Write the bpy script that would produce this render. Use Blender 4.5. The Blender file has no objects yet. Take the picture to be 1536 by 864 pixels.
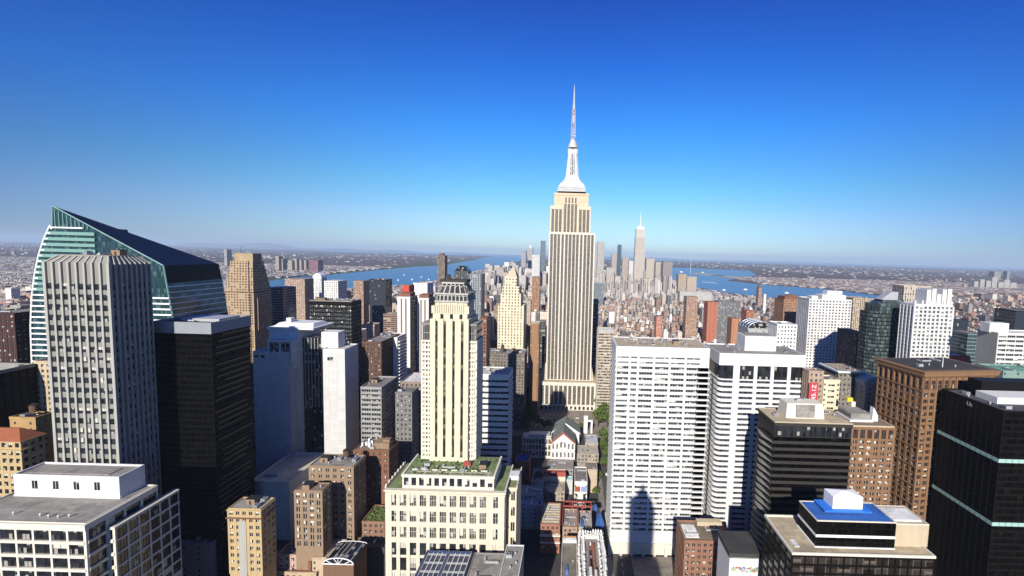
import bpy, math, random
from mathutils import Vector, Matrix
R = math.radians
sc = bpy.context.scene
COL = sc.collection
# ------------------------------------------------------------------ camera, sky, sun, exposure
F, PX, PY, H = 650.0, 860.0, 432.0, 215.0          # focal length and principal point in photo pixels, eye height in metres
PITCH, ROLL = R(4.4), R(1.55)
cp, sp_, cr, sr = math.cos(PITCH), math.sin(PITCH), math.cos(ROLL), math.sin(ROLL)
FWD, UP0, RT0 = Vector((0, cp, -sp_)), Vector((0, sp_, cp)), Vector((1, 0, 0))
RT, UP = RT0*cr + UP0*sr, UP0*cr - RT0*sr
cd = bpy.data.cameras.new('camera'); cam = bpy.data.objects.new('camera', cd); COL.objects.link(cam)
m3 = Matrix((RT, UP, -FWD)).transposed()
cam.matrix_world = Matrix.Translation((0, 0, H)) @ m3.to_4x4()
cd.sensor_width = 36.0; cd.lens = 36.0*F/1536.0; cd.shift_x = -(PX-768.0)/1536.0
cd.clip_start = 0.5; cd.clip_end = 200000.0
sc.camera = cam
SUN_AZ, SUN_EL = R(189.6), R(28.0)                 # azimuth clockwise from +Y (the view), so the sun stands behind and a little to the left
sun_dir = Vector((math.sin(SUN_AZ)*math.cos(SUN_EL), math.cos(SUN_AZ)*math.cos(SUN_EL), math.sin(SUN_EL)))
w = bpy.data.worlds.new('World'); sc.world = w; w.use_nodes = True
nt = w.node_tree; nt.nodes.clear()
sky = nt.nodes.new('ShaderNodeTexSky'); sky.sky_type = 'NISHITA'; sky.sun_disc = False
sky.sun_elevation = SUN_EL; sky.sun_rotation = SUN_AZ; sky.altitude = 200.0
sky.air_density = 1.0; sky.dust_density = 0.15; sky.ozone_density = 4.0
tcw = nt.nodes.new('ShaderNodeTexCoord'); sxw = nt.nodes.new('ShaderNodeSeparateXYZ'); rw = nt.nodes.new('ShaderNodeValToRGB')
nt.links.new(tcw.outputs['Generated'], sxw.inputs[0]); nt.links.new(sxw.outputs[2], rw.inputs[0])
el = rw.color_ramp.elements                        # grading of the clear sky by height above the horizon
SKYG = [(0.0, (.80,1.0,1.24)), (.03, (.84,1.06,1.30)), (.073, (.88,1.10,1.32)), (.143, (.58,1.13,1.32)), (.262, (.27,.99,1.70)), (.386, (.14,.68,1.62)), (.488, (.11,.46,1.42)), (1.0, (.08,.3,.95))]
while len(el) < len(SKYG): el.new(.5)
for e_, (p_, c_) in zip(el, SKYG):
    e_.position = p_; e_.color = c_ + (1,)
mulw = nt.nodes.new('ShaderNodeMix'); mulw.data_type = 'RGBA'; mulw.blend_type = 'MULTIPLY'; mulw.inputs[0].default_value = 1.0
bg = nt.nodes.new('ShaderNodeBackground'); bg.inputs[1].default_value = 0.066
out = nt.nodes.new('ShaderNodeOutputWorld')
nt.links.new(sky.outputs[0], mulw.inputs[6]); nt.links.new(rw.outputs[0], mulw.inputs[7])
sq = nt.nodes.new('ShaderNodeMath'); sq.operation = 'MULTIPLY'; nt.links.new(sxw.outputs[0], sq.inputs[0]); nt.links.new(sxw.outputs[0], sq.inputs[1])
side = nt.nodes.new('ShaderNodeValToRGB'); nt.links.new(sq.outputs[0], side.inputs[0])   # deeper blue away from the point opposite the sun
se = side.color_ramp.elements; se[0].position = .05; se[0].color = (1, 1, 1, 1); se[1].position = .75; se[1].color = (.34, .42, .66, 1)
mul2 = nt.nodes.new('ShaderNodeMix'); mul2.data_type = 'RGBA'; mul2.blend_type = 'MULTIPLY'; mul2.inputs[0].default_value = 1.0
nt.links.new(mulw.outputs[2], mul2.inputs[6]); nt.links.new(side.outputs[0], mul2.inputs[7])
nt.links.new(mul2.outputs[2], bg.inputs[0]); nt.links.new(bg.outputs[0], out.inputs[0])
ld = bpy.data.lights.new('sun', 'SUN'); ld.energy = 5.0; ld.angle = R(0.5); ld.color = (1.0, 0.94, 0.84)
so = bpy.data.objects.new('sun', ld); COL.objects.link(so)
so.rotation_euler = (-sun_dir).to_track_quat('-Z', 'Y').to_euler(); so.location = (0, -100, 600)
vs = sc.view_settings; sc.display_settings.display_device = 'sRGB'
vs.view_transform = 'Standard'; vs.look = 'None'; vs.exposure = 0.6; vs.gamma = 1.0; vs.use_curve_mapping = False
sc.render.engine = 'CYCLES'
cy = sc.cycles
cy.max_bounces = 6; cy.diffuse_bounces = 3; cy.glossy_bounces = 3; cy.transmission_bounces = 4; cy.volume_bounces = 0
cy.use_denoising = True; cy.caustics_reflective = False; cy.caustics_refractive = False
cy.volume_step_rate = 1.0

# ------------------------------------------------------------------ pixel -> place
def ray(px, py):
    dx, dy = px-PX, py-PY
    return RT*dx - UP*dy + FWD*F
def at(px, py, Y):
    d = ray(px, py); t = Y/d.y
    return Vector((d.x*t, Y, H + d.z*t))
def ground(px, py, z=0.0):
    d = ray(px, py); t = (z-H)/d.z
    return Vector((d.x*t, d.y*t, z))
def xs(px, Y, z):
    dep = Y*cp + (H-z)*sp_; yu = Y*sp_ - (H-z)*cp
    yd = -F*yu/dep
    return ((px-PX + yd*sr)/cr)*dep/F
def proj(v):
    d = Vector(v) - Vector((0, 0, H)); dep = d.dot(FWD)
    return PX + F*d.dot(RT)/dep, PY - F*d.dot(UP)/dep, dep

# ------------------------------------------------------------------ mesh building
class MB:
    def __init__(s): s.v = []; s.f = []; s.m = []; s.c = []
    def quad(s, pts, m=0, c=None):
        n = len(s.v); s.v += [tuple(p) for p in pts]; s.f.append(tuple(range(n, n+len(pts)))); s.m.append(m); s.c.append(c)
    def box(s, x0, x1, y0, y1, z0, z1, m=0, c=None, mt=None, ct=None, bottom=True):
        n = len(s.v)
        s.v += [(x0,y0,z0),(x1,y0,z0),(x1,y1,z0),(x0,y1,z0),(x0,y0,z1),(x1,y0,z1),(x1,y1,z1),(x0,y1,z1)]
        fs = [(0,1,5,4),(1,2,6,5),(2,3,7,6),(3,0,4,7)]
        for f in fs: s.f.append(tuple(n+i for i in f)); s.m.append(m); s.c.append(c)
        s.f.append((n+4,n+5,n+6,n+7)); s.m.append(m if mt is None else mt); s.c.append(ct or c)
        if bottom: s.f.append((n+3,n+2,n+1,n)); s.m.append(m); s.c.append(c)
    def frus(s, a, b, z0, z1, m=0):                # a, b = plan extents (x0,x1,y0,y1) at z0 and z1
        n = len(s.v)
        s.v += [(a[0],a[2],z0),(a[1],a[2],z0),(a[1],a[3],z0),(a[0],a[3],z0),(b[0],b[2],z1),(b[1],b[2],z1),(b[1],b[3],z1),(b[0],b[3],z1)]
        for f in [(0,1,5,4),(1,2,6,5),(2,3,7,6),(3,0,4,7),(4,5,6,7),(3,2,1,0)]:
            s.f.append(tuple(n+i for i in f)); s.m.append(m); s.c.append(None)
    def prism(s, poly, z0, z1, m=0):               # poly: list of (x,y), counter-clockwise
        n = len(s.v); k = len(poly)
        s.v += [(x,y,z0) for x,y in poly] + [(x,y,z1) for x,y in poly]
        for i in range(k):
            j = (i+1) % k; s.f.append((n+i,n+j,n+k+j,n+k+i)); s.m.append(m); s.c.append(None)
        s.f.append(tuple(n+k+i for i in range(k))); s.m.append(m); s.c.append(None)
        s.f.append(tuple(n+k-1-i for i in range(k))); s.m.append(m); s.c.append(None)
    def sideprism(s, poly, y0, y1, m=0):           # poly: list of (x,z) seen from the front, counter-clockwise
        n = len(s.v); k = len(poly)
        s.v += [(x,y0,z) for x,z in poly] + [(x,y1,z) for x,z in poly]
        for i in range(k):
            j = (i+1) % k; s.f.append((n+j,n+i,n+k+i,n+k+j)); s.m.append(m); s.c.append(None)
        s.f.append(tuple(n+i for i in range(k))); s.m.append(m); s.c.append(None)
        s.f.append(tuple(n+2*k-1-i for i in range(k))); s.m.append(m); s.c.append(None)
    def cyl(s, cx, cy_, r0, r1, z0, z1, n=12, m=0, ph=0.0):
        b = len(s.v)
        for r, z in ((r0,z0),(r1,z1)):
            s.v += [(cx+r*math.cos(ph+6.28318*i/n), cy_+r*math.sin(ph+6.28318*i/n), z) for i in range(n)]
        for i in range(n):
            j = (i+1) % n; s.f.append((b+i,b+j,b+n+j,b+n+i)); s.m.append(m); s.c.append(None)
        s.f.append(tuple(b+n+i for i in range(n))); s.m.append(m); s.c.append(None)
        s.f.append(tuple(b+n-1-i for i in range(n))); s.m.append(m); s.c.append(None)
    def tube(s, p, q, r, n=5, m=0):
        p, q = Vector(p), Vector(q); d = (q-p).normalized()
        a = d.orthogonal().normalized(); b_ = d.cross(a); n0 = len(s.v)
        for c in (p, q): s.v += [tuple(c + a*r*math.cos(6.28318*i/n) + b_*r*math.sin(6.28318*i/n)) for i in range(n)]
        for i in range(n):
            j = (i+1) % n; s.f.append((n0+i,n0+j,n0+n+j,n0+n+i)); s.m.append(m); s.c.append(None)
    def mesh(s, name, mats):
        me = bpy.data.meshes.new(name); me.from_pydata(s.v, [], s.f)
        if not isinstance(mats, (list, tuple)): mats = [mats]
        for mt in mats: me.materials.append(mt)
        me.polygons.foreach_set('material_index', s.m)
        uv = me.uv_layers.new(name='UVMap'); data = []
        for p in me.polygons:
            nx, ny, nz = p.normal
            for vi in p.vertices:
                x, y, z = me.vertices[vi].co
                if abs(nz) > 0.8: data += (x, y)
                elif abs(ny) >= abs(nx): data += (x, z)
                else: data += (y, z)
        uv.data.foreach_set('uv', data)
        if any(c is not None for c in s.c):
            at_ = me.attributes.new('col', 'FLOAT_COLOR', 'FACE'); cc = []
            for c in s.c: cc += tuple(c or (.5,.5,.5)) + (1.0,)
            at_.data.foreach_set('color', cc)
        me.update(); return me
    def build(s, name, mats, parent=None, loc=(0,0,0), label=None, kind=None):
        o = bpy.data.objects.new(name, s.mesh(name, mats)); COL.objects.link(o)
        o.location = loc
        if parent: o.parent = parent
        if label: o['label'] = label
        if kind: o['kind'] = kind
        return o
def inst(name, me, parent, loc, rz=0.0, scale=None):
    o = bpy.data.objects.new(name, me); COL.objects.link(o); o.location = loc
    if rz: o.rotation_euler = (0,0,rz)
    if scale: o.scale = scale
    if parent: o.parent = parent
    return o
def thing(name, label, cat, loc=(0,0,0), rz=0.0, group=None):
    o = bpy.data.objects.new(name, None); COL.objects.link(o); o.empty_display_size = 1.0
    o.location = loc; o.rotation_euler = (0,0,rz); o['label'] = label; o['category'] = cat
    if group: o['group'] = group
    return o
def tag(o, label, cat, group=None, kind=None):
    if label: o['label'] = label
    if cat: o['category'] = cat
    if group: o['group'] = group
    if kind: o['kind'] = kind
    return o

# ------------------------------------------------------------------ materials
def newmat(name):
    m = bpy.data.materials.new(name); m.use_nodes = True; t = m.node_tree; t.nodes.clear()
    o = t.nodes.new('ShaderNodeOutputMaterial'); b = t.nodes.new('ShaderNodeBsdfPrincipled')
    t.links.new(b.outputs[0], o.inputs[0]); return m, t, b
def nd(t, typ, **kw):
    n = t.nodes.new(typ)
    for k, v in kw.items(): setattr(n, k, v)
    return n
def mth(t, op, a, b=None, c=None):
    n = nd(t, 'ShaderNodeMath', operation=op)
    for i, x in enumerate((a, b, c)):
        if x is None: continue
        if isinstance(x, (int, float)): n.inputs[i].default_value = x
        else: t.links.new(x, n.inputs[i])
    return n.outputs[0]
def mix(t, fac, a, b, blend='MIX'):
    n = nd(t, 'ShaderNodeMix', data_type='RGBA', blend_type=blend)
    for s_, x in ((n.inputs[0], fac), (n.inputs[6], a), (n.inputs[7], b)):
        if isinstance(x, (int, float)): s_.default_value = x
        elif isinstance(x, tuple): s_.default_value = x if len(x) == 4 else x + (1.0,)
        else: t.links.new(x, s_)
    return n.outputs[2]
def noise(t, vec, scale, detail=3.0, rough=0.6):
    n = nd(t, 'ShaderNodeTexNoise'); n.inputs['Scale'].default_value = scale; n.inputs['Detail'].default_value = detail; n.inputs['Roughness'].default_value = rough
    if vec is not None: t.links.new(vec, n.inputs['Vector'])
    return n.outputs[0]
def ramp(t, fac, stops):
    n = nd(t, 'ShaderNodeValToRGB'); e = n.color_ramp.elements
    while len(e) < len(stops): e.new(0.5)
    for i, (p, c) in enumerate(stops): e[i].position = p; e[i].color = c if len(c) == 4 else tuple(c) + (1.0,)
    t.links.new(fac, n.inputs[0]); return n.outputs[0]
KA = 0.74                                          # facade colours scaled down so shaded walls fall darker at the raised exposure
def stone(name, c, rough=0.85, var=0.25, streak=0.25, joints=None, scale=0.15):
    """weathered masonry or concrete: cloudy tone, rain streaks, optional panel joints (w, h, darkness)"""
    c = tuple(v*KA for v in c)
    m, t, b = newmat(name); g = nd(t, 'ShaderNodeTexCoord'); uv = g.outputs['UV']; ob = g.outputs['Object']
    n1 = noise(t, ob, scale, 5.0, 0.65)
    f1 = mth(t, 'MULTIPLY_ADD', n1, var*2, 1.0-var)
    mp = nd(t, 'ShaderNodeMapping'); mp.inputs['Scale'].default_value = (0.9, 0.9, 0.03); t.links.new(ob, mp.inputs[0])
    n2 = noise(t, mp.outputs[0], 1.0, 3.0)
    f2 = mth(t, 'MULTIPLY_ADD', n2, streak*2, 1.0-streak)
    f = mth(t, 'MULTIPLY', f1, f2)
    if joints:
        br = nd(t, 'ShaderNodeTexBrick'); t.links.new(uv, br.inputs[0]); br.inputs['Scale'].default_value = 1.0
        br.inputs['Brick Width'].default_value = joints[0]; br.inputs['Row Height'].default_value = joints[1]; br.inputs['Mortar Size'].default_value = 0.06
        br.inputs['Color1'].default_value = (1,1,1,1); br.inputs['Color2'].default_value = (.88,.88,.88,1); k = 1-joints[2]; br.inputs['Mortar'].default_value = (k,k,k,1)
        br.offset = 0.0 if len(joints) > 3 else 0.5
        cmul = mix(t, 1.0, c + (1,), br.outputs[0], 'MULTIPLY')
    else: cmul = None
    cc = nd(t, 'ShaderNodeCombineColor')
    for i in range(3): t.links.new(f, cc.inputs[i])
    t.links.new(mix(t, 1.0, cmul if cmul is not None else c + (1,), cc.outputs[0], 'MULTIPLY'), b.inputs['Base Color'])
    b.inputs['Roughness'].default_value = rough; b.inputs['Specular IOR Level'].default_value = 0.3
    return m
def plain(name, c, rough=0.6, metal=0.0, spec=0.4, var=0.1):
    m, t, b = newmat(name); g = nd(t, 'ShaderNodeTexCoord')
    n1 = noise(t, g.outputs['Object'], 0.6, 4.0)
    f = mth(t, 'MULTIPLY_ADD', n1, var*2, 1.0-var); cc = nd(t, 'ShaderNodeCombineColor')
    for i in range(3): t.links.new(f, cc.inputs[i])
    t.links.new(mix(t, 1.0, c + (1,), cc.outputs[0], 'MULTIPLY'), b.inputs['Base Color'])
    b.inputs['Roughness'].default_value = rough; b.inputs['Metallic'].default_value = metal; b.inputs['Specular IOR Level'].default_value = spec
    return m
def glass(name, c, rough=0.12, spec=0.6, cell=(1.5, 3.6), var=0.6, bright=(0.3,0.28,0.24), frac=0.12, mull=None):
    """window glass with rooms and blinds behind it differing from cell to cell; mull = (width share, colour) draws mullions"""
    m, t, b = newmat(name); g = nd(t, 'ShaderNodeTexCoord'); oi = nd(t, 'ShaderNodeObjectInfo')
    sx = nd(t, 'ShaderNodeSeparateXYZ'); t.links.new(g.outputs['UV'], sx.inputs[0])
    u = mth(t, 'DIVIDE', sx.outputs[0], cell[0]); v = mth(t, 'DIVIDE', sx.outputs[1], cell[1])
    cv = nd(t, 'ShaderNodeCombineXYZ'); t.links.new(mth(t, 'FLOOR', u), cv.inputs[0]); t.links.new(mth(t, 'FLOOR', v), cv.inputs[1])
    t.links.new(mth(t, 'MULTIPLY', oi.outputs['Random'], 91.7), cv.inputs[2])
    wn = nd(t, 'ShaderNodeTexWhiteNoise', noise_dimensions='3D'); t.links.new(cv.outputs[0], wn.inputs[0])
    r = wn.outputs['Value']
    lo = mth(t, 'MULTIPLY_ADD', r, var*2, 1.0-var); cc = nd(t, 'ShaderNodeCombineColor')
    for i in range(3): t.links.new(lo, cc.inputs[i])
    base = mix(t, 1.0, c + (1,), cc.outputs[0], 'MULTIPLY')
    isb = mth(t, 'GREATER_THAN', r, 1.0-frac)
    fb = mth(t, 'MULTIPLY', isb, mth(t, 'GREATER_THAN', mth(t, 'FRACT', v), 0.35))
    col = mix(t, fb, base, bright + (1,))
    if mull:
        mk = mth(t, 'LESS_THAN', mth(t, 'FRACT', u), mull[0]); col = mix(t, mk, col, mull[1] + (1,))
    t.links.new(col, b.inputs['Base Color'])
    b.inputs['Roughness'].default_value = rough; b.inputs['Specular IOR Level'].default_value = spec
    return m
def facade(name, cu, cv_, wu, wv, glassc=(.03,.033,.04), rough=.85, blind=.2):
    """walls of the ordinary city blocks: wall tone from the face colour, windows laid out in metres"""
    m, t, b = newmat(name); g = nd(t, 'ShaderNodeTexCoord'); a = nd(t, 'ShaderNodeAttribute', attribute_name='col'); oi = nd(t, 'ShaderNodeObjectInfo')
    sx = nd(t, 'ShaderNodeSeparateXYZ'); t.links.new(g.outputs['UV'], sx.inputs[0])
    u = mth(t, 'DIVIDE', sx.outputs[0], cu); v = mth(t, 'DIVIDE', sx.outputs[1], cv_)
    fu, fv = mth(t, 'FRACT', u), mth(t, 'FRACT', v)
    mu = mth(t, 'LESS_THAN', mth(t, 'ABSOLUTE', mth(t, 'SUBTRACT', fu, .5)), wu/2)
    mv = mth(t, 'LESS_THAN', mth(t, 'ABSOLUTE', mth(t, 'SUBTRACT', fv, .5)), wv/2)
    k = mth(t, 'MULTIPLY', mu, mv)
    c3 = nd(t, 'ShaderNodeCombineXYZ'); t.links.new(mth(t, 'FLOOR', u), c3.inputs[0]); t.links.new(mth(t, 'FLOOR', v), c3.inputs[1]); t.links.new(mth(t, 'MULTIPLY', oi.outputs['Random'], 77.0), c3.inputs[2])
    wn = nd(t, 'ShaderNodeTexWhiteNoise', noise_dimensions='3D'); t.links.new(c3.outputs[0], wn.inputs[0])
    n1 = noise(t, g.outputs['Object'], .12, 4.0); f = mth(t, 'MULTIPLY_ADD', n1, .5, .75); cc = nd(t, 'ShaderNodeCombineColor')
    for i in range(3): t.links.new(f, cc.inputs[i])
    wall = mix(t, 1.0, a.outputs['Color'], cc.outputs[0], 'MULTIPLY')
    gl = mix(t, mth(t, 'GREATER_THAN', wn.outputs['Value'], 1-blind), glassc + (1,), (.3,.28,.24,1))
    t.links.new(mix(t, k, wall, gl), b.inputs['Base Color'])
    t.links.new(mth(t, 'MULTIPLY_ADD', k, -.65, rough), b.inputs['Roughness'])
    b.inputs['Specular IOR Level'].default_value = .35
    return m
def roofmat(name, c=None, scale=.25):
    m, t, b = newmat(name); g = nd(t, 'ShaderNodeTexCoord')
    if c is None:
        a = nd(t, 'ShaderNodeAttribute', attribute_name='col'); src = a.outputs['Color']
    else: src = c + (1,)
    n1 = noise(t, g.outputs['Object'], scale, 6.0, .7); n2 = noise(t, g.outputs['Object'], scale*.2, 2.0)
    f = mth(t, 'ADD', mth(t, 'MULTIPLY_ADD', n1, .9, .3), mth(t, 'MULTIPLY_ADD', n2, .6, -.05))
    if scale >= .2:                                # membrane seams and dried puddles
        br = nd(t, 'ShaderNodeTexBrick'); t.links.new(g.outputs['UV'], br.inputs[0]); br.inputs['Scale'].default_value = 1.0; br.inputs['Brick Width'].default_value = 9.0; br.inputs['Row Height'].default_value = 2.6
        br.inputs['Mortar Size'].default_value = .05; br.inputs['Color1'].default_value = (1,1,1,1); br.inputs['Color2'].default_value = (.84,.84,.84,1); br.inputs['Mortar'].default_value = (.6,.6,.6,1)
        sb = nd(t, 'ShaderNodeSeparateColor'); t.links.new(br.outputs[0], sb.inputs[0]); f = mth(t, 'MULTIPLY', f, sb.outputs[0])
        n3 = noise(t, g.outputs['Object'], .11, 3.0, .5); f = mth(t, 'MULTIPLY', f, mth(t, 'MULTIPLY_ADD', mth(t, 'GREATER_THAN', n3, .6), -.22, 1.0))
    cc = nd(t, 'ShaderNodeCombineColor')
    for i in range(3): t.links.new(f, cc.inputs[i])
    t.links.new(mix(t, 1.0, src, cc.outputs[0], 'MULTIPLY'), b.inputs['Base Color'])
    b.inputs['Roughness'].default_value = .92; b.inputs['Specular IOR Level'].default_value = .2
    return m
M = {}
# ------------------------------------------------------------------ ground, water, hills, haze
def ground_mat():
    m, t, b = newmat('city_ground'); g = nd(t, 'ShaderNodeTexCoord'); p = g.outputs['Object']
    n1 = noise(t, p, .0011, 6.0, .7); n2 = noise(t, p, .012, 4.0, .7)
    base = ramp(t, n1, [(.30, (.06,.042,.040)), (.48, (.12,.080,.068)), (.6, (.075,.058,.048)), (.74, (.17,.125,.105))])
    vo = nd(t, 'ShaderNodeTexVoronoi'); vo.inputs['Scale'].default_value = .045; t.links.new(p, vo.inputs['Vector'])
    sx = nd(t, 'ShaderNodeSeparateColor'); t.links.new(vo.outputs['Color'], sx.inputs[0])
    n3 = noise(t, p, .0006, 3.0, .6)
    thr = mth(t, 'MULTIPLY_ADD', n3, -.9, 1.42)
    spk = mth(t, 'MULTIPLY', mth(t, 'GREATER_THAN', sx.outputs[0], thr), mth(t, 'LESS_THAN', vo.outputs['Distance'], .55))
    c1 = mix(t, spk, base, (.42,.37,.34,1))
    c1 = mix(t, mth(t, 'MULTIPLY', n2, .5), c1, (.03,.03,.035,1))
    # asphalt close to the camera
    ln = nd(t, 'ShaderNodeVectorMath', operation='LENGTH'); t.links.new(p, ln.inputs[0])
    near = mth(t, 'LESS_THAN', ln.outputs['Value'], 900.0)
    asph = ramp(t, noise(t, p, .25, 5.0, .7), [(.3, (.04,.04,.042)), (.7, (.075,.073,.07))])
    t.links.new(mix(t, near, c1, asph), b.inputs['Base Color']); b.inputs['Roughness'].default_value = .95; b.inputs['Specular IOR Level'].default_value = .1
    return m
g_ = MB(); g_.quad([(-70000,-4000,0),(70000,-4000,0),(70000,52000,0),(-70000,52000,0)])
g_.build('ground', ground_mat(), kind='structure')

m, t, b = newmat('water'); tc = nd(t, 'ShaderNodeTexCoord')
t.links.new(ramp(t, noise(t, tc.outputs['Object'], .0035, 7.0, .7), [(.3, (.012,.065,.165)), (.52, (.022,.09,.21)), (.72, (.05,.13,.25))]), b.inputs['Base Color'])
b.inputs['Roughness'].default_value = .28; b.inputs['Specular IOR Level'].default_value = .35
bp = nd(t, 'ShaderNodeBump'); bp.inputs['Strength'].default_value = .35; bp.inputs['Distance'].default_value = 1.0
t.links.new(noise(t, tc.outputs['Object'], .06, 4.0), bp.inputs['Height']); t.links.new(bp.outputs[0], b.inputs['Normal'])
M['water'] = m
def sheet(name, pts, z, mat):
    s = MB(); s.quad([ground(x, y, z) for x, y in pts]); return s
def flat(name, pts, z, mat, label=None):
    """a polygon of ground seen at these places of the photograph, laid on the plain"""
    q = [ground(x, y, z) for x, y in pts]
    a = sum(q[i].x*q[(i+1)%len(q)].y - q[(i+1)%len(q)].x*q[i].y for i in range(len(q)))
    if a < 0: q.reverse()
    s = MB(); s.quad(q); return s.build(name, mat, kind='structure')
flat('river', [(398,422),(440,416),(489,413),(557,406),(617,400.5),(666,398),(702,391),(726,386.5),(752,383.5),(792,382),(800,386),(770,394),(730,403),(690,412),(640,424),(560,431),(470,436),(400,436)], .3, M['water'])
flat('bay', [(955,398),(1000,401),(1040,402),(1090,404.5),(1124,406),(1136,413),(1112,416),(1090,421),(1110,423),(1136,426),(1180,429.5),(1240,434),(1300,440),(1324,444.5),(1322,449),(1290,450),(1240,450),(1180,449),(1150,447),(1088,439),(1047,431),(1000,424),(955,412)], .3, M['water'])
s_ = MB(); s_.quad([(-14000,25000,.4),(70000,25000,.4),(70000,51900,.4),(-30000,51900,.4)]); s_.build('sea', M['water'], kind='structure')
M['shore'] = roofmat('sandy_shore', (.34,.29,.23), .02)
flat('shore_strip', [(1062,412.2),(1100,414.5),(1150,419),(1220,426.5),(1290,435.5),(1320,442),(1290,438.5),(1235,431.5),(1165,424),(1110,420),(1104,418),(1080,415)], .6, M['shore'])
flat('shore_spit', [(1034,409),(1046,409),(1072,411.8),(1090,414.8),(1068,413.6),(1042,411)], .6, M['shore'])
M['meadow'] = roofmat('park_grass', (.055,.075,.022), .02)
flat('river_bank', [(402,418),(470,411),(540,404.5),(617,398),(702,389),(712,387.5),(717,389),(666,397.2),(617,400.2),(557,405.7),(489,412.6),(440,415.8),(404,421)], .5, M['meadow'])

m, t, b = newmat('hill_woods'); b.inputs['Base Color'].default_value = (.05,.05,.05,1); b.inputs['Roughness'].default_value = 1
hl = MB(); rng = random.Random(3)
for (x0, x1, hmax, Y) in ((-48000,-20000,620,46000),(-34000,-9000,260,50000),(-8000,26000,150,51000),(12000,60000,110,50000)):
    n = 60; top = []
    for i in range(n+1):
        f = i/n; e = math.sin(math.pi*f)**.7
        top.append((x0+(x1-x0)*f, e*hmax*(.55+.25*math.sin(f*9+x0)+.2*math.sin(f*23+1.3))))
    for i in range(n):
        (a, za), (c, zc) = top[i], top[i+1]
        hl.quad([(a,Y-1500,-1),(c,Y-1500,-1),(c,Y,max(zc,1)),(a,Y,max(za,1))])
        hl.quad([(a,Y,max(za,1)),(c,Y,max(zc,1)),(c,Y+900,-1),(a,Y+900,-1)])
hl.build('hills', m, kind='structure')

hz = MB(); hz.box(-72000,72000,-4200,52500,-1,640)
m = bpy.data.materials.new('haze_air'); m.use_nodes = True; t = m.node_tree; t.nodes.clear()
o = nd(t, 'ShaderNodeOutputMaterial'); v = nd(t, 'ShaderNodeVolumePrincipled'); t.links.new(v.outputs[0], o.inputs['Volume'])
v.inputs['Color'].default_value = (.62,.79,1,1); v.inputs['Density'].default_value = 3.2e-5; v.inputs['Anisotropy'].default_value = 0.0
try: m.cycles.homogeneous_volume = True
except Exception: pass
hz.build('haze', m, kind='stuff', label=None)
# ------------------------------------------------------------------ building kit
class Spec: pass
PLACED = []                                        # footprints of hand-placed buildings: x0,x1,y0,y1, then what of it shows: px0,px1, lowest pixel row that shows
def S(pl, pr, py, Y, dep, vis=None, anchor='l', rot=0.0, z=None):
    """box seen with its front-left top corner at (pl,py) and front-right edge at pr, front face Y metres away"""
    s = Spec(); s.Y, s.dep, s.rot = Y, dep, rot
    s.h = at(pl if anchor == 'l' else pr, py, Y).z if z is None else z
    x0, x1 = xs(pl, Y, s.h), xs(pr, Y, s.h); s.w = x1-x0; s.cx = (x0+x1)/2; s.x0, s.x1 = x0, x1
    s.plan = (-s.w/2, s.w/2, 0.0, dep)
    PLACED.append((min(x0,x1)-2, max(x0,x1)+2, Y-2, Y+dep+2, pl, pr, vis)); return s
def lx(s, px, z, Y=None): return xs(px, s.Y if Y is None else Y, z) - s.cx
def zz(px, py, Y): return at(px, py, Y).z
def bld(name, label, s, cat='building', group=None):
    t = thing(name, label, cat, (s.cx, s.Y, 0), s.rot, group); t['_px'] = 0; del t['_px']; return t
def sides(kinds): return kinds
def obox(mb, plan, kind, u0, u1, n0, n1, z0, z1, m=0):
    x0, x1, y0, y1 = plan
    if kind == 'F': mb.box(x0+u0, x0+u1, y0-n1, y0-n0, z0, z1, m)
    elif kind == 'L': mb.box(x0-n1, x0-n0, y0+u0, y0+u1, z0, z1, m)
    elif kind == 'R': mb.box(x1+n0, x1+n1, y0+u0, y0+u1, z0, z1, m)
    elif kind == 'B': mb.box(x0+u0, x0+u1, y1+n0, y1+n1, z0, z1, m)
def flen(plan, kind): return plan[1]-plan[0] if kind in 'FB' else plan[3]-plan[2]
def fpos(plan, kind, u, n, z):
    x0, x1, y0, y1 = plan
    return {'F': ((x0+u, y0-n, z), 0.0), 'L': ((x0-n, y0+u, z), -math.pi/2), 'R': ((x1+n, y0+u, z), math.pi/2), 'B': ((x0+u, y1+n, z), math.pi)}[kind]
def lattice(mb, plan, kinds, z0, z1, nb, nf, pw, sh, pd=.5, sd=.3, m=0, ms=None, fl0=None):
    for k in kinds:
        L = flen(plan, k); n = max(1, round(nb*L/flen(plan, 'F')))
        for i in range(n+1):
            u = L*i/n; a, b = u-pw/2, u+pw/2
            if i == 0: a = -pd if k == 'F' else 0
            if i == n: b = L+pd if k == 'F' else L
            obox(mb, plan, k, a, b, 0, pd, z0, z1, m)
        for j in range(nf+1):
            z = z0+(z1-z0)*j/nf
            obox(mb, plan, k, 0, L, 0, sd, z, min(z+sh, z1-.01) if j < nf else z+.02, m if ms is None else ms)
def window_meshes(name, ww, wh, glassm, framem, panes=2, blindm=None, rows=1):
    res = []
    for v in range(3):
        mb = MB(); mb.box(-ww/2, ww/2, -.05, .04, -wh/2, wh/2, 0)
        if v == 1 and blindm: mb.box(-ww/2+.06, ww/2-.06, -.07, -.04, wh*.02, wh/2-.05, 2)
        if v == 2 and blindm: mb.box(-ww/2+.06, 0, -.07, -.04, -wh*.25, wh/2-.05, 2)
        fr = min(.16, ww*.07)
        for i in range(1, panes): u = -ww/2+ww*i/panes; mb.box(u-fr/2, u+fr/2, -.13, -.03, -wh/2, wh/2, 1)
        for i in range(1, rows+1) if rows > 1 else []:
            z = -wh/2+wh*i/rows; mb.box(-ww/2, ww/2, -.11, -.035, z-fr/2, z+fr/2, 1)
        res.append(mb)
    return res
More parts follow.
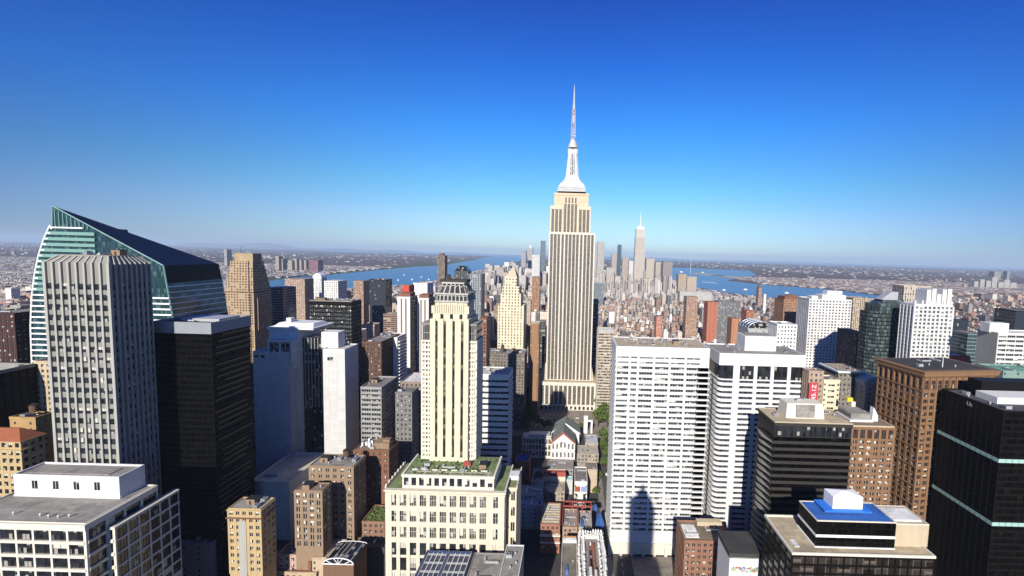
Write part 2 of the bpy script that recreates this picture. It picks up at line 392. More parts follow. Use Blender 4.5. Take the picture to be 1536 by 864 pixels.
def windows(parent, plan, kinds, z0, z1, nb, nf, pw, sh, mats, rng, panes=2, rows=1, limit=100, blind=.25, n0=.05, name='window', skip=None):
    cells = []
    for k in kinds:
        L = flen(plan, k); n = max(1, round(nb*L/flen(plan, 'F'))); ww, wh = L/n-pw, (z1-z0)/nf-sh
        for j in range(nf):
            for i in range(n):
                if skip and skip(k, i, j): continue
                z = z0+(z1-z0)*(j+.5)/nf+sh/2
                cells.append((nf-j + (0 if k == 'F' else .5), k, L*(i+.5)/n, z, ww, wh))
    cells.sort(key=lambda c: c[0]); cache = {}
    rest = MB()
    for idx, (_, k, u, z, ww, wh) in enumerate(cells):
        key = (round(ww, 2), round(wh, 2)); v = 0 if rng.random() > blind else rng.choice((1, 2))
        if key not in cache: cache[key] = [[mb, None] for mb in window_meshes(name, ww, wh, *mats[:2], panes, mats[2], rows)]
        loc, rz = fpos(plan, k, u, n0, z)
        if idx < limit:
            c = cache[key][v]
            if c[1] is None: c[1] = c[0].mesh(name, mats)
            inst(name, c[1], parent, loc, rz)
        else:
            mb = cache[key][v][0]; b = len(rest.v); c_, s_ = math.cos(rz), math.sin(rz)
            rest.v += [(x*c_-y*s_+loc[0], x*s_+y*c_+loc[1], zc+loc[2]) for x, y, zc in mb.v]
            rest.f += [tuple(b+i for i in f) for f in mb.f]; rest.m += mb.m; rest.c += mb.c
    if rest.v: rest.build(name, mats, parent, kind='stuff')
def bands(parent, plan, z0, z1, nf, sh, gm, wallmb, wm=0, proud=.35, inset=.0, mull=None, mm=0, name='window_band'):
    """ribbon windows floor by floor: spandrel rings go into wallmb, each glass ring is a part"""
    x0, x1, y0, y1 = plan; fh = (z1-z0)/nf; me = None
    for j in range(nf):
        z = z0+j*fh
        wallmb.box(x0-proud, x1+proud, y0-proud, y1+proud, z, z+sh, wm)
        if me is None:
            g = MB(); g.box(x0+inset, x1-inset, y0+inset, y1-inset, 0, fh-sh); me = g.mesh(name, gm)
        inst(name, me, parent, (0,0,z+sh))
    if mull:
        for k in 'FLR':
            L = flen(plan, k); n = max(1, round(mull[0]*L/flen(plan, 'F')))
            for i in range(n+1):
                u = L*i/n; a, b = u-mull[1]/2, u+mull[1]/2
                if i == 0: a = -mull[2] if k == 'F' else 0
                if i == n: b = L+mull[2] if k == 'F' else L
                obox(wallmb, plan, k, a, b, -.1, mull[2], z0, z1, mm)
def roof(parent, plan, z, mat, par=1.1, pm=None, th=.45, out_=.0, slab=.3):
    x0, x1, y0, y1 = plan; x0 -= out_; x1 += out_; y0 -= out_; y1 += out_
    r = MB(); r.box(x0+th, x1-th, y0+th, y1-th, z, z+slab); r.build('roof', mat, parent)
    p = MB(); p.box(x0, x1, y0, y0+th, z, z+par); p.box(x0, x1, y1-th, y1, z, z+par); p.box(x0, x0+th, y0+th, y1-th, z, z+par); p.box(x1-th, x1, y0+th, y1-th, z, z+par)
    p.build('parapet', pm or mat, parent)
def core(parent, plan, z0, z1, mat, name='wall', extra=None):
    mb = extra or MB(); x0, x1, y0, y1 = plan; mb.box(x0, x1, y0, y1, z0, z1); return mb
def clut_meshes():
    d = {}
    a = MB(); a.box(-1.6,1.6,-1.1,1.1,.25,1.9); a.box(-1.4,-1.2,-1,1,0,.25); a.box(1.2,1.4,-1,1,0,.25); a.cyl(-.7,0,.55,.55,1.9,2.1,10,1); a.cyl(.8,0,.55,.55,1.9,2.1,10,1)
    for i in range(5): a.box(-1.64,-1.6,-.9,.9,.45+i*.28,.56+i*.28,1)
    d['air_conditioner'] = a.mesh('air_conditioner', [M['galv'], M['dark']])
    a = MB(); a.cyl(0,0,.35,.35,0,1.1,8); a.cyl(0,0,.6,.25,1.1,1.5,8); d['vent'] = a.mesh('vent', [M['galv']])
    a = MB(); a.box(-.5,.5,-4,4,.5,1.3); a.box(-.5,3,3.0,4.0,.5,1.3)
    for y in (-3,0,3): a.box(-.4,.4,y-.1,y+.1,0,.5)
    d['duct'] = a.mesh('duct', [M['galv']])
    a = MB(); a.cyl(0,0,1.9,2.0,3,7,14,0); a.cyl(0,0,2.15,.15,7,8.3,14,1)
    for i in range(4):
        an = .785+i*1.571; a.tube((1.5*math.cos(an),1.5*math.sin(an),0),(1.5*math.cos(an),1.5*math.sin(an),3),.14,5,1)
    for z in (3.6,4.6,5.6,6.6): a.cyl(0,0,2.03,2.03,z,z+.08,14,1)
    d['water_tank'] = a.mesh('water_tank', [M['wood'], M['dark']])
    a = MB(); a.box(-2.4,2.4,-2,2,0,3); a.box(-2.6,2.6,-2.2,2.2,3,3.25,1); a.box(-.5,.5,-2.06,-2,0,2.1,1); d['bulkhead'] = a.mesh('bulkhead', [M['brick_tan'], M['dark']])
    a = MB(); a.box(-1.2,1.2,-1.2,1.2,0,.5); a.frus((-1.1,1.1,-1.1,1.1),(-.4,.4,-.4,.4),.5,1.1,1); d['skylight'] = a.mesh('skylight', [M['galv'], M['glassd']])
    return d
def clutter(parent, plan, z, n, rng, kinds=('air_conditioner','vent','duct','vent','skylight'), must=(), avoid=()):
    x0, x1, y0, y1 = plan; done = []
    for k in list(must) + [rng.choice(kinds) for _ in range(n)]:
        r = {'duct': 4.5, 'water_tank': 2.5, 'bulkhead': 3.2}.get(k, 1.9)
        for _ in range(12):
            if x1-x0 < 2*r+.6 or y1-y0 < 2*r+.6: break
            x, y = rng.uniform(x0+r, x1-r), rng.uniform(y0+r, y1-r)
            if any((x-a)**2+(y-b)**2 < (r+c)**2*.8 for a, b, c in done): continue
            if any(a-r*.6 < x < b+r*.6 and c-r*.6 < y < d+r*.6 for a, b, c, d in avoid): continue
            done.append((x, y, r)); inst(k, CL[k], parent, (x, y, z), rng.choice((0, math.pi/2))); break
# shared materials
M['dark'] = plain('dark_metal', (.02,.02,.022), .5)
M['galv'] = plain('galvanised_sheet', (.42,.43,.44), .45, .3)
M['wood'] = stone('cedar_staves', (.16,.09,.05), streak=.4)
M['glassd'] = glass('dark_window_glass', (.016,.018,.022))
M['glassw'] = glass('office_window_glass', (.022,.026,.03), frac=.2, bright=(.33,.32,.29))
M['glassb'] = glass('bronze_glass', (.003,.0026,.002), rough=.3, spec=.12, frac=.02, bright=(.012,.01,.008), var=.8)
M['blind'] = plain('window_blind', (.5,.47,.4), .8)
M['white'] = stone('white_concrete', (.78,.77,.74), var=.08, streak=.13)
M['whitew'] = stone('white_cladding', (.82,.82,.81), var=.07, streak=.12, joints=(6, 4, .2, 1))
M['cream'] = stone('cream_limestone', (.74,.66,.48), var=.09, streak=.16)
M['creamlt'] = stone('pale_limestone', (.78,.73,.61), var=.08, streak=.12)
M['lime'] = stone('warm_limestone', (.58,.48,.33), var=.1, streak=.14)
M['grey'] = stone('grey_granite', (.43,.42,.375), var=.1, streak=.18)
M['greyd'] = stone('stained_concrete', (.28,.275,.25), var=.15, streak=.25)
M['brick_tan'] = stone('tan_brick', (.36,.25,.16), var=.12, streak=.2, joints=(.9,.4,.25))
M['brick_red'] = stone('red_brick', (.27,.125,.075), var=.15, streak=.22, joints=(.9,.4,.25))
M['brick_org'] = stone('orange_brown_brick', (.30,.165,.085), var=.15, streak=.2, joints=(1.0,.45,.25))
M['brick_yel'] = stone('buff_brick', (.6,.44,.23), var=.1, streak=.18, joints=(.9,.4,.2))
M['brick_brn'] = stone('brown_brick', (.23,.13,.08), var=.15, streak=.2, joints=(.9,.4,.25))
M['terracotta'] = stone('terracotta_tiles', (.4,.13,.06), var=.2, streak=.2, joints=(.5,.4,.4))
M['rimgrey'] = stone('grey_rim_panels', (.30,.32,.35), var=.06, streak=.1)
M['black'] = plain('black_cladding', (.003,.003,.0035), .5, spec=.12)
M['bronze'] = plain('dark_bronze', (.006,.0052,.0045), .5, spec=.12)
M['steel'] = plain('white_painted_steel', (.74,.74,.74), .5)
M['red'] = plain('red_paint', (.28,.06,.045), .7)
M['blue'] = plain('blue_tarpaulin', (.05,.13,.36), .6)
M['bluebright'] = plain('bright_blue_membrane', (.02,.16,.60), .5)
M['greenroof'] = roofmat('green_roof_turf', (.17,.215,.095), .5)
M['gravel'] = roofmat('grey_gravel_roof', (.26,.245,.22), .4)
M['gravellt'] = roofmat('pale_gravel_roof', (.5,.46,.38), .3)
M['tar'] = roofmat('tar_roof', (.05,.048,.047), .4)
M['tan_roof'] = roofmat('tan_roof', (.42,.35,.24), .35)
M['brownroof'] = roofmat('brown_roof', (.2,.155,.115), .4)
M['whiteroof'] = roofmat('white_membrane_roof', (.72,.71,.68), .3)
M['copper'] = roofmat('verdigris_copper', (.18,.20,.18), .5)
CL = clut_meshes()
# ------------------------------------------------------------------ simple buildings (walls with procedural windows)
FAC = {
 'punch': facade('punched_windows', 3.3, 3.7, .46, .5),
 'dense': facade('close_set_windows', 3.7, 3.4, .48, .55),
 'ribbon': facade('ribbon_windows', 7.5, 3.8, .95, .5),
 'strip': facade('vertical_strip_windows', 3.2, 3.7, .45, .82, (.04,.038,.036)),
 'glass': facade('curtain_wall', 1.7, 3.8, .9, .8, (.03,.04,.05), .4, .025),
 'small': facade('small_windows', 4.3, 4.1, .42, .56, (.035,.036,.04)),
 'blank': facade('blind_wall', 9.0, 3.6, .12, .4),
}
RG = roofmat('block_roof')
MASON = roofmat('plain_masonry', None, .12)
def simple(name, label, s, col, style='punch', rcol=(.22,.2,.18), n=2, must=(), group=None, cat='building', zb=0.0, detail=None):
    px0, _, d0 = proj((s.x0, s.Y, s.h)); px1 = proj((s.x1, s.Y, s.h))[0]
    big = (px1-px0) > 17 if detail is None else detail
    rng = random.Random(label)
    if group != 'ordinary city blocks': col = tuple(v*.82 for v in col)
    if not big:
        mb = MB(); mb.box(s.x0-s.cx, s.x1-s.cx, 0, s.dep, 0, s.h, 0, col, 1, rcol)
        o = mb.build(name, [FAC[style], RG], None, (s.cx, s.Y, 0)); return tag(o, label, cat, group)
    t = thing(name, label, cat, (s.cx, s.Y, 0), s.rot, group); x0, x1, y0, y1 = s.plan; th = min(.5, s.w*.04)
    if group is None and style in ('punch', 'dense', 'ribbon', 'small') and px1-px0 >= 20:   # near enough to build its windows one by one
        fh = 3.8 if style != 'dense' else 3.4; nf = int((s.h-2.4)/fh); zt = s.h-2.0; zl = zt-nf*fh; kinds = 'F'+('R' if s.cx < 0 else 'L')
        cell = {'punch': 3.6, 'dense': 3.1, 'ribbon': 7.5, 'small': 4.3}[style]; nb = max(2, round(s.w/cell)); pw = (s.w/nb)*(.08 if style == 'ribbon' else .5); sh_ = fh*.5
        mb = MB(); mb.box(x0+.3, x1-.3, y0+.3, y1, 0, s.h-1.2); pl_ = (x0+.3, x1-.3, y0+.3, y1)
        lattice(mb, pl_, kinds, zl, zt, nb, nf, pw, sh_, .3, .2); mb.box(x0, x1, y0, y1-.01, zt-.01, s.h-1.25); mb.box(x0+.02, x1-.02, y0+.02, y1-.02, 0, zl+.3)
        mb.c = [col]*len(mb.f); mb.build('wall', [MASON], t)
        windows(t, pl_, kinds, zl, zt, nb, nf, pw, sh_, [M['glassw'] if style != 'small' else M['glassd'], M['galv'], M['blind']], rng, 4 if style == 'ribbon' else 2, limit=60, blind=.14)
    else:
        mb = MB(); mb.box(x0, x1, y0, y1, 0, s.h-1.2, 0, col); mb.build('wall', [FAC[style]], t)
    mb = MB()
    for q in ((x0-.15,x1+.15,y0-.15,y0+th),(x0-.15,x1+.15,y1-th,y1+.15),(x0-.15,x0+th,y0+th,y1-th),(x1-th,x1+.15,y0+th,y1-th)): mb.box(*q, s.h-1.3, s.h, 0, tuple(min(.8, c*1.08) for c in col))
    mb.build('parapet', [RG], t)
    mb = MB(); mb.box(x0+th, x1-th, y0+th, y1-th, s.h-1.2, s.h-.85, 0, rcol); mb.build('roof', [RG], t)
    clutter(t, s.plan, s.h-.85, n, rng, must=must)
    return t
def LOW(pl, pr, yf, yb, z, vis=None):
    """low building: its flat roof seen between rows yf (front edge) and yb (back edge), at height z"""
    mid = (pl+pr)/2; a = ground(mid, yf, z); b_ = ground(mid, yb, z)
    return S(pl, pr, yf, a.y, max(3.0, b_.y-a.y), vis, z=z)

# ------------------------------------------------------------------ the tower the picture is taken from (behind and below the camera)
t = thing('viewpoint_tower', 'stepped stone tower under the viewpoint whose shadow falls on the white slab tower', 'building', (1.0,-13,0))
mb = MB(); mb.box(-7.8,7.8,-7.8,7.8,0,205.5); mb.box(-22,22,-30,14,0,120); mb.box(-14,14,-14,12.5,120,160)
mb.frus((-7.8,7.8,-7.8,7.8),(-6,6,-6,6),205.5,208.5); mb.build('wall', M['lime'], t)
mb = MB(); mb.cyl(0,0,4.6,4.3,208.5,213,16); mb.cyl(0,0,4.3,2.2,213,216,16); mb.cyl(0,0,2.2,.9,216,217.5,12); mb.build('dome', M['copper'], t)
mb = MB(); mb.cyl(0,0,.6,.12,217.5,222.5,8); mb.cyl(0,0,1.3,1.3,218.6,219.2,10); mb.build('finial', M['galv'], t)

# ------------------------------------------------------------------ left side
# concrete office with white penthouse
Yo = 180.0; s = S(-78, 128, 785, Yo, 32, anchor='r'); fl = 6.3; nf = 9; zt = s.h-3.0; zb = zt-nf*fl; rng = random.Random(1)
t = bld('concrete_office', 'pale concrete grid office at the bottom left with a white penthouse on its flat roof', s)
mb = MB(); x0, x1, y0, y1 = s.plan; mb.box(x0, x1, y0, y1, 0, s.h-.9)
lattice(mb, s.plan, 'FR', zb, zt, 8, nf, .9, 1.2, .7, 1.0, 0); mb.box(x0-.9, x1+.9, y0-1.1, y0, zt, s.h-.3); mb.box(x1, x1+.9, y0, y1, zt, s.h-.3)
mb.box(x0-.6, x1+.6, y0-.75, y1, 0, zb)
mb.build('wall', M['creamlt'], t)
windows(t, s.plan, 'FR', zb, zt, 8, nf, .9, 1.2, [M['glassd'], M['dark'], M['blind']], rng, 2, limit=60, blind=.08)
roof(t, s.plan, s.h-.9, M['gravel'], .9, M['creamlt'], .5, slab=.25); clutter(t, (x1-44, x1-4, 2, 8), s.h-.65, 5, random.Random(8), kinds=('vent','vent','skylight'))
# lower wing on the right
zw = s.h-fl; Yw = Yo*1.047; X1 = xs(172, Yw, zw)-s.cx
wp = (x1+1.0, X1, Yw-Yo, 40.0)
mb = MB(); mb.box(*wp, 0, zw-.6); lattice(mb, wp, 'F', zw-1.6-8*fl, zw-1.6, 1, 8, 1.0, 1.5, .6, .9, 0); lattice(mb, wp, 'R', zw-1.6-8*fl, zw-1.6, 6*(wp[1]-wp[0])/(wp[3]-wp[2]), 8, .55, .9, .5, .6, 0); mb.box(wp[0], wp[1]+.9, wp[2]-.9, wp[3], zw-1.6, zw-.5); mb.build('side_wing', M['creamlt'], t)
windows(t, wp, 'F', zw-1.6-8*fl, zw-1.6, 1, 8, 1.0, 1.5, [M['glassd'], M['dark'], M['blind']], rng, 2, limit=50, blind=.2, name='wing_window'); windows(t, wp, 'R', zw-1.6-8*fl, zw-1.6, 6*(wp[1]-wp[0])/(wp[3]-wp[2]), 8, .55, .9, [M['glassd'], M['dark'], M['blind']], rng, 3, limit=50, blind=.06, name='wing_window')
mb = MB(); mb.box(wp[0]+.4, wp[1]-.2, wp[2]+.4, wp[3]-.4, zw-.6, zw-.35); mb.build('wing_roof', M['gravel'], t)
Yp = ground(180, 748, s.h-.6).y; a = xs(22, Yp, s.h)-s.cx; b = xs(180, Yp, s.h)-s.cx; zp = zz(180, 715.5, Yp); q = (a, b, Yp-Yo, Yp-Yo+12.5)
mb = MB(); mb.box(*q, s.h-.7, zp-1.2); mb.box(q[0]-.25, q[1]+.25, q[2]-.25, q[3]+.2, s.h-.65, s.h+.1)
for k in ((q[0],q[1],q[2],q[2]+.5),(q[0],q[1],q[3]-.5,q[3]),(q[0],q[0]+.5,q[2]+.5,q[3]-.5),(q[1]-.5,q[1],q[2]+.5,q[3]-.5)): mb.box(*k, zp-1.2, zp)
pent = mb.build('penthouse', M['whitew'], t)
mb = MB(); mb.box(q[0]+.5, q[1]-.5, q[2]+.5, q[3]-.5, zp-1.2, zp-.9); mb.box(q[0]+4, q[1]-8, q[2]+3, q[3]-3, zp-.9, zp-.5); mb.build('penthouse_roof', M['gravel'], pent)
wm = MB(); wm.box(-1.35, 1.35, -.06, .02, -2, 2, 0); wm.box(-.07, .07, -.1, -.05, -2, 2, 1); wm.box(-1.6, 1.6, -.22, -.0, -2.3, -2, 1); wme = wm.mesh('window', [M['glassd'], M['steel']])
for px in (52.5, 84, 115, 146): inst('window', wme, pent, (xs(px, Yp, s.h+4)-s.cx, q[2], (s.h+zp)/2+.2))

# ribbed grey tower
s = S(68, 163, 393, 230, 22, vis=700); rng = random.Random(2)
t = bld('ribbed_tower', 'tall grey granite tower with vertical ribs and a chamfered crown at the left', s)
x0, x1, y0, y1 = s.plan; zt = zz(68, 424, 230); nf = 34; mb = MB(); mb.box(x0, x1, y0, y1, 0, s.h)
lattice(mb, s.plan, 'FR', 0, zt, 8, nf, .5, 2.5, .25, .22, 0)
mb.build('wall', M['greyd'], t)
for k in 'FR':
    L = flen(s.plan, k); n = 8
    for i in range(n+1):
        u = L*i/n; rb = MB(); obox(rb, s.plan, k, (u-.55 if i else -.95) if k == 'F' else (u-.55 if i else .0), u+.55 if i < n else (L+.95 if k == 'F' else L), 0, .95, 0, s.h+.3)
        rb.build('rib', M['grey'], t)
windows(t, s.plan, 'FR', 0, zt, 8, nf, 1.1, 2.5, [M['glassw'], M['dark'], M['blind']], rng, 2, limit=100, blind=.15, n0=.06)
zc = zz(68, 382.5, 230); ins = 3.2; mb = MB(); mb.frus((x0, x1, y0, y1), (x0+ins, x1-ins, y0+ins, y1-ins), s.h, zc-.4); mb.build('crown', M['greyd'], t)
rb = MB()
for i in range(9):
    u = x0+(x1-x0)*i/8; u2 = x0+ins+(x1-x0-2*ins)*i/8
    rb.tube((u, y0-.3, s.h), (u2, y0+ins-.1, zc), .42, 4); v = y0+(y1-y0)*i/8; v2 = y0+ins+(y1-y0-2*ins)*i/8; rb.tube((x1+.3, v, s.h), (x1-ins+.1, v2, zc), .42, 4)
rb.build('crown_rib', M['grey'], t, kind='stuff')
mb = MB(); mb.box(x0+ins-.2, x1-ins+.2, y0+ins-.2, y1-ins+.2, zc-.4, zc+.5); mb.build('roof', M['gravel'], t)
inst('bulkhead', CL['bulkhead'], t, (8, 14, zc+.5)); clutter(t, (x0+5,x1-5,y0+5,y1-5), zc+.5, 3, rng)

M['tealband'] = plain('pale_teal_band', (.15,.28,.25), .45)
# teal glass tower with slanted roof
Yf, Yb = 330.0, 384.0
t = thing('wedge_glass_tower', 'teal glass tower with a steep dark slanted roof and a curved white banded side', 'building', (at(150,400,Yf).x, Yf, 0)); ox = t.location.x
P = lambda x, y, Y: (at(x, y, Y).x-ox, Y-Yf, at(x, y, Y).z)
Lc = [(77,338),(68,358),(60,383),(54,412),(49.5,448),(48,490),(50,545),(56,640),(66,760)]
Rc = [(245,398),(251,425),(259,475),(270,545),(285,640),(302,760)]
def xcurve(c, z):
    pts = [P(x, y, Yf) for x, y in c]
    for (xa, _, za), (xb, _, zb_) in zip(pts, pts[1:]):
        if za >= z >= zb_: return xa+(xb-xa)*(z-za)/(zb_-za)
    return pts[0][0] if z > pts[0][2] else pts[-1][0]
fl_ = [P(x, y, Yf) for x, y in Lc]; fr_ = [P(x, y, Yf) for x, y in Rc]
bk = [P(x, y, Yb) for x, y in [(328,396),(333,418),(342,470),(353,540),(368,640)]]
zlow = 20.0; apex = P(79.5, 309, Yf); apexl = P(79.5, 344, Yf)
BL = lambda p: (p[0]+2, Yb-Yf, p[2])
mb = MB()   # glass body
mb.quad([apexl] + fl_ + [(fl_[-1][0], 0, 0), (fr_[-1][0], 0, 0)] + fr_[::-1] + [apex], 0)
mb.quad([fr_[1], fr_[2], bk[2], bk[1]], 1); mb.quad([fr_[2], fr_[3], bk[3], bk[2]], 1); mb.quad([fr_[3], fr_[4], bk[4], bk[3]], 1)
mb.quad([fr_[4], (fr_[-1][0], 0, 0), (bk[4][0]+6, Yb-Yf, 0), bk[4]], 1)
for a, b in zip([apexl]+fl_, fl_): mb.quad([a, BL(a), BL(b), b][::-1], 0)
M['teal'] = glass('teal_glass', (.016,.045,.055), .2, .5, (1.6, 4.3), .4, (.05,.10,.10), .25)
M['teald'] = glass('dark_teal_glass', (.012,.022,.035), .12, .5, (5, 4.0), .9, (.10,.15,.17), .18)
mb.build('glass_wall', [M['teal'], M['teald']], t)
M['navy'] = plain('navy_metal_roof', (.006,.008,.02), .45, spec=.25)
top = MB(); P4 = (apex[0]+3, Yb-Yf, bk[0][2]); top.quad([apex, fr_[0], bk[0]]); top.quad([apex, bk[0], P4]); top.quad([apex, P4, BL(apexl), apexl]); top.quad([P4, bk[0], bk[1], BL(fl_[2])]); top.build('slanted_roof', M['navy'], t)
db = MB(); db.quad([fr_[0], fr_[1], bk[1], bk[0]]); db.build('dark_fascia', M['black'], t)
zz_ = fl_[0][2]-1.5; k = 0
while zz_ > zlow:
    xl, xr = xcurve(Lc, zz_), xcurve(Rc, zz_); xc = P(145, 380, Yf)[0]
    fb = MB()
    fb.box(xl-.4, min(xr, P(126, 344, Yf)[0]) if k == 0 else xr if k > 11 else min(xr, xc), -1.0, .05, zz_-(.6 if k > 11 else 1.2 if k else .5), zz_+(.5 if k > 11 else 1.2 if k else .5))
    if k > 16: pass
    fb.build('floor_band', M['steel'] if (k == 0 or k > 11) else M['tealband'] if 'tealband' in M else M['steel'], t)
    lb = MB(); lb.box(xl-.45, xl+3.0, -1.1, 20, zz_-.45, zz_+.5); lb.build('edge_band', M['steel'], t)
    # same floor on the leaning right side
    if zz_ < fr_[1][2]+.5:
        zb2 = [q_[2] for q_ in bk]
        xb = bk[1][0]
        for (a, b) in zip(bk[1:], bk[2:]):
            if a[2] >= zz_ >= b[2]: xb = a[0]+(b[0]-a[0])*(zz_-a[2])/(b[2]-a[2])
            elif zz_ < bk[-1][2]: xb = bk[-1][0]+6*(1-zz_/bk[-1][2])
        rb = MB(); h0, h1 = zz_-.35, zz_+.35
        rb.quad([(xr+.5,-1,h0),(xb+.6,Yb-Yf,h0),(xb+.6,Yb-Yf,h1),(xr+.5,-1,h1)]); rb.quad([(xr-.4,-1,h1),(xr+.5,-1,h1),(xb+.6,Yb-Yf,h1),(xb-.3,Yb-Yf,h1)]); rb.quad([(xr-.4,-1,h0),(xb-.3,Yb-Yf,h0),(xb+.6,Yb-Yf,h0),(xr+.5,-1,h0)])
        rb.build('side_band', M['steel'], t)
    zz_ -= 4.3; k += 1
rim = MB(); cp_ = [P(x, y, Yf) for x, y in [(79.5,344)]+Lc]
for a, b in zip(cp_, cp_[1:]): rim.tube((a[0]-.3,-.6,a[2]), (b[0]-.3,-.6,b[2]), .55, 6)
rim.build('edge_rim', M['steel'], t)
fm = MB()                                          # triangular glass fin with mullions
for i in range(9):
    px = 84+i*6; yt = 309+(px-79.5)*(398-309)/(245-79.5)
    if yt < 341: a = P(px, 344, Yf); b = P(px, yt+1.5, Yf); fm.box(a[0]-.25, a[0]+.25, -.4, .1, a[2], b[2])
fm.tube((apex[0],-.3,apex[2]), (fr_[0][0],-.3,fr_[0][2]), .45, 5); fm.tube((apex[0],-.3,apex[2]), (apexl[0],-.3,apexl[2]), .45, 5); fm.tube(fr_[0], fr_[2], .5, 5); fm.tube(fr_[2], fr_[4], .5, 5)
fm.build('glazing_frame', M['tealband'] if 'tealband' in M else M['galv'], t)
PLACED.append((apex[0]+ox-12, fr_[-1][0]+ox+20, Yf-2, Yb+2, 47, 342, 480))

# buildings at the left edge
simple('old_apartment_house', 'narrow tan apartment house with small windows squeezed left of the ribbed tower', S(50, 84, 541, 258, 18, vis=620), (.5,.4,.27), 'dense', n=1)
s = S(-230, -22, 560, 235, 22, vis=640, anchor='r')
t = bld('black_slab', 'black glass slab with a pale roof at the left edge beside the tan apartment house', s); wl = MB(); bands(t, s.plan, 20, s.h-2, 24, 1.5, M['glassb'], wl, mull=(20, .3, .45)); wl.build('wall', M['bronze'], t); roof(t, s.plan, s.h-2, M['gravellt'], 2.0, M['greyd']); clutter(t, s.plan, s.h-1.7, 8, rng)
s = S(-40, 31, 662, 226, 10, vis=760, anchor='r'); t = bld('hotel', 'orange brick house with a red tiled hip roof at the left edge', s); x0, x1, y0, y1 = s.plan
mb = MB(); mb.box(x0, x1, y0, y1, 0, s.h); lattice(mb, s.plan, 'FR', s.h-40, s.h-1, 7, 9, 1.5, 1.9, .25, .2); mb.build('wall', M['brick_yel'], t)
windows(t, s.plan, 'FR', s.h-40, s.h-1, 7, 9, 1.5, 1.9, [M['glassd'], M['dark'], M['blind']], rng, 2, limit=60)
mb = MB(); zr = zz(29, 640, 232); mb.frus((x0-.8, x1+.8, y0-.8, y1+.8), (x0+6, x1-5.5, y0+4, y0+5), s.h, zr); mb.build('hip_roof', M['terracotta'], t)
mb = MB(); mb.box(x0-1, x1+1, y0-1, y1+1, s.h-5.2, s.h-4.5); mb.box(x0-1, x1+1, y0-1, y1+1, s.h-.6, s.h); mb.build('cornice', M['brick_yel'], t)
s = S(14, 53, 625, 242, 9, vis=700); t = simple('brick_apartment', 'plain tan brick block rising just behind the red hip roof', s, (.42,.27,.12), 'blank', (.05,.05,.05), 4, must=('water_tank',), detail=True)
simple('old_office', 'dark maroon brick block at the left edge beyond the black slab', S(-30, 21, 468, 330, 30, vis=535), (.07,.035,.03), 'punch')
simple('old_office', 'dark navy block between the maroon block and the curved glass tower', S(22, 50, 473, 372, 25, vis=535), (.03,.028,.04), 'dense')

# black tower
s = S(228, 316, 484, 260, 31, vis=800, anchor='r'); t = bld('black_tower', 'black glass tower with a pale concrete rim, right of the ribbed grey tower', s); rng = random.Random(5)
zt = zz(316, 501, 260); wl = MB(); bands(t, s.plan, 0, zt, 44, 1.3, M['glassb'], wl, mull=(18, .25, .42)); wl.build('wall', M['black'], t)
M['reflecttan'] = plain('painted_reflection_tan', (.085,.06,.032), .5, .1, var=.5)  # reflections of sunlit neighbours, painted as tan streaks on the shaded right face
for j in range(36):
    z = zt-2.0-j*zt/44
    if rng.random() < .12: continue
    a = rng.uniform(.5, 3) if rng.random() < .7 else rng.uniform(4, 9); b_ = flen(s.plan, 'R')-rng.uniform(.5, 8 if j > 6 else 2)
    lm = MB(); obox(lm, s.plan, 'R', a, b_, .45, .75, z, z+.8); lm.build('reflection_streak', M['reflecttan'], t)
x0, x1, y0, y1 = s.plan; mb = MB(); mb.box(x0-.6, x1+.6, y0-.6, y1+.6, zt, s.h-1.6)
for k in ((x0-.6,x1+.6,y0-.6,y0+.4),(x0-.6,x1+.6,y1-.4,y1+.6),(x0-.6,x0+.4,y0+.4,y1-.4),(x1-.4,x1+.6,y0+.4,y1-.4)): mb.box(*k, s.h-1.6, s.h)
mb.build('rim', M['rimgrey'], t); mb = MB(); mb.box(x0+.4, x1-.4, y0+.4, y1-.4, s.h-1.6, s.h-1.2); mb.build('roof', M['tar'], t)
mb = MB(); mb.box(x0+8, x1-3, y0+10, y1-4, s.h-1.2, s.h+.6); mb.build('machine_room', M['galv'], t); clutter(t, s.plan, s.h-1.2, 5, rng)

# brown stepped tower
Y = 560.0; k_ = Y/420; s = S(338, 378, 437, Y, 31, vis=500); t = bld('stepped_tower', 'tan tower tapering like a stepped pyramid with a flat cap, behind the black tower', s); x0, x1, y0, y1 = s.plan
cc = (.34,.24,.145); z1 = s.h; z2 = zz(345, 391, Y); z3 = zz(350, 379.5, Y)
mb = MB(); mb.box(x0-.3, x1+2, y0, y1+2, 0, z1-1.2, 0, cc); mb.build('wall', [FAC['dense']], t)
mb = MB(); mb.box(x0-.1, x1+1.6, y0+.3, y1+1.7, z1-1.2, z1, 0, (.06,.045,.03)); mb.build('recess_band', [RG], t)
mb = MB(); n = 7
for i in range(n):
    f = i/n; za, zb_ = z1+(z2-z1)*i/n, z1+(z2-z1)*(i+1)/n
    mb.box(x0+6.7*f, x1+1.5-1.2*f, y0+.3+2*f, y1+1.5-12*f, za, zb_, 0, cc, 0, cc)
mb.build('stepped_upper_wall', [FAC['dense']], t)
mb = MB(); mb.box(x0+10.4, x1+.2, y0+3, y1-12, z2, z3, 0, (.36,.28,.17)); mb.build('cap', [RG], t)
mb = MB(); mb.quad([(x1-4.2, y0-.25, z1+.2), (x1-2.6, y0-.25, z1+.2), (x1-4.6, y0+1.7, z2), (x1-5.6, y0+1.7, z2)]); mb.build('notch', M['dark'], t)
mb = MB(); mb.box(x1+1.5, x1+3.6, y0+5, y0+9, z1-51, z1-8, 0, cc); mb.box(x1-3.4, x1-2.2, y0-.22, y0+.2, 0, z1-1.5, 0, (.03,.025,.02)); mb.build('side_pier', [RG], t)
mb = MB(); mb.cyl(x0+17, y0+6, .25, .1, z3, z3+9, 6); mb.build('mast', M['dark'], t)

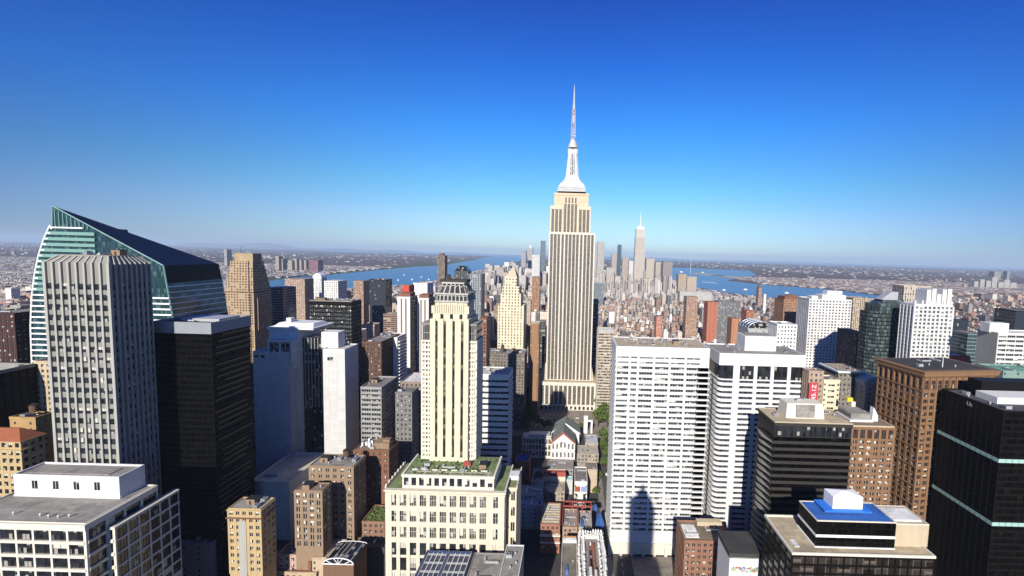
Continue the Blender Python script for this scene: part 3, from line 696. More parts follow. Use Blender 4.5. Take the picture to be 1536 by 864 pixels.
# white concrete complex
Y = 350.0; t = thing('white_concrete_complex', 'white concrete complex around a dark glass slot, in front of the dark grid tower', 'building', (at(434,527,Y).x, Y, 0)); ox = t.location.x
def blk(name, pl, pr, py, Yx, dep, mat, zb=0):
    z = zz(pl, py, Yx); mb = MB(); q = (xs(pl, Yx, z)-ox, xs(pr, Yx, z)-ox, Yx-Y, Yx-Y+dep); mb.box(*q, zb, z); o = mb.build(name, mat, t); return q, z, o
M['whitej'] = stone('white_concrete_panels', (.68,.67,.65), var=.10, streak=.16, joints=(7, 3.4, .3, 1))
q, z, o = blk('front_block', 379, 434, 527, Y, 16, M['whitej'])
mb = MB(); mb.box(q[0]+.4, q[1]-.4, q[2]+.4, q[3]-.4, z+.01, z+.25); mb.build('roof', M['gravellt'], o)
wme = MB(); wme.box(-1.6,1.6,-.05,.05,-1,1); wme = wme.mesh('window', [M['glassd']])
for u in (3, 8): inst('window', wme, o, (q[0]+u, q[2], z-4))
q, z, o = blk('upper_block', 403, 448, 493, Y+9, 30, M['whitew'])
mb = MB(); mb.box(q[0]-1.2, q[1]+13, q[2]-1.2, q[3]+1, z, z+1.4); mb.frus((q[0]+2,q[1]+11,q[2]+2,q[3]-4),(q[0]+5,q[1]+9,q[2]+6,q[3]-8), z+1.4, z+4.5); mb.box(q[0]+9, q[0]+13, q[2]+9, q[2]+14, z+4.5, z+8); mb.build('cornice', M['whitew'], o)
zq = zz(408, 509, Y+4); qb = (xs(408, Y+4, zq)-ox, xs(442, Y+4, zq)-ox, 2.0, 10.0); zlo = zz(408, 541, Y+4)
mb = MB(); mb.box(qb[0], qb[1], qb[2], qb[3], zlo-6, zq); mb.box(qb[0]-.3, qb[0]+.5, qb[2]-2.6, qb[2], zlo, zq); mb.box(qb[1]-.8, qb[1], qb[2]-2.6, qb[2], zlo, zq); mb.box((qb[0]+qb[1])/2-.5, (qb[0]+qb[1])/2+.5, qb[2]-2.6, qb[2], zlo, zq); mb.box(qb[0]-.3, qb[1], qb[2]-2.7, qb[2], zq-1, zq+.4); ob = mb.build('window_bay', M['whitew'], t)
wme = MB(); wme.box(-2.9,2.9,-.1,.1,-1.75,1.75); wme.box(-.12,.12,-.2,-.1,-1.75,1.75,1); wme = wme.mesh('window', [M['glassw'], M['steel']])
for i in range(2):
    for j in range(4): inst('window', wme, ob, (qb[0]+4.1+i*(qb[1]-qb[0])*.5, qb[2]-1.6, zlo+2.2+j*3.9))
q, z, o = blk('glass_slot', 447, 487, 506, Y+14, 20, M['glassd'])
mb = MB()
for i in range(9): u = q[0]+(q[1]-q[0])*i/8; mb.box(u-.2, u+.2, q[2]-.35, q[2]+.05, z-60, z)
mb.build('mullion', M['galv'], o)
zE = zz(484, 525, Y-5); q, z, o = blk('side_slab', 484, 517, 525, Y-5, 22, M['whitej'])
inst('window', wme, o, (q[0]+6, q[2]-.02, z-7), 0, (.8,1,.8)); roof(o, q, z, M['gravellt'], 1.1, M['whitew'])
zq = zz(482, 498, Y+2); mb = MB(); qq = (xs(482, Y+2, zq)-ox, xs(507, Y+2, zq)-ox, 2, 13); mb.box(*qq, z+.3, zq); mb.build('penthouse', M['whitew'], t)
s2 = LOW(386, 434, 722, 684, zz(434, 724, 302)); qq = (s2.x0-ox-5, s2.x1-ox, s2.Y-Y, 0-.5); mb = MB(); mb.box(*qq, 0, s2.h-1.2); po = mb.build('podium', M['white'], t)
roof(po, qq, s2.h-1.2, M['gravellt'], 1.2, M['white']); mb = MB(); mb.box(qq[0]+5, qq[0]+14, qq[2]+8, qq[2]+20, s2.h-1, s2.h+1); mb.build('roof_hatch', M['galv'], po)
PLACED.append((at(379,527,Y).x-3, at(540,527,Y).x+3, 298, 396, 379, 541, 690))

# dark grid tower and its neighbours towards the river
s = S(464, 527, 450, 450, 21, vis=520); t = bld('dark_grid_tower', 'wide dark grey office tower with a fine window grid behind the white concrete complex', s); rng = random.Random(7)
x0, x1, y0, y1 = s.plan; zt = s.h-5; mb = MB(); mb.box(x0, x1, y0, y1, 0, s.h-1); mb.box(x0-.4, x1+.4, y0-.4, y1+.4, zt, s.h-1.5)
lattice(mb, s.plan, 'FR', zt-100, zt, 20, 24, .5, 1.4, .35, .2); mb.build('wall', M['bronze'], t)
windows(t, s.plan, 'FR', zt-100, zt, 20, 24, .5, 1.4, [glass('grey_tower_glass', (.05,.055,.06), .2, .5, (1,1), .5, (.16,.17,.17), .3), M['dark'], M['blind']], rng, 1, limit=100, blind=.1)
roof(t, s.plan, s.h-1, M['gravel'], 1.0, M['greyd']); clutter(t, s.plan, s.h-.7, 10, rng, must=('bulkhead','bulkhead'))
simple('dark_tower', 'small black tower standing alone against the river', S(554, 579, 419, 900, 30, vis=447), (.015,.017,.024), 'glass', must=('bulkhead',))
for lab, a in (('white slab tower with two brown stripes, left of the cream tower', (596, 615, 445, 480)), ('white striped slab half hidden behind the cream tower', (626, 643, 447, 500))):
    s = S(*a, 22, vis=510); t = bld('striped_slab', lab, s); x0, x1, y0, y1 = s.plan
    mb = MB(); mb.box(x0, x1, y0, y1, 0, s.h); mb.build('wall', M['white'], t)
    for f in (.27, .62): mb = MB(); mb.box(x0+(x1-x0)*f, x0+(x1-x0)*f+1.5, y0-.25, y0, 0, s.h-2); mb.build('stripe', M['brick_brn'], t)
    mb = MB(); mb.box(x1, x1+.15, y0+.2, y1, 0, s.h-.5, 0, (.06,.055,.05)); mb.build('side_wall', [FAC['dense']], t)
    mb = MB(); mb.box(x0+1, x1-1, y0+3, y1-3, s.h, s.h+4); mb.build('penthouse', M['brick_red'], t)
simple('red_gabled_block', 'small bright red block above the striped slabs', S(603, 614, 428, 640, 20, vis=443), (.55,.07,.05), 'blank')
simple('white_apartment_tower', 'white apartment tower with a bare front against the river, above the striped slabs', S(620, 641, 424, 700, 30, vis=447), (.75,.74,.72), 'blank', must=('bulkhead',))
s = S(573, 596, 507, 400, 22, vis=553); t = bld('white_slab', 'bright windowless white slab with balconies on its dark side', s); x0, x1, y0, y1 = s.plan
mb = MB(); mb.box(x0, x1, y0, y1, 0, s.h); mb.build('wall', M['white'], t)
bal = MB(); bal.box(0, 1.4, -9.5, 9.5, 0, 1.1); bal = bal.mesh('balcony', [M['steel']])
for j in range(14): inst('balcony', bal, t, (x1, (y0+y1)/2, s.h-4-j*3.2))
mb = MB(); mb.box(x1, x1+.1, y0+.5, y1-.5, s.h-55, s.h-1); mb.build('side_glazing', M['glassd'], t); roof(t, s.plan, s.h, M['whiteroof'], 1.0, M['white'])
simple('brown_block', 'dark brown brick block left of the windowless white slab', S(543, 572, 512, 375, 40, vis=575), (.13,.075,.05), 'punch', n=4)
s = S(541, 572, 580, 330, 30, vis=650); simple('grey_setback_block', 'grey setback office block in the shade below the dark brown block', s, (.33,.32,.3), 'ribbon', n=4, must=('bulkhead',))
simple('grey_brick_block', 'small dark grey block with a window grid left of the cream tower', S(593, 618, 588, 326, 14, vis=655), (.2,.19,.18), 'punch', n=2)
simple('white_roofed_block', 'low block with a broad white roof beside the cream tower', S(601, 634, 572, 352, 28, vis=640), (.28,.22,.17), 'punch', (.75,.72,.68), n=2)
# ------------------------------------------------------------------ middle: green-roofed building with the cream tower
s = S(579, 757, 734, 230, 31, vis=864); t = bld('green_roofed_building', 'broad cream limestone building with a green planted roof at the foot of the cream tower', s); rng = random.Random(11)
x0, x1, y0, y1 = s.plan; W = s.w; zc = s.h; fl = 9.2; nf = 8
bays = [(.045,.085)] + [(.115+i*.0845, .115+i*.0845+.055) for i in range(9)] + [(.905,.945)]
mb = MB(); mb.box(x0, x1, y0+1.2, y1, 0, zc-.6)
edges = [0] + [e for b_ in bays for e in b_] + [1]
for i in range(0, len(edges), 2): mb.box(x0+W*edges[i], x0+W*edges[i+1], y0, y1 if False else y0+1.2, 0, zc-2.5)
for j in range(nf+1):
    z = zc-3.0-j*fl
    for a, b_ in bays:
        hgt = 2.9 if j in (0, 1, 2) else 1.5
        mb.box(x0+W*a, x0+W*b_, y0+(.0 if j < 3 else .5), y0+1.2, z-fl+.0, z-fl+hgt) if j < nf else None
mb.box(x0-.3, x1+.3, y0-.5, y0+1.2, zc-2.5, zc-1.6); mb.box(x0, x1, y0, y0+1.2, zc-1.6, zc-.6); mb.box(x0-.9, x1+.9, y0-1.1, y0+1.2, zc-.6, zc+.2)
for j in (2, 3): mb.box(x0-.25, x1+.25, y0-.35, y0, zc-3.0-j*fl+.2-fl*0, zc-3.0-j*fl+1.0) if j == 2 else None
M['basecream'] = stone('base_limestone', (.77,.70,.55), var=.1, streak=.16, joints=(2.4, 1.1, .12))
mb.build('wall', M['basecream'], t)
cnt = 0; rest = MB(); cache = {}
for j in range(nf):
    for i, (a, b_) in enumerate(bays):
        top = zc-3.0-j*fl; hgt = 2.9 if j in (0,1,2) else 1.5; ww = W*(b_-a); wh = fl-hgt; pan = 2 if i in (0,10) else 4
        key = (round(ww,2), hgt, pan)
        if key not in cache: cache[key] = [m_.mesh('window', [M['glassw'], M['cream'] if hgt > 2 else M['dark'], M['blind']]) for m_ in window_meshes('window', ww, wh, None, None, pan, True, 2)]
        inst('window', cache[key][rng.choice((0,0,0,0,0,0,1,2))], t, (x0+W*(a+b_)/2, y0+.75, top-wh/2))
# left return wall pilaster (slightly set back corner), attic, roofs
mb = MB(); mb.box(x0-1.6, x0, y0+2.5, y1, 0, zc-1.2); mb.build('corner_return', M['cream'], t)
za = zz(603, 711.5, 233); ap = (xs(603.5,233,za)-s.cx, xs(741,233,za)-s.cx, 3.0, 27.5)
mb = MB(); mb.box(ap[0], ap[1], ap[2], ap[3], zc-.6, za-1.0); mb.box(ap[0]-.5, ap[1]+.5, ap[2]-.5, ap[2]+.6, za-1.0, za+.1); mb.box(ap[0]-.5, ap[0]+.5, ap[2]+.6, ap[3], za-1.0, za+.25); mb.box(ap[1]-.5, ap[1]+.5, ap[2]+.6, ap[3], za-1.0, za+.25); att = mb.build('attic', M['creamlt'], t)
wm = [m_.mesh('window', [M['glassw'], M['steel'], M['blind']]) for m_ in window_meshes('window', (ap[1]-ap[0])/12*.62, (za-zc)*.62, None, None, 1, True)]
for i in range(12): inst('window', wm[rng.choice((0,0,1,2))], att, (ap[0]+(ap[1]-ap[0])*(i+.5)/12, ap[2]-.02, (zc+za)/2-.3))
mb = MB(); mb.box(ap[0]+.5, ap[1]-.5, ap[2]+.6, ap[3]-.5, za-1.0, za-.35); mb.build('planted_roof', M['greenroof'], t)
mb = MB(); mb.box(x0, ap[0]-.5, y0+1.2, y1, zc-.6, zc-.3); mb.box(ap[1]+.5, x1, y0+1.2, y1, zc-.6, zc-.3); mb.build('ledge_roof', M['greenroof'], t)
mb = MB(); mb.box(x0-1.7, x0-.9, y0+2.5, y1, zc-1.2, zc+.5)
for i in range(7): v = y0+3+i*4.1; mb.box(x0-1.6, x0-1.0, v, v+.6, zc+.5, zc+1.5)
mb.build('balustrade', M['creamlt'], t); mb = MB(); mb.box(x1-.2, x1+.5, y0+1.2, y1, zc-1.2, zc+.5); mb.build('balustrade', M['creamlt'], t)
zw = zz(760, 731, 238); wq = (x1+.5, xs(775,238,zw)-s.cx, 8.0, 31.0)
mb = MB(); mb.box(*wq, 0, zw-.8); mb.box(wq[0], wq[1]+.5, wq[2]-.5, wq[2]+.4, zw-.8, zw); mb.box(wq[1]-.3, wq[1]+.4, wq[2]+.4, wq[3], zw-.8, zw+.6); wo = mb.build('right_wing', M['cream'], t)
mb = MB(); mb.box(wq[0]+.1, wq[1]-.3, wq[2]+.4, wq[3]-.3, zw-.8, zw-.5); mb.build('wing_roof', M['greenroof'], wo)
wm2 = MB(); wm2.box(-1.1,1.1,-.06,.03,-2.6,2.6); wm2.box(-.1,.1,-.12,-.05,-2.6,2.6,1); wm2 = wm2.mesh('window', [M['glassd'], M['cream']])
for j in range(6): inst('window', wm2, wo, ((wq[0]+wq[1])/2+.6, wq[2], zw-5-j*fl))
mb = MB(); mb.box(-2.6,2.6,-3,3,0,2.2); mb.box(-2.9,2.9,-3.3,3.3,2.2,2.6); mb.build('roof_house', M['whitew'], wo, ((wq[0]+wq[1])/2-.3, 20, zw-.5))
clutter(t, (ap[0]+2, ap[0]+40, 6, 18), za-.35, 6, rng); clutter(t, (ap[1]-20, ap[1]-3, 5, 20), za-.35, 4, rng, must=('bulkhead',)); clutter(t, (wq[0]+.5,wq[1]-1,10,30), zw-.5, 4, rng, kinds=('air_conditioner','vent','skylight'))
M['shrub'] = roofmat('shrub_leaves', (.05,.085,.03), 1.5)
pt = MB()
for i in range(7): u = ap[0]+4+i*(ap[1]-ap[0]-8)/6; pt.box(u, u+.7, 4.5, 11, za-.34, za-.28)
pt.box(ap[0]+2, ap[1]-2, 7, 8, za-.345, za-.3); pt.build('gravel_path', M['gravellt'], att)
for i in range(8): u = ap[0]+5+i*(ap[1]-ap[0]-12)/7; pl_ = MB(); pl_.box(-1.6,1.6,-.5,.5,0,.7); pl_.box(-1.4,1.4,-.35,.35,.7,1.2,1); pl_.build('planter', [M['creamlt'], M['shrub']], att, (u, 9.4, za-.35))
sh = MB()                                          # low shrubs on the planted roof
for i in range(150):
    x, y = rng.uniform(ap[0]+1.2, ap[1]-1.2), rng.uniform(4.5, 26); r = rng.uniform(.25, .8)
    a = rng.uniform(0, 3); sh.frus((x-r,x+r,y-r,y+r), (x-r*.4,x+r*.3,y-r*.5,y+r*.4), za-.35, za-.35+r*rng.uniform(.5,1.1))
sh.build('shrub_planting', M['shrub'], t, kind='stuff')
GB = (ap, za, s)

Y = ground(672, 691, za).y
t = thing('cream_tower', 'slim cream limestone tower with four dark window strips and a dark lattice crown', 'building', (xs(673.5, Y, za), Y, 0)); ox = t.location.x
zt = zz(645, 478, Y); X = lambda px, z: xs(px, Y, z)-ox
a, b_ = X(645, zt), X(703, zt); D = 24.0
# straighten the strips: four dark strips between five piers
strips = [(.135,.20),(.345,.415),(.58,.645),(.80,.87)]; Wt = b_-a
mb = MB(); mb.box(a, b_, .8, D, 0, zt); e = [0]+[v for q in strips for v in q]+[1]
for i in range(0, len(e), 2): mb.box(a+Wt*e[i], a+Wt*e[i+1], 0, .8, za-.3, zt)
mb.box(a-.2, b_+.2, -.3, 0, za-.3, za+2.2); mb.build('shaft', M['cream'], t)
M['stripg'] = glass('strip_glazing', (.03,.028,.024), .2, .5, (2, 3.3), .8, (.16,.13,.08), .3)
for q in strips:
    g = MB(); g.box(a+Wt*q[0]+.02, a+Wt*q[1]-.02, .5, .85, za, zt-1.2); g.build('window_strip', M['stripg'], t)
wzt = zz(645, 481, Y)-2; zl = za-.3
for sgn in (-1, 1):
    w0, w1 = (X(630.5, wzt), a) if sgn < 0 else (b_, X(713, wzt))
    mb = MB(); pl_ = (w0, w1, 3.0, D-3); mb.box(w0+.5, w1-.5, 3.5, D-3.5, 0, wzt-11); nfw = 26
    lattice(mb, (w0, w1, 3.4, D-3), 'F', zl, wzt-11, 3, nfw, .8, 1.3, .55, .35)
    lattice(mb, (w0, w1-.45 if sgn < 0 else w1, 3.4, D-3), 'R' if sgn > 0 else 'L', zl, wzt-11, 3, nfw, .8, 1.3, .4, .3)
    mb.box(w0-.5, w1+.2 if sgn < 0 else w1+.6, 2.3, D-2.5, wzt-11, wzt-10); wg = mb.build('side_wing', M['creamlt'], t)
    windows(wg, (w0+.5, w1-.5, 3.5, D-3.5), 'F', zl, wzt-11, 3, nfw, .5, .9, [M['glassd'], M['dark'], M['blind']], rng, 1, limit=78, blind=.2)
    bl = MB(); bl.box(0, 1, 0, 1, 0, 1)
    for j in range(0, nfw, 2): # small balconies
        z = zl+(wzt-11-zl)*j/nfw; o = MB(); o.box(w0-.3, w1+.3, 2.0, 2.9, z, z+.25); o.box(w0-.3, w1+.3, 2.0, 2.1, z+.25, z+1.2); o.build('balcony', M['creamlt'], wg)
    # glazed lantern on top of the wing
    ln = MB(); ln.box(w0+.6, w1-.4, 3.6, D-5, wzt-10, wzt-1, 1)
    for i in range(5): u = w0+.3+(w1-w0-.6)*i/4; ln.box(u-.2, u+.2, 3.2, 3.7, wzt-10, wzt-1)
    ln.box(w0-.4, w1+.2, 2.6, D-4, wzt-1, wzt+.2); ln.box(w0-.2, w1+.1, 3.0, D-4.4, wzt-5.9, wzt-5.4); ln.build('lantern', [M['greyd'], M['glassd']], wg)
zb1 = zz(651, 452.5, Y); a1, b1 = X(651, zb1), X(699, zb1)
mb = MB(); mb.box(a+1.2, b_-1.2, 1.5, D-2, zt, zt+3); mb.box(a1, b1, 2.6, D-3, zt+3, zb1); mb.box(a1-.3, b1+.3, 2.3, D-2.7, zb1-2.2, zb1-1.6)
for i in range(14): u = a1+1+(b1-a1-2)*i/13; hh = rng.uniform(2.5, 5); mb.box(u-.35, u+.35, 1.9, 2.7, zt+3, zt+5+hh)
for u in (a1-1.6, a1-.6, b1-.2, b1+.8): mb.box(u-.5, u+.5, 1.8, 3.4, zt+3, zt+7.5)
up = mb.build('upper_stage', M['cream'], t)
wm3 = MB(); wm3.box(-.45,.45,-.05,.05,-2.1,2.1); wm3 = wm3.mesh('window', [M['glassd']])
for f in (.2,.25,.5,.55,.8,.85): inst('window', wm3, up, (a1+(b1-a1)*f, 1.48, zt+.9), 0, (1,1,.9))
def arcade(name, px0, px1, py0, py1, inset, n, y0_, taper):
    za_, zb_ = zz(px0, py0, Y), zz(px0, py1, Y); l0, r0 = X(px0, za_), X(px1, za_); d0, d1 = y0_, D-y0_
    mb = MB(); mb.frus((l0+.5, r0-.5, d0+.5, d1-.5), (l0+.5+taper, r0-.5-taper, d0+.5+taper, d1-.5-taper), za_, zb_, 1)
    for i in range(n+1):
        f = i/n; u0 = l0+(r0-l0)*f; u1 = l0+taper+(r0-l0-2*taper)*f
        mb.tube((u0, d0, za_), (u1, d0+taper, zb_), .42, 4); v0 = d0+(d1-d0)*f; v1 = d0+taper+(d1-d0-2*taper)*f; mb.tube((r0, v0, za_), (r0-taper, v1, zb_), .42, 4); mb.tube((l0, v0, za_), (l0+taper, v1, zb_), .42, 4)
    for i in range(n): # arches
        ua = l0+(r0-l0)*i/n; ub = l0+(r0-l0)*(i+1)/n; zmid = za_+(zb_-za_)*.62
        for k in range(4):
            p0, p1 = math.pi*k/4, math.pi*(k+1)/4; c = (ua+ub)/2; rr = (ub-ua)/2
            mb.tube((c-rr*math.cos(p0), d0+taper*.6, zmid+rr*.7*math.sin(p0)), (c-rr*math.cos(p1), d0+taper*.6, zmid+rr*.7*math.sin(p1)), .24, 4)
    mb.box(l0-.7, r0+.7, d0-.7, d1+.7, za_-.6, za_+.35); mb.box(l0+taper-.8, r0-taper+.8, d0+taper-.8, d1-taper+.8, zb_-.2, zb_+.7)
    return mb.build(name, [M['creamlt2'], M['tar']], t), zb_
M['creamlt2'] = stone('weathered_stone_ribs', (.52,.51,.46), var=.25, streak=.3)
arcade('crown_gallery', 652, 699.5, 452, 441.5, 0, 8, 2.6, .3)
_, zq = arcade('crown_top', 654, 697.5, 441, 425.5, 0, 5, 3.2, 2.6)
mb = MB(); mb.box(-8, 8, 7, 17, zq+.7, zq+2.2); mb.cyl(-4, 11, 1.6, 1.3, zq+2.2, zq+5, 8); mb.cyl(5, 12, .3, .1, zq+2.2, zq+7, 6); mb.build('roof', M['tar'], t)
PLACED.append((xs(630,Y,za), xs(717,Y,za), Y-2, Y+30, 630, 718, 690))
cr_o = MB(); cr_o.box(-2.2,2.2,-1.3,1.3,0,1.6); cr_o.box(-1.8,1.8,-1,1,1.6,2.2); o = cr_o.build('roof_shed', M['red'], None, (xs(701, Y-4, za), Y-4, za-.35)); tag(o, 'small red shed on the green roof at the foot of the cream tower', 'shed')

# white banded office behind the cream tower
s = S(690, 763, 560, 372, 25, vis=675); t = bld('banded_office', 'white office block with horizontal bands right behind the cream tower', s); wl = MB(); bands(t, s.plan, 0, s.h-5, 20, 3.2, M['glassw'], wl, mull=None, proud=.5); wl.box(s.plan[0]-.4, s.plan[1]+.4, -.4, s.dep+.4, s.h-5, s.h-1.2); wl.build('wall', M['white'], t); roof(t, s.plan, s.h-1.2, M['gravellt'], 1.2, M['white']); clutter(t, s.plan, s.h-.9, 10, rng, must=('bulkhead','water_tank'))
# pyramid-topped stone tower
Y = 600.0; t = thing('setback_tower', 'pale stone setback tower with a pointed pyramid roof left of the tall spire tower', 'building', (at(766,440,Y).x, Y, 0)); ox = t.location.x; X = lambda px, py: at(px, py, Y).x-ox
cc = (.62,.53,.37); prev = 0
tiers = [(747,786,458,0),(750.5,781,441,2),(753,778.5,430,4),(756.5,774.5,416,6)]
for i, (pl, pr, py, ins) in enumerate(tiers):
    z = zz((pl+pr)/2, py, Y); mb = MB(); mb.box(X(pl,py), X(pr,py), ins, 36-ins, prev, z, 0, cc); mb.build('tier', [FAC['small']], t); prev = z
za_ = zz(770, 401, Y); mb = MB(); pl, pr = X(756.5,416), X(774.5,416); mb.frus((pl,pr,6,30), ((pl+pr)/2+1.6,(pl+pr)/2+2.8,17,19), prev, za_); mb.build('pyramid_roof', M['lime'], t)
PLACED.append((at(746,440,Y).x, at(788,440,Y).x, Y, Y+40, 746, 788, 520))
s = S(728, 787, 530, 520, 30, vis=600); t = simple('old_loft_block', 'grey brown loft block with a cluttered roof in front of the pyramid tower', s, (.2,.17,.14), 'punch', n=24, must=('water_tank','water_tank','bulkhead','bulkhead'))
simple('brick_tower', 'slim brown brick tower left of the tall spire tower', S(798, 810, 415, 1100, 30, vis=468), (.36,.2,.11), 'dense')
simple('brown_slab', 'bare brown slab with a cream roof beside the spire tower', S(796, 809, 485, 560, 22, vis=552), (.3,.17,.09), 'blank', (.6,.52,.4))
simple('glass_slab', 'narrow dark glass slab between the brown slab and the spire tower', S(809.5, 818, 482, 640, 18, vis=560), (.12,.13,.13), 'ribbon')

# ------------------------------------------------------------------ the spire tower
Y = ground(848, 615).y; t = thing('spire_tower', 'very tall limestone tower with dark window strips and a white spire in the centre', 'skyscraper', (at(850, 500, Y).x, Y, 0)); ox = t.location.x; rng = random.Random(21)
def X(px, py, Yx=None): return at(px, py, Yx or Y).x-ox
M['esb_w'] = stone('spire_tower_limestone', (.75,.695,.60), var=.09, streak=.1)
M['esb_s'] = glass('strip_spandrels', (.115,.10,.082), .4, .35, (1.5, 3.6), .3, (.035,.033,.03), .42, (.3, (.145,.125,.10)))
zp = zz(848, 573.5, Y); z1 = zz(852, 349, Y+9); z2 = zz(852, 309, Y+9); z3 = zz(855, 289, Y+9)
def strip_face(parent, plan, kinds, z0_, z1_, n, pw, heavy=(), pd=.9, cap=4.0, name='window_strip', mat=None):
    mb = MB(); mb.box(plan[0], plan[1], plan[2], plan[3], z0_, z1_)
    for k in kinds:
        L = flen(plan, k); nn = n if k == 'F' else max(3, round(n*L/flen(plan, 'F')))
        for i in range(nn+1):
            hw = pw*(1.7 if k == 'F' and i in heavy else 1.0)/2; u = L*i/nn; a, b2 = u-hw, u+hw
            if i == 0: a = -pd if k == 'F' else 0; b2 = max(b2, hw*1.6)
            if i == nn: b2 = L+pd if k == 'F' else L; a = min(a, L-hw*1.6)
            obox(mb, plan, k, a, b2, 0, pd*(1.3 if k == 'F' and i in heavy else 1), z0_, z1_)
        obox(mb, plan, k, -pd if k == 'F' else 0, L+pd if k == 'F' else L, 0, pd+.25, z1_-cap, z1_)
    w = mb.build('wall', mat or M['esb_w'], parent)
    for k in kinds:
        L = flen(plan, k); nn = n if k == 'F' else max(3, round(n*L/flen(plan, 'F')))
        for i in range(nn):
            g = MB(); obox(g, plan, k, L*i/nn+pw*.4, L*(i+1)/nn-pw*.4, .05, .3, z0_+1, z1_-cap+.1); g.build(name, M['esb_s'], w)
    return w
pod = (X(803.5, 573), X(893, 573), 0, 62); strip_face(t, pod, 'FLR', 7.0, zp, 13, 1.9, (), .8, 4.5)
mb = MB(); mb.box(pod[0]-.8, pod[1]+.8, -.8, 62, 0, 7); mb.box(pod[0]-4, pod[0]-.8, -2, 6, 0, 11); mb.box(pod[1]+.8, pod[1]+4, -2, 6, 0, 11); mb.build('base', M['esb_w'], t)
dm = MB(); dm.box(-1.5,1.5,-.1,.1,-2.3,2.3); dm = dm.mesh('entrance', [M['glassd']])
for i in range(14): inst('entrance', dm, t, (pod[0]+3.5+(pod[1]-pod[0]-7)*i/13, -.85, 3.4))
mb = MB(); mb.box(pod[0]+.8, pod[1]-.8, .8, 61, zp, zp+.5); mb.build('podium_roof', M['tan_roof'], t)
sh_ = (X(820, 560, Y+9), X(885.5, 560, Y+9), 9, 53)
mb = MB(); zs = zz(850, 543, Y+9)
mb.frus((pod[0]+1.5, pod[1]-1.5, 10, 60), (sh_[0]-.5, sh_[1]+.5, 12, 56), zp+.5, zs); mb.build('setback', M['lime'], t)
strip_face(t, sh_, 'FLR', zp+.5, z1, 12, 1.12, (3, 4, 8, 9), .9, 2.5)
s2 = (X(826, 330, Y+11), X(885, 330, Y+11), 11, 51)
M['esb_u2'] = stone('warm_shoulder_limestone', (.74,.62,.45), var=.08, streak=.12)
w2 = strip_face(t, (s2[0], s2[0]+(s2[1]-s2[0])*.30, 11, 51), 'FL', z1, z2, 3, 1.3, (), .8, 4.5, mat=M['esb_u2'])
w2 = strip_face(t, (s2[1]-(s2[1]-s2[0])*.30, s2[1], 11, 51), 'FR', z1, z2, 3, 1.3, (), .8, 4.5, mat=M['esb_u2'])
cpl = (s2[0]+(s2[1]-s2[0])*.30+.85, s2[1]-(s2[1]-s2[0])*.30-.85, 12.5, 50); strip_face(t, cpl, 'F', z1, z2+4, 4, 1.3, (), .7, 1.0, mat=M['esb_u2'])
s3 = (X(831.5, 295, Y+13), X(883, 295, Y+13), 13, 49); mb = MB(); mb.box(*s3, z2, z3); mb.box(s3[0]-.5, s3[1]+.5, 12.5, 49.5, z3-3, z3)
for i in range(9):
    u = s3[0]+(s3[1]-s3[0])*(i+.5)/9; mb.box(u-1.6, u+1.6, 12.4, 13, z2, z2+9+3*math.sin(math.pi*(i+.5)/9))
M['esb_u'] = stone('warm_upper_limestone', (.74,.60,.42), var=.08, streak=.12, joints=(2.2, 1.4, .12)); mb.build('upper_stage', M['esb_u'], t)
g = MB()
for i in range(4): u = (cpl[0]+cpl[1])/2+(i-1.5)*4.4; g.box(u-1.1, u+1.1, 12.25, 12.6, z2+4, z2+12)
g.build('arched_window', M['esb_s'], t, kind='stuff')
mb = MB(); c = (s3[0]+s3[1])/2; cyy = 31.0
def zpx(py): return zz(858, py, Y+26)
def hw(pxw): return pxw/2*(Y+26)/F
M['mastm'] = stone('mast_metal', (.62,.62,.62), .55, var=.14, streak=.3, joints=(3, 2.4, .3))
for w_, y0_, y1_ in ((41, 289, 284), (38.5, 283.4, 280.5)): mb.box(c-hw(w_), c+hw(w_), cyy-hw(w_)*.85, cyy+hw(w_)*.85, zpx(y0_), zpx(y1_))
mb.box(c-hw(42), c+hw(42), cyy-hw(42)*.85, cyy+hw(42)*.85, zpx(286.5), zpx(285.6))
def fr2(w0, w1, ya, yb): mb.frus((c-hw(w0),c+hw(w0),cyy-hw(w0)*.87,cyy+hw(w0)*.87), (c-hw(w1),c+hw(w1),cyy-hw(w1)*.87,cyy+hw(w1)*.87), zpx(ya), zpx(yb))
fr2(37.5, 33, 280.5, 276); fr2(29.5, 25, 276, 271.5); fr2(22.5, 19.5, 271.5, 266); mb.build('crown', M['mastm'], t)
mb = MB(); fr2(17.5, 12.5, 266.2, 243); fr2(12.5, 10.5, 243, 222)
for sx in (-1, 1):                                 # winged buttresses
    mb.frus((c+sx*hw(17.5)-.9,c+sx*hw(17.5)+.9,cyy-1.4,cyy+1.4),(c+sx*hw(11)-.6,c+sx*hw(11)+.6,cyy-1,cyy+1), zpx(266), zpx(225))
    mb.box(c+sx*hw(12.5)-.8, c+sx*hw(12.5)+.8, cyy-2, cyy+2, zpx(230), zpx(222))
mb.frus((c-3.2,c+3.2,cyy-hw(16)-.9,cyy-hw(14)), (c-2.2,c+2.2,cyy-hw(10)-.7,cyy-hw(9)), zpx(266), zpx(226)); mast = mb.build('mast', M['mastm'], t)
for u, wd in ((-2.2, .5), (2.2, .5), (0, .7)):
    g = MB(); g.frus((c+u*1.15-wd, c+u*1.15+wd, cyy-hw(16)-1.1, cyy-hw(14)), (c+u*.8-wd*.7, c+u*.8+wd*.7, cyy-hw(10)-.9, cyy-hw(9)), zpx(263), zpx(229)); g.build('mast_window_strip', M['glassw'], mast)
mb = MB(); mb.cyl(c, cyy, hw(14.5), hw(13.5), zpx(221), zpx(216), 20); mb.cyl(c, cyy, hw(12), hw(10), zpx(216), zpx(212), 20); mb.cyl(c, cyy, hw(9), hw(7), zpx(212), zpx(207.5), 16); mb.build('mooring_drum', M['mastm'], t)
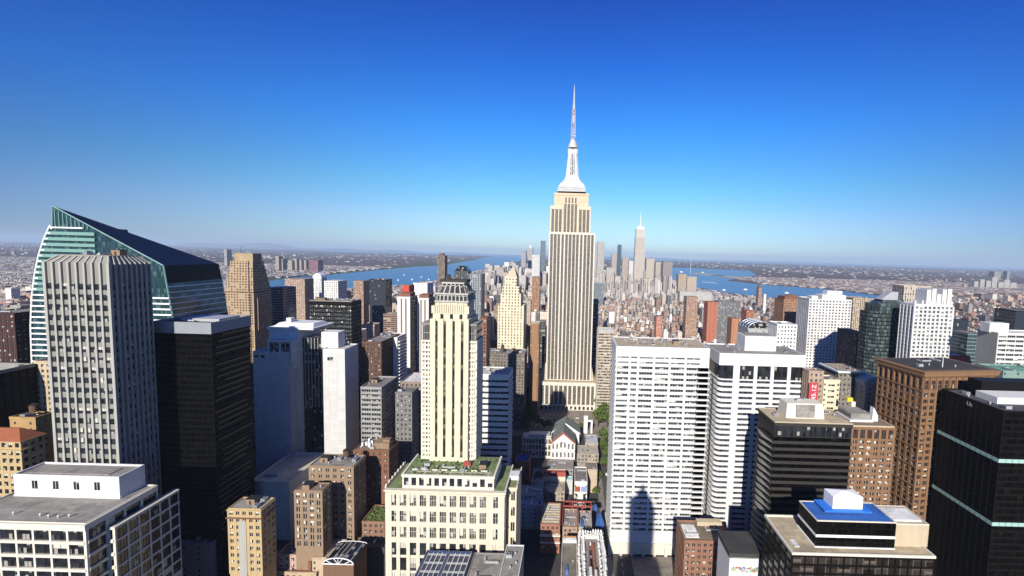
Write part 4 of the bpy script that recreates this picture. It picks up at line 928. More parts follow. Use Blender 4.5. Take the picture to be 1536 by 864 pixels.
mb = MB(); mb.cyl(c, cyy, hw(13.6), hw(13.6), zpx(222), zpx(220.6), 20); mb.build('drum_window_ring', M['glassd'], t)
M['antred'] = plain('red_antenna_paint', (.4,.09,.07), .5)
ant = MB(); h0, h1 = zpx(207.5), zpx(163); r0, r1 = hw(6.5), hw(3.4); nn = 9
for i in range(nn):
    f0, f1 = i/nn, (i+1)/nn; q0, q1 = r0+(r1-r0)*f0, r0+(r1-r0)*f1; a0, a1 = h0+(h1-h0)*f0, h0+(h1-h0)*f1
    co = [(-1,-1),(1,-1),(1,1),(-1,1)]
    for k in range(4):
        (x_, y_), (x2, y2) = co[k], co[(k+1)%4]; ant.tube((c+x_*q0, cyy+y_*q0, a0), (c+x_*q1, cyy+y_*q1, a1), .65, 5, 0)
        ant.tube((c+x_*q0, cyy+y_*q0, a0), (c+x2*q1, cyy+y2*q1, a1), .3, 4, 1 if i in (4,7,8) else 0); ant.tube((c+x_*q1, cyy+y_*q1, a1), (c+x2*q1, cyy+y2*q1, a1), .3, 4, 1 if i in (3,8) else 0)
ant.cyl(c, cyy, 1.0, .8, h0, h1, 8, 0); ant.cyl(c, cyy, 2.0, 2.0, zpx(168), zpx(165.5), 8, 1); ant.cyl(c, cyy, 1.7, 1.7, zpx(176), zpx(174), 8, 0); ant.build('antenna_lattice', [M['galv'], M['antred']], t)
mb = MB(); mb.cyl(c, cyy, 1.9, 1.5, h1, zpx(152), 8); mb.cyl(c, cyy, 1.25, .9, zpx(152), zpx(138), 8); mb.cyl(c, cyy, .9, .15, zpx(138), zpx(123.5), 8); mb.build('needle', M['mastm'], t)
PLACED.append((ox-50, ox+52, Y-25, Y+64, 803, 893, 640))
simple('shaded_office', 'dark banded office slab in the shade right behind the spire tower', S(880, 899, 452, Y+75, 45, vis=570), (.16,.16,.19), 'ribbon')
simple('banded_loft', 'tan banded office between the spire tower and the white slab tower', S(898, 924, 498, Y-30, 40, vis=570), (.5,.42,.32), 'ribbon', (.7,.66,.58), n=4)
# ------------------------------------------------------------------ right side
def bay_windows(t, plan, bays, rows, mats, rng, n0=.05, limit=100, blind=.15, pan=2, kind='F', name='window', sill=0.0):
    """windows in uneven bays: bays = [(from, to)] shares of the wall length, rows = [(z0, z1)] from the top down"""
    L = flen(plan, kind); cache = {}; rest = MB(); i = 0
    for z0, z1 in rows:
        for a, b in bays:
            key = (round(L*(b-a), 2), round(z1-z0, 2))
            if key not in cache: cache[key] = [[m_, None] for m_ in window_meshes(name, key[0], key[1], None, None, pan, True)]
            c = cache[key][0 if rng.random() > blind else rng.choice((1, 2))]; loc, rz = fpos(plan, kind, L*(a+b)/2, n0, (z0+z1)/2)
            if i < limit:
                if c[1] is None: c[1] = c[0].mesh(name, mats)
                inst(name, c[1], t, loc, rz)
            else:
                k = len(rest.v); cs, sn = math.cos(rz), math.sin(rz); mb = c[0]
                rest.v += [(x*cs-y*sn+loc[0], x*sn+y*cs+loc[1], z+loc[2]) for x, y, z in mb.v]; rest.f += [tuple(k+q for q in f) for f in mb.f]; rest.m += mb.m; rest.c += mb.c
            i += 1
    if rest.v: rest.build(name, mats, t, kind='stuff')
def bay_wall(mb, plan, bays, rows, ztop, zbot, d=.8, kind='F', proud=.12):
    """wall of thickness d in front of the plan with openings left for bays x rows"""
    L = flen(plan, kind); e = [-.0] + [v*L for b in bays for v in b] + [L]
    for i in range(0, len(e), 2): obox(mb, plan, kind, e[i], e[i+1], 0, d+proud, zbot, ztop)
    zs = [ztop] + [v for r in rows for v in (r[1], r[0])] + [zbot]
    for i in range(0, len(zs), 2):
        if zs[i]-zs[i+1] > .05: obox(mb, plan, kind, .05, L-.05, 0, d, zs[i+1], zs[i])
# white slab tower
Y = ground(1000, 834).y; s = S(925, 1065, 519, Y, 36, vis=835); rng = random.Random(31)
t = bld('white_slab_tower', 'big white slab tower with rows of ribbon windows carrying the dark tower shadow', s); x0, x1, y0, y1 = s.plan
bays = [(.012,.135),(.16,.225),(.25,.395),(.42,.565),(.59,.735),(.76,.90)]
ztop = zz(990, 549.5, Y); zbot = zz(990, 800, Y); n = 31; ph = (ztop-zbot)/n
rows = [(zz(990,538.5,Y), zz(990,536,Y)), (zz(990,546,Y), zz(990,543.6,Y))] + [(ztop-ph*j-ph*.48-.5, ztop-ph*j-.5) for j in range(n)]
mb = MB(); mb.box(x0+.9, x1, y0+.95, y1, 0, s.h-1); bay_wall(mb, (x0, x1, y0+.9, y1), bays, rows, s.h-1, 9.5, .8)
mb.box(x0-.1, x1+.1, y0-.2, y0+.9, s.h-1, s.h); mb.box(x0-.1, x0+.8, y0+.9, y1, s.h-1, s.h); mb.box(x1-.8, x1+.1, y0+.9, y1, s.h-1, s.h); mb.box(x0+.8, x1-.8, y1-.8, y1, s.h-1, s.h)
for f in (.14, .32, .49, .66, .83): mb.box(x0+s.w*f-.06, x0+s.w*f+.06, y0-.16, y0-.1, zz(990,535,Y), s.h-1.2)
mb.build('wall', M['whitew'], t)
bay_windows(t, (x0, x1, y0+.95, y1), bays, rows, [M['glassw'], M['galv'], M['blind']], rng, .05, 100, .2, 5)
mb = MB(); mb.box(x1-7.6, x1-.2, y0-.02, y0+.1, zbot, zz(1058,552,Y)); 
for j in range(n): mb.box(x1-8.2, x1+.6, y0-1.5, y0-.05, ztop-ph*j-ph*.95, ztop-ph*j-ph*.7, 1)
mb.build('balcony_stack', [M['glassd'], M['white']], t)
wl = MB(); ns = 34                                 # left side: floors as ledges
for j in range(ns): z = 10+(s.h-16)*j/ns; wl.box(x0-.35, x0+.9, y0+1.0, y1-.5, z, z+(s.h-16)/ns*.55)
wl.box(x0-.3, x0+.9, y0+.9, y1, s.h-7, s.h-1); wl.build('side_wall', M['whitew'], t)
g = MB(); g.box(x0+.02, x0+.85, y0+1, y1-.6, 10, s.h-6); g.build('side_glazing', M['glassw'], t)
mb = MB(); mb.box(x0+.8, x1-.8, y0+.9, y1-.8, s.h-1, s.h-.6); mb.build('roof', M['tan_roof'], t)
mb = MB(); mb.box(x0-1, x1+1, y0-1.2, y0+.9, 6.5, 9.5); 
for i in range(9): u = x0+s.w*i/8; mb.box(u-1.0, u+1.0, y0-1.0, y0+.9, 0, 6.5)
mb.box(x0-1, x1+1, y0+.9, y1, 0, 9.4); mb.build('podium', M['creamlt'], t)
clutter(t, (x0+6, x1-6, y0+8, y1-3), s.h-.6, 22, rng, must=('bulkhead','duct','duct'))

# white tower with the curved balcony corner
Y = 298.0; s = S(1080, 1209, 530, Y, 34, vis=790); t = bld('white_balcony_tower', 'white tower with curved balcony corner and a white box on its roof', s); rng = random.Random(32)
x0, x1, y0, y1 = s.plan; c0 = 4.0
def plan_poly(o, wav=0.0):
    pts = [(x1+o, y0-o), (x1+o, y1+o), (x0-o, y1+o)]
    for i in range(9):                             # concave sweep from the left side round to the front
        f = i/8; px_ = x0-o+wav*math.sin(f*math.pi*4)*1.6; pts.append((px_+(c0*.0), y1-(y1-y0-c0)*f*.999))
    for i in range(1, 8): f = i/8*math.pi/2; pts.append((x0-o+c0*(1-math.cos(f)), y0-o+c0*(1-math.sin(f))))
    pts.append((x0+c0, y0-o)); return pts
zt = zz(1100, 548, Y); zb = zz(1100, 568.5, Y); fl = 3.86; nf = int((zb-12)/fl)
wl = MB(); rect = lambda o: [(x0-o, y0-o), (x1+o, y0-o), (x1+o, y1+o), (x0-o, y1+o)]
wl.prism(rect(.25), zt, s.h-.8)
gl = MB(); gl.prism(plan_poly(-.5), zb, zt); gl.build('top_window_band', M['glassd'], t)
bz = [(.06,.165),(.24,.405),(.445,.60),(.64,.795),(.835,.985)]
pl = (x0, x1, y0, y1); W = s.w
e = [.165]+[v for b in bz[1:] for v in b]+[1.0]
for i in range(0, len(e), 2): wl.box(x0+W*e[i], x0+W*e[i+1]+(.25 if i == len(e)-2 else 0), y0-.3, y0+.4, 8, zt)
wl.box(x1-.4, x1+.25, y0+.4, y1, 8, zt)
wl.prism(plan_poly(.25), zb-.9, zb)
gm = None
for j in range(nf):
    z = zb-.9-fl*(j+1); 
    if j >= 0: wl.prism(plan_poly(.22 if j else .22, .35), z, z+fl*.52)
    if gm is None: g = MB(); g.prism(plan_poly(-.45), 0, fl*.48); gm = g.mesh('window_band', [glass('balcony_tower_glass', (.03,.035,.045), .12, .55, (3, 50), .7, (.30,.34,.36), .14, (.05, (.2,.2,.2)))])
    inst('window_band', gm, t, (0,0,z+fl*.52))
wl.prism(plan_poly(.3), 0, zb-.9-fl*nf); wl.build('wall', M['whitew'], t)
mb = MB(); mb.prism(rect(-.5), s.h-.8, s.h-.5); mb.build('roof', M['gravel'], t)
mb = MB(); pp, pi_ = rect(.25), rect(-.25); k = len(pp)
for i in range(k):
    j = (i+1) % k; a, b_, c_, d_ = pp[i], pp[j], pi_[j], pi_[i]; mb.quad([(*a,s.h-.8),(*b_,s.h-.8),(*b_,s.h+.3),(*a,s.h+.3)]); mb.quad([(*a,s.h+.3),(*b_,s.h+.3),(*c_,s.h+.3),(*d_,s.h+.3)]); mb.quad([(*d_,s.h+.3),(*c_,s.h+.3),(*c_,s.h-.8),(*d_,s.h-.8)])
mb.build('parapet', M['whitew'], t)
Yp = ground(1140, 526.5, s.h-.5).y; zp = zz(1118, 504, Yp); q = (xs(1118,Yp,zp)-s.cx, xs(1165,Yp,zp)-s.cx, Yp-Y, Yp-Y+16)
mb = MB(); mb.box(*q, s.h-.55, zp); o = mb.build('penthouse', M['whitew'], t); mb = MB(); mb.box(q[0]+1.2, q[1]-1.2, q[2]+1.2, q[3]-1.2, zp+.01, zp+.3); mb.build('penthouse_roof', M['gravel'], o)
clutter(t, (x0+10, q[0]-1, y0+3, y1-3), s.h-.5, 3, rng); clutter(t, (q[1]+1, x1-2, y0+3, y1-3), s.h-.5, 3, rng)

# black banded office with tan roof
s = S(1163, 1278, 632, 250, 23, vis=790); t = bld('black_banded_office', 'black banded office with a tan roof and cream roof house, before the balcony tower', s); rng = random.Random(33); x0, x1, y0, y1 = s.plan
M['spand'] = stone('dark_brown_spandrel', (.04,.035,.03), var=.3, streak=.1, scale=.4)
zt = zz(1163, 638, 250); z2 = zz(1163, 655, 250); fl = 4.1; nf = int((z2-4)/fl); wl = MB(); bands(t, (x0,x1,y0,y1), z2-nf*fl, z2, nf, 1.7, M['glassb'], wl, proud=.5)
wl.box(x0, x1, y0, y1, z2, s.h-1); wl.box(x0-.5, x1+.5, y0-.5, y1+.5, zt, s.h-.6); wl.box(x0, x1, y0, y1, 0, z2-nf*fl); wl.build('wall', M['spand'], t)
wmd = MB(); ww = s.w/12; wmd.box(-ww*.44, ww*.44, -.1, .05, -(zt-z2)*.44, (zt-z2)*.44); wmd = wmd.mesh('window', [M['glassd']])
for i in range(12): inst('window', wmd, t, (x0+ww*(i+.5), y0, (zt+z2)/2))
zz2 = z2-nf*fl                                     # wavy balconies down the left side
bw = MB(); n = 24
for i in range(n):
    v0, v1 = y0+(y1-y0)*i/n, y0+(y1-y0)*(i+1)/n; w0, w1 = [1.0+2.6*(.5-.5*math.cos(f*6.283*1.0)) for f in (i/n, (i+1)/n)]
    bw.quad([(x0-w0,v0,0),(x0-w1,v1,0),(x0-w1,v1,1.3),(x0-w0,v0,1.3)][::-1]); bw.quad([(x0-.5,v0,.0),(x0-w0,v0,.0),(x0-w1,v1,.0),(x0-.5,v1,.0)]); bw.quad([(x0-.5,v0,.2),(x0-.5,v1,.2),(x0-w1,v1,.2),(x0-w0,v0,.2)])
bw = bw.mesh('balcony', [M['greyd']])
for j in range(nf): inst('balcony', bw, t, (0,0,zz2+fl*j+.1))
roof(t, s.plan, s.h-.6, M['tan_roof'], .6, M['lime'], .5, out_=.5)
Yp = ground(1210, 628, s.h-.3).y; zp = zz(1210, 606, Yp); q = (xs(1180,Yp,zp)-s.cx, xs(1238,Yp,zp)-s.cx, Yp-250, Yp-250+11)
mb = MB(); mb.frus((q[0],q[1],q[2],q[3]), (q[0]+.8,q[1]-.8,q[2]+.8,q[3]-.8), s.h-.3, zp); o = mb.build('roof_house', M['creamlt'], t)
mb = MB(); mb.box(q[0]+6, q[1]-6, q[2]-.15, q[2]+.6, s.h+.3, zp-.8); mb.build('grey_panel', M['gravel'], o); clutter(t, (q[1]+1, x1-1, 3, y1-2), s.h-.3, 4, rng); clutter(t, (x0+1, q[0]-1, 5, y1-2), s.h-.3, 3, rng)
CL2 = [('air_conditioner', -2, 0), ('vent', 3, 2)]
for k, u, v in CL2: inst(k, CL[k], o, ((q[0]+q[1])/2+u, (q[2]+q[3])/2+v, zp), 0, (.8,.8,.8))

# tan brick office beside it
s = S(1278.5, 1342, 638, 252, 27, vis=750); t = bld('tan_brick_office', 'tan brick office with a dark roof box, right beside the black banded office', s); rng = random.Random(34); x0, x1, y0, y1 = s.plan
fl = 3.55; zt = s.h-2.4; nf = 26; mb = MB(); mb.box(x0, x1, y0, y1, 0, s.h-.8); lattice(mb, s.plan, 'F', zt-1.8*fl, zt, 6, 1, 1.5, 1.0, .35, .25); lattice(mb, s.plan, 'F', zt-1.9*fl-nf*fl, zt-1.9*fl, 6, nf, 1.9, 1.7, .35, .25); mb.box(x0-.3, x1+.3, y0-.7, y0, s.h-1.6, s.h-.8); mb.build('wall', M['brick_tan2'] if 'brick_tan2' in M else M['brick_org'], t)
windows(t, s.plan, 'F', zt-1.8*fl, zt, 6, 1, 1.5, 1.0, [M['glassd'], M['brick_red'], M['blind']], rng, 3, blind=0)
windows(t, s.plan, 'F', zt-1.9*fl-nf*fl, zt-1.9*fl, 6, nf, 1.9, 1.7, [M['glassw'], M['blind'], M['blind']], rng, 2, limit=94, blind=.45)
roof(t, s.plan, s.h-.8, M['brownroof'], .8, M['lime'], .6)
mb = MB(); mb.box(x0+3, x1-8, 7, 22, s.h-.5, s.h+.7); mb.build('pale_kerb', M['white'], t); mb = MB(); mb.box(x0+4.2, x1-9.2, 8.2, 21, s.h+.7, s.h+4.2); mb.box(x0+3.9, x1-8.9, 7.9, 21.3, s.h+3.2, s.h+3.7); mb.build('roof_box', M['gravel'], t)
mb = MB(); mb.sideprism([(x1-7.4, s.h-.5), (x1-3.8, s.h-.5), (x1-3.9, s.h+3.2), (x1-6.9, s.h+8.2)], 9, 12); mb.build('white_fin', M['steel'], t)
mb = MB(); mb.box(x1-12, x1-9.4, 22.2, 25.6, s.h-.5, s.h+7); mb.box(x1-14.5, x1-11, 22.6, 25, s.h+7, s.h+9.4, 1); mb.build('chimney', [M['creamlt'], plain('yellow_paint', (.65,.45,.03))], t)

# brown cornice building (turned a little)
th = R(9); Y0 = 262.0; zc = zz(1387, 557, Y0); cx0 = xs(1387, Y0, zc); Wd, Dp = 52.0, 33.0
t = thing('brown_cornice_building', 'tall orange brown brick building with a heavy cornice at the right', 'building', (cx0, Y0, 0), th); rng = random.Random(35); pl = (0, Wd, 0, Dp)
PLACED.append((cx0-8, cx0+52, Y0-3, Y0+45, 1310, 1492, 864))
fl = 4.05; zt = zc-3.6; mb = MB(); mb.box(.4, Wd, .4, Dp, 0, zc-1.4)
zA = zt-8.5; nf = 33
for k, nb in (('F', 11), ('L', 8)):
    L = flen(pl, k)
    for i in range(nb+1):
        u = L*i/nb; obox(mb, pl, k, max(0, u-.75) if k == 'L' else u-.75 if i else -.25, min(L, u+.75), -.4, .25, 0, zt)
        obox(mb, pl, k, max(0,u-.45), min(L,u+.45), .25, .7, zA+1, zt-.3)
    for j in range(nf+1):
        z = zA-j*fl; obox(mb, pl, k, 0, L, -.4, .05, z-1.7, z)
        if j % 3 == 0: obox(mb, pl, k, -.35 if k == 'F' else 0, L, .05, .5, z-.9, z-.1)
    obox(mb, pl, k, 0, L, -.4, .1, zt-2.4, zt)
mb.build('wall', M['brick_org'], t)
wv = [m_.mesh('window', [M['glassd'], M['brick_brn'], M['brick_tan']]) for m_ in window_meshes('window', 2.6, fl-1.7, None, None, 2, True)]
w_top = MB(); w_top.box(-1.3,1.3,-.06,.03,-2.6,2.6,0); w_top.box(-.1,.1,-.2,-.05,-2.6,2.6,1); w_top.box(-1.3,1.3,-.16,-.05,.2,.5,1); w_top = w_top.mesh('tall_window', [M['glassd'], M['brick_brn']])
rest = MB(); cnt = 0
for k, nb in (('L', 8), ('F', 3)):
    L = flen(pl, k); nbt = 11 if k == 'F' else nb
    for i in range(nb if k == 'L' else 11):
        loc, rz = fpos(pl, k, L*(i+.5)/nbt, -.3, zA+3.2); inst('tall_window', w_top, t, loc, rz, (.9 if k == 'L' else 1,1,1))
    for j in range(nf):
        for i in range(nb):
            loc, rz = fpos(pl, k, L*(i+.5)/nbt, -.32, zA-j*fl-1.7-(fl-1.7)/2)
            if j < 9: inst('window', wv[rng.choice((0,0,0,1,2))], t, loc, rz); cnt += 1
            else:
                mb = window_meshes('window', 2.6, fl-1.7, None, None, 2, True)[rng.choice((0,0,1))]; b0 = len(rest.v); cs, sn = math.cos(rz), math.sin(rz)
                rest.v += [(x*cs-y*sn+loc[0], x*sn+y*cs+loc[1], z+loc[2]) for x, y, z in mb.v]; rest.f += [tuple(b0+q for q in f) for f in mb.f]; rest.m += mb.m; rest.c += mb.c
rest.build('window', [M['glassw'], M['brick_brn'], M['blind']], t, kind='stuff')
mb = MB(); mb.box(-.9, Wd+.9, -.9, Dp+.6, zt, zt+.7); mb.box(-1.5, Wd+1.5, -1.5, Dp+.8, zt+.7, zc-.9); mb.box(-2.0, Wd+2, -2.0, Dp+1, zc-.9, zc)
for i in range(40): u = Wd*i/39; mb.box(u-.25, u+.25, -1.3, -.9, zt-.2, zt+.65)
for i in range(26): v = Dp*i/25; mb.box(-1.3, -.9, v-.25, v+.25, zt-.2, zt+.65)
mb.build('cornice', M['brick_org'], t); mb = MB(); mb.box(1.5, Wd-1, 1.5, Dp-1, zc, zc+.25); mb.build('roof', M['tar'], t); clutter(t, (3, 40, 4, Dp-4), zc+.25, 5, rng); mb = MB(); mb.cyl(22, 8, .25, .12, zc+.25, zc+7, 6); mb.build('flagpole', M['steel'], t)

# dark tower on the right edge with two pale belts
Yd = 222.0; s = S(1506, 1660, 616, Yd, 38, vis=864); t = bld('dark_belted_tower', 'black glass tower with two pale belts at the right edge', s); rng = random.Random(36); x0, x1, y0, y1 = s.plan
zb1 = zz(1495, 693.5, Yd); zb2 = zz(1482, 788, Yd); wl = MB(); fl = 3.6
lev = [(zb1+2.0, s.h-1.0), (zb2+2.0, zb1), (0, zb2)]
for a, b in lev:
    n = max(1, round((b-a)/fl)); bands(t, s.plan, a, b, n, 1.2, M['glassb'], wl, mull=(14, .35, .45), proud=.3)
wl.build('wall', M['bronze'], t)
M['belt'] = plain('pale_mint_panels', (.30,.46,.42), .4)
for zb_ in (zb1, zb2):
    b = MB(); b.box(x0-.45, x1+.45, y0-.45, y1+.45, zb_, zb_+2.0); be = b.build('belt', M['belt'], t)
    j = MB()
    for i in range(1, 16): u = x0+s.w*i/16; j.box(u-.08, u+.08, y0-.5, y0-.45, zb_+.1, zb_+1.95); 
    for i in range(1, 12): v = y0+(y1-y0)*i/12; j.box(x0-.5, x0-.45, v-.08, v+.08, zb_+.1, zb_+1.95)
    j.build('belt_joints', M['dark'], be)
M['darkroof'] = roofmat('dark_grey_roof', (.075,.075,.085), .3)
roof(t, s.plan, s.h-1.0, M['darkroof'], 1.0, M['bronze'], .6, out_=.3)
mb = MB(); mb.box(x0+9, x1-2, 13, 26, s.h-.7, s.h+3); mb.build('roof_house', M['white'], t, label='white roof house on the black tower')
mb = MB(); mb.box(x0+13, x1, 27, 36, s.h-.7, s.h+8); clutter(t, (x0+1, x0+9, 3, 34), s.h-.7, 4, rng, kinds=('vent','air_conditioner')); mb.build('machine_room', M['bronze'], t)
def text_mesh(body, size, extrude=.05):
    cu = bpy.data.curves.new('letters', 'FONT'); cu.body = body; cu.size = size; cu.extrude = extrude; cu.align_x = 'CENTER'; cu.align_y = 'CENTER'
    o = bpy.data.objects.new('letters', cu); COL.objects.link(o); dg = bpy.context.evaluated_depsgraph_get(); me = bpy.data.meshes.new_from_object(o.evaluated_get(dg)); bpy.data.objects.remove(o); bpy.data.curves.remove(cu); return me
me = text_mesh('Us', 3.2); me.materials.append(M['galv']); o = bpy.data.objects.new('wall_letters', me); COL.objects.link(o); o.parent = t
zl = s.h-3.2; o.rotation_euler = (R(90), 0, R(-90)); o.location = (x0-.55, y0+19.0, zl)

# stepped building with blue roof
s = S(1189, 1402, 828, 185, 28, vis=864); t = bld('blue_roofed_building', 'dark stepped office with a bright blue roof and a white box on top', s); rng = random.Random(37); x0, x1, y0, y1 = s.plan
wl = MB(); nf = 14; bands(t, s.plan, s.h-2-nf*4.2, s.h-2, nf, .9, glass('brown_bay_glass', (.03,.024,.02), .15, .5, (5.6, 2.1), .7, (.1,.085,.07), .15, (.07, (.09,.08,.07))), wl, mull=(11, .5, .4)); wl.box(x0-.35, x1+.35, y0-.35, y1+.35, s.h-2, s.h-1.1); wl.box(x0, x1, y0, y1, 0, s.h-2-nf*4.2); wl.build('wall', M['bronze'], t)
roof(t, s.plan, s.h-1.1, M['tan_roof'], 1.1, M['creamlt'], .7, out_=.4)
zr = s.h-.8; Ym = ground(1224.5, 819.5, zr).y; zm = zz(1226, 780.5, Ym); Yb_ = Ym+17
q = (xs(1226,Ym,zm)-s.cx, xs(1343,Ym,zm)-s.cx, Ym-185, Ym-185+15.5); zw = zz(1226, 803, Ym)
wl = MB(); bands(t, q, zr, zw-.6, 2, .35, M['glassb'], wl, mull=(16,.18,.3), proud=.2, name='upper_window_band'); bands(t, q, zw+.6, zm-.8, 2, .35, M['glassb'], wl, mull=(16,.18,.3), proud=.2, name='upper_window_band'); wl.box(q[0]-.2,q[1]+.2,q[2]-.2,q[3]+.2,zm-.8,zm-.3); wl.build('upper_wall', M['bronze'], t)
b = MB(); b.box(q[0]-.35,q[1]+.35,q[2]-.35,q[3]+.35,zw-.6,zw+.6); b.build('white_belt', M['steel'], t)
b = MB(); b.box(q[0]-.8,q[1]+.4,q[2]-.8,q[2]+.5,zr,zr+.35); b.box(q[0]-.8,q[0]+.5,q[2]+.5,q[3],zr,zr+.35); b.build('white_kerb', M['steel'], t)
roof(t, q, zm-.3, M['bluemat'] if 'bluemat' in M else roofmat('blue_roof_membrane', (.035,.125,.40), .9), .5, M['creamlt'], .45, out_=.3, slab=.2)
Ys = ground(1245, 770, zm).y; q2 = (xs(1237,Ys,zm)-s.cx, xs(1308,Ys,zm)-s.cx, Ys-185, Ys-185+9.5); b = MB(); b.box(q2[0]+.6,q2[1]-.6,q2[2]+.6,q2[3]-.4, zm-.1, zm+.5, 1); b.box(*q2, zm+.5, zm+1.3); b.build('blue_plinth', [M['bluebright'], M['tar']], t)
Yw_ = ground(1255, 763, zm+1.3).y; zq = zz(1255, 745.5, Yw_); q3 = (xs(1250,Yw_,zq)-s.cx, xs(1295,Yw_,zq)-s.cx, Yw_-185, Yw_-185+7.5)
b = MB(); b.box(*q3, zm+1.3, zq); b.frus((q3[0],q3[1],q3[2],q3[3]),((q3[0]+q3[1])/2-1,(q3[0]+q3[1])/2+1,(q3[2]+q3[3])/2-.5,(q3[2]+q3[3])/2+.5),zq,zq+1.3); b.tube((q3[0],q3[2],zq+.02),((q3[0]+q3[1])/2-1,(q3[2]+q3[3])/2-.5,zq+1.34),.12); b.tube((q3[1],q3[2],zq+.02),((q3[0]+q3[1])/2+1,(q3[2]+q3[3])/2-.5,zq+1.34),.12); b.build('white_roof_box', M['steel'], t)
q4 = (q[1]+.25, xs(1394,Ym+1.5,zm-1.5)-s.cx, q[2]+1.5, q[3]+1.0); zq4 = zz(1394, 787, Ym+1.5); b = MB(); b.box(*q4, zr, zq4-.4); b.build('beige_block', M['lime'], t); roof(t, q4, zq4-.4, M['tan_roof'], .5, M['creamlt'], .4)
b = MB(); b.box(q4[0]+1.5, q4[1]-2.0, q4[2]+2, q4[3]-3, zq4, zq4+.7); b.build('white_roof_pad', M['whiteroof'], t); b = MB(); b.box(x0+3.2, x0+5.6, q[2]-1, q[2]+4, zr, zr+.5); b.build('roof_hatch', M['whiteroof'], t)

# low brick building and its dark neighbour in front of the white towers
s = S(1027, 1098, 810, 250, 20, vis=864); t = simple('low_brick_building', 'low red brick building with a brown roof and a white roof panel', s, (.27,.14,.09), 'punch', (.2,.155,.115), 4, detail=True)
mb = MB(); mb.box(s.plan[0]+1.5, s.plan[0]+10, 3.5, 16, s.h-.85, s.h-.4); mb.build('white_roof_panel', M['whiteroof'], t); mb = MB(); mb.box(s.plan[0]+12, s.plan[1]-1, 15.5, 19.5, s.h-.85, s.h+1.8); mb.build('bulkhead', M['lime'], t)
s = S(1095, 1142, 828, 218, 18, vis=864); t = bld('white_walled_box', 'low black roofed box with a white front wall splashed with colourful paint', s); x0, x1, y0, y1 = s.plan
mb = MB(); mb.box(x0, x1, y0, y1, 0, s.h-1); mb.build('wall', M['white'], t); mb = MB(); mb.box(x0-.4, x1+.4, y0-.4, y1+.4, s.h-2.6, s.h-.4); mb.build('roof', M['tar'], t); mb = MB(); mb.box(x0-.1, x1+.1, y0-.12, y0, s.h-3.4, s.h-2.7); mb.build('green_trim', M['copper'], t)
gr = random.Random(5); pcs = [plain('paint_'+n_, c_) for n_, c_ in (('red', (.5,.05,.05)), ('blue', (.05,.15,.5)), ('green', (.1,.4,.1)), ('orange', (.6,.25,.03)))]
mb = MB()
for i in range(70): u = gr.uniform(x0+1.5, x1-1.2); z = s.h-9.5+gr.uniform(-1.4, 1.2); r = gr.uniform(.2, .7); mb.box(u-r, u+r, y0-.03-.004*(i%9), y0-.02, z-r*.6, z+r*.6, i % 4)
mb.build('mural', pcs, t)

# buildings further back on the right
W_ = (.66,.65,.63)
s = S(1214, 1278, 448, 560, 30, vis=540); t = simple('white_apartment_tower', 'white apartment tower with a stepped top, left of the dark glass tower', s, W_, 'small', (.5,.48,.45), 3)
z = s.h-.85; mb = MB(); X = lambda px: xs(px, 570, s.h)-s.cx; mb.box(X(1231), X(1266), 6, 24, z, z+6, 0, W_); mb.box(X(1240), X(1262), 9, 20, z+6, z+11, 0, W_); mb.box(X(1217), X(1226), 9, 20, z, z+4, 0, W_); mb.build('stepped_top', [FAC['blank']], t)
s = S(1176, 1213, 449, 640, 30, vis=520); t = simple('brown_brick_slab', 'brown brick apartment slab with a rounded red top left of the white apartment tower', s, (.33,.18,.1), 'dense', n=1); mb = MB(); mb.box(s.plan[0]+3, s.plan[1]-3, 4, 26, s.h-.85, s.h+4); mb.cyl(0, 15, 9, 7, s.h+4, s.h+6, 14); mb.build('rounded_top', M['brick_red'], t); mb = MB(); mb.box(s.plan[0]+s.w*.45, s.plan[0]+s.w*.7, -.3, .2, 0, s.h-30); mb.build('brown_strip', M['brick_brn'], t)  # front strip is a proud box of darker brown brick
simple('tan_striped_tower', 'tan tower with vertical stripes between the white apartment tower and the dark glass tower', S(1280, 1311, 447, 760, 30, vis=490), (.48,.38,.27), 'strip', n=2)
s = S(1286, 1303, 500, 470, 36, vis=552); t = simple('dark_brown_block', 'dark brown block with tan stripes at the foot of the dark glass tower', s, (.13,.09,.06), 'strip', detail=True)
s = S(1319, 1358, 450, 430, 18, vis=560); t = bld('dark_glass_tower', 'dark green glass tower with a slanted corner, left of the white ribbed tower', s); x0, x1, y0, y1 = s.plan
poly = [(x0,y0),(x1,y0),(x1,y1),(x0-6,y1),(x0-6,y0+7)]; M['dglass'] = glass('dark_green_glass', (.03,.045,.045), .2, .45, (1.6, 3.8), .5, (.1,.12,.12), .25, (.16, (.07,.085,.085)))
mb = MB(); zc = s.h; mb.prism(poly, 0, zc-12); mb.prism([(x0+2,y0),(x1,y0),(x1,y1),(x0-2,y1),(x0-1,y0+8)], zc-12, zc-4); mb.frus((x0+2,x1,y0,y1),(x0+9,x1,y0+2,y1), zc-4, zc); mb.build('glass_wall', M['dglass'], t)
mb = MB()
for j in range(34): z = zc-14-j*3.8; mb.prism([(x,y) for x,y in [(x0-.15,y0-.2),(x1+.2,y0-.2),(x1+.2,y1),(x0-6.2,y1),(x0-6.2,y0+6.8)]], z, z+.7)
mb.build('floor_line', M['bronze'], t, kind='stuff')
mb = MB(); mb.frus((x0+6,x1-3,6,15),(x0+16,x1-3,6,15), zc, zc+8); mb.build('slanted_roof', M['galv'], t); mb = MB(); mb.box(x0+4, x0+13, -.5, .2, 0, zc-92); mb.build('recess', M['dark'], t)
s = S(1372, 1430, 456, 400, 17, vis=545); t = bld('white_ribbed_tower', 'white ribbed tower with a crown of tall fins at the right', s); rng = random.Random(41); x0, x1, y0, y1 = s.plan
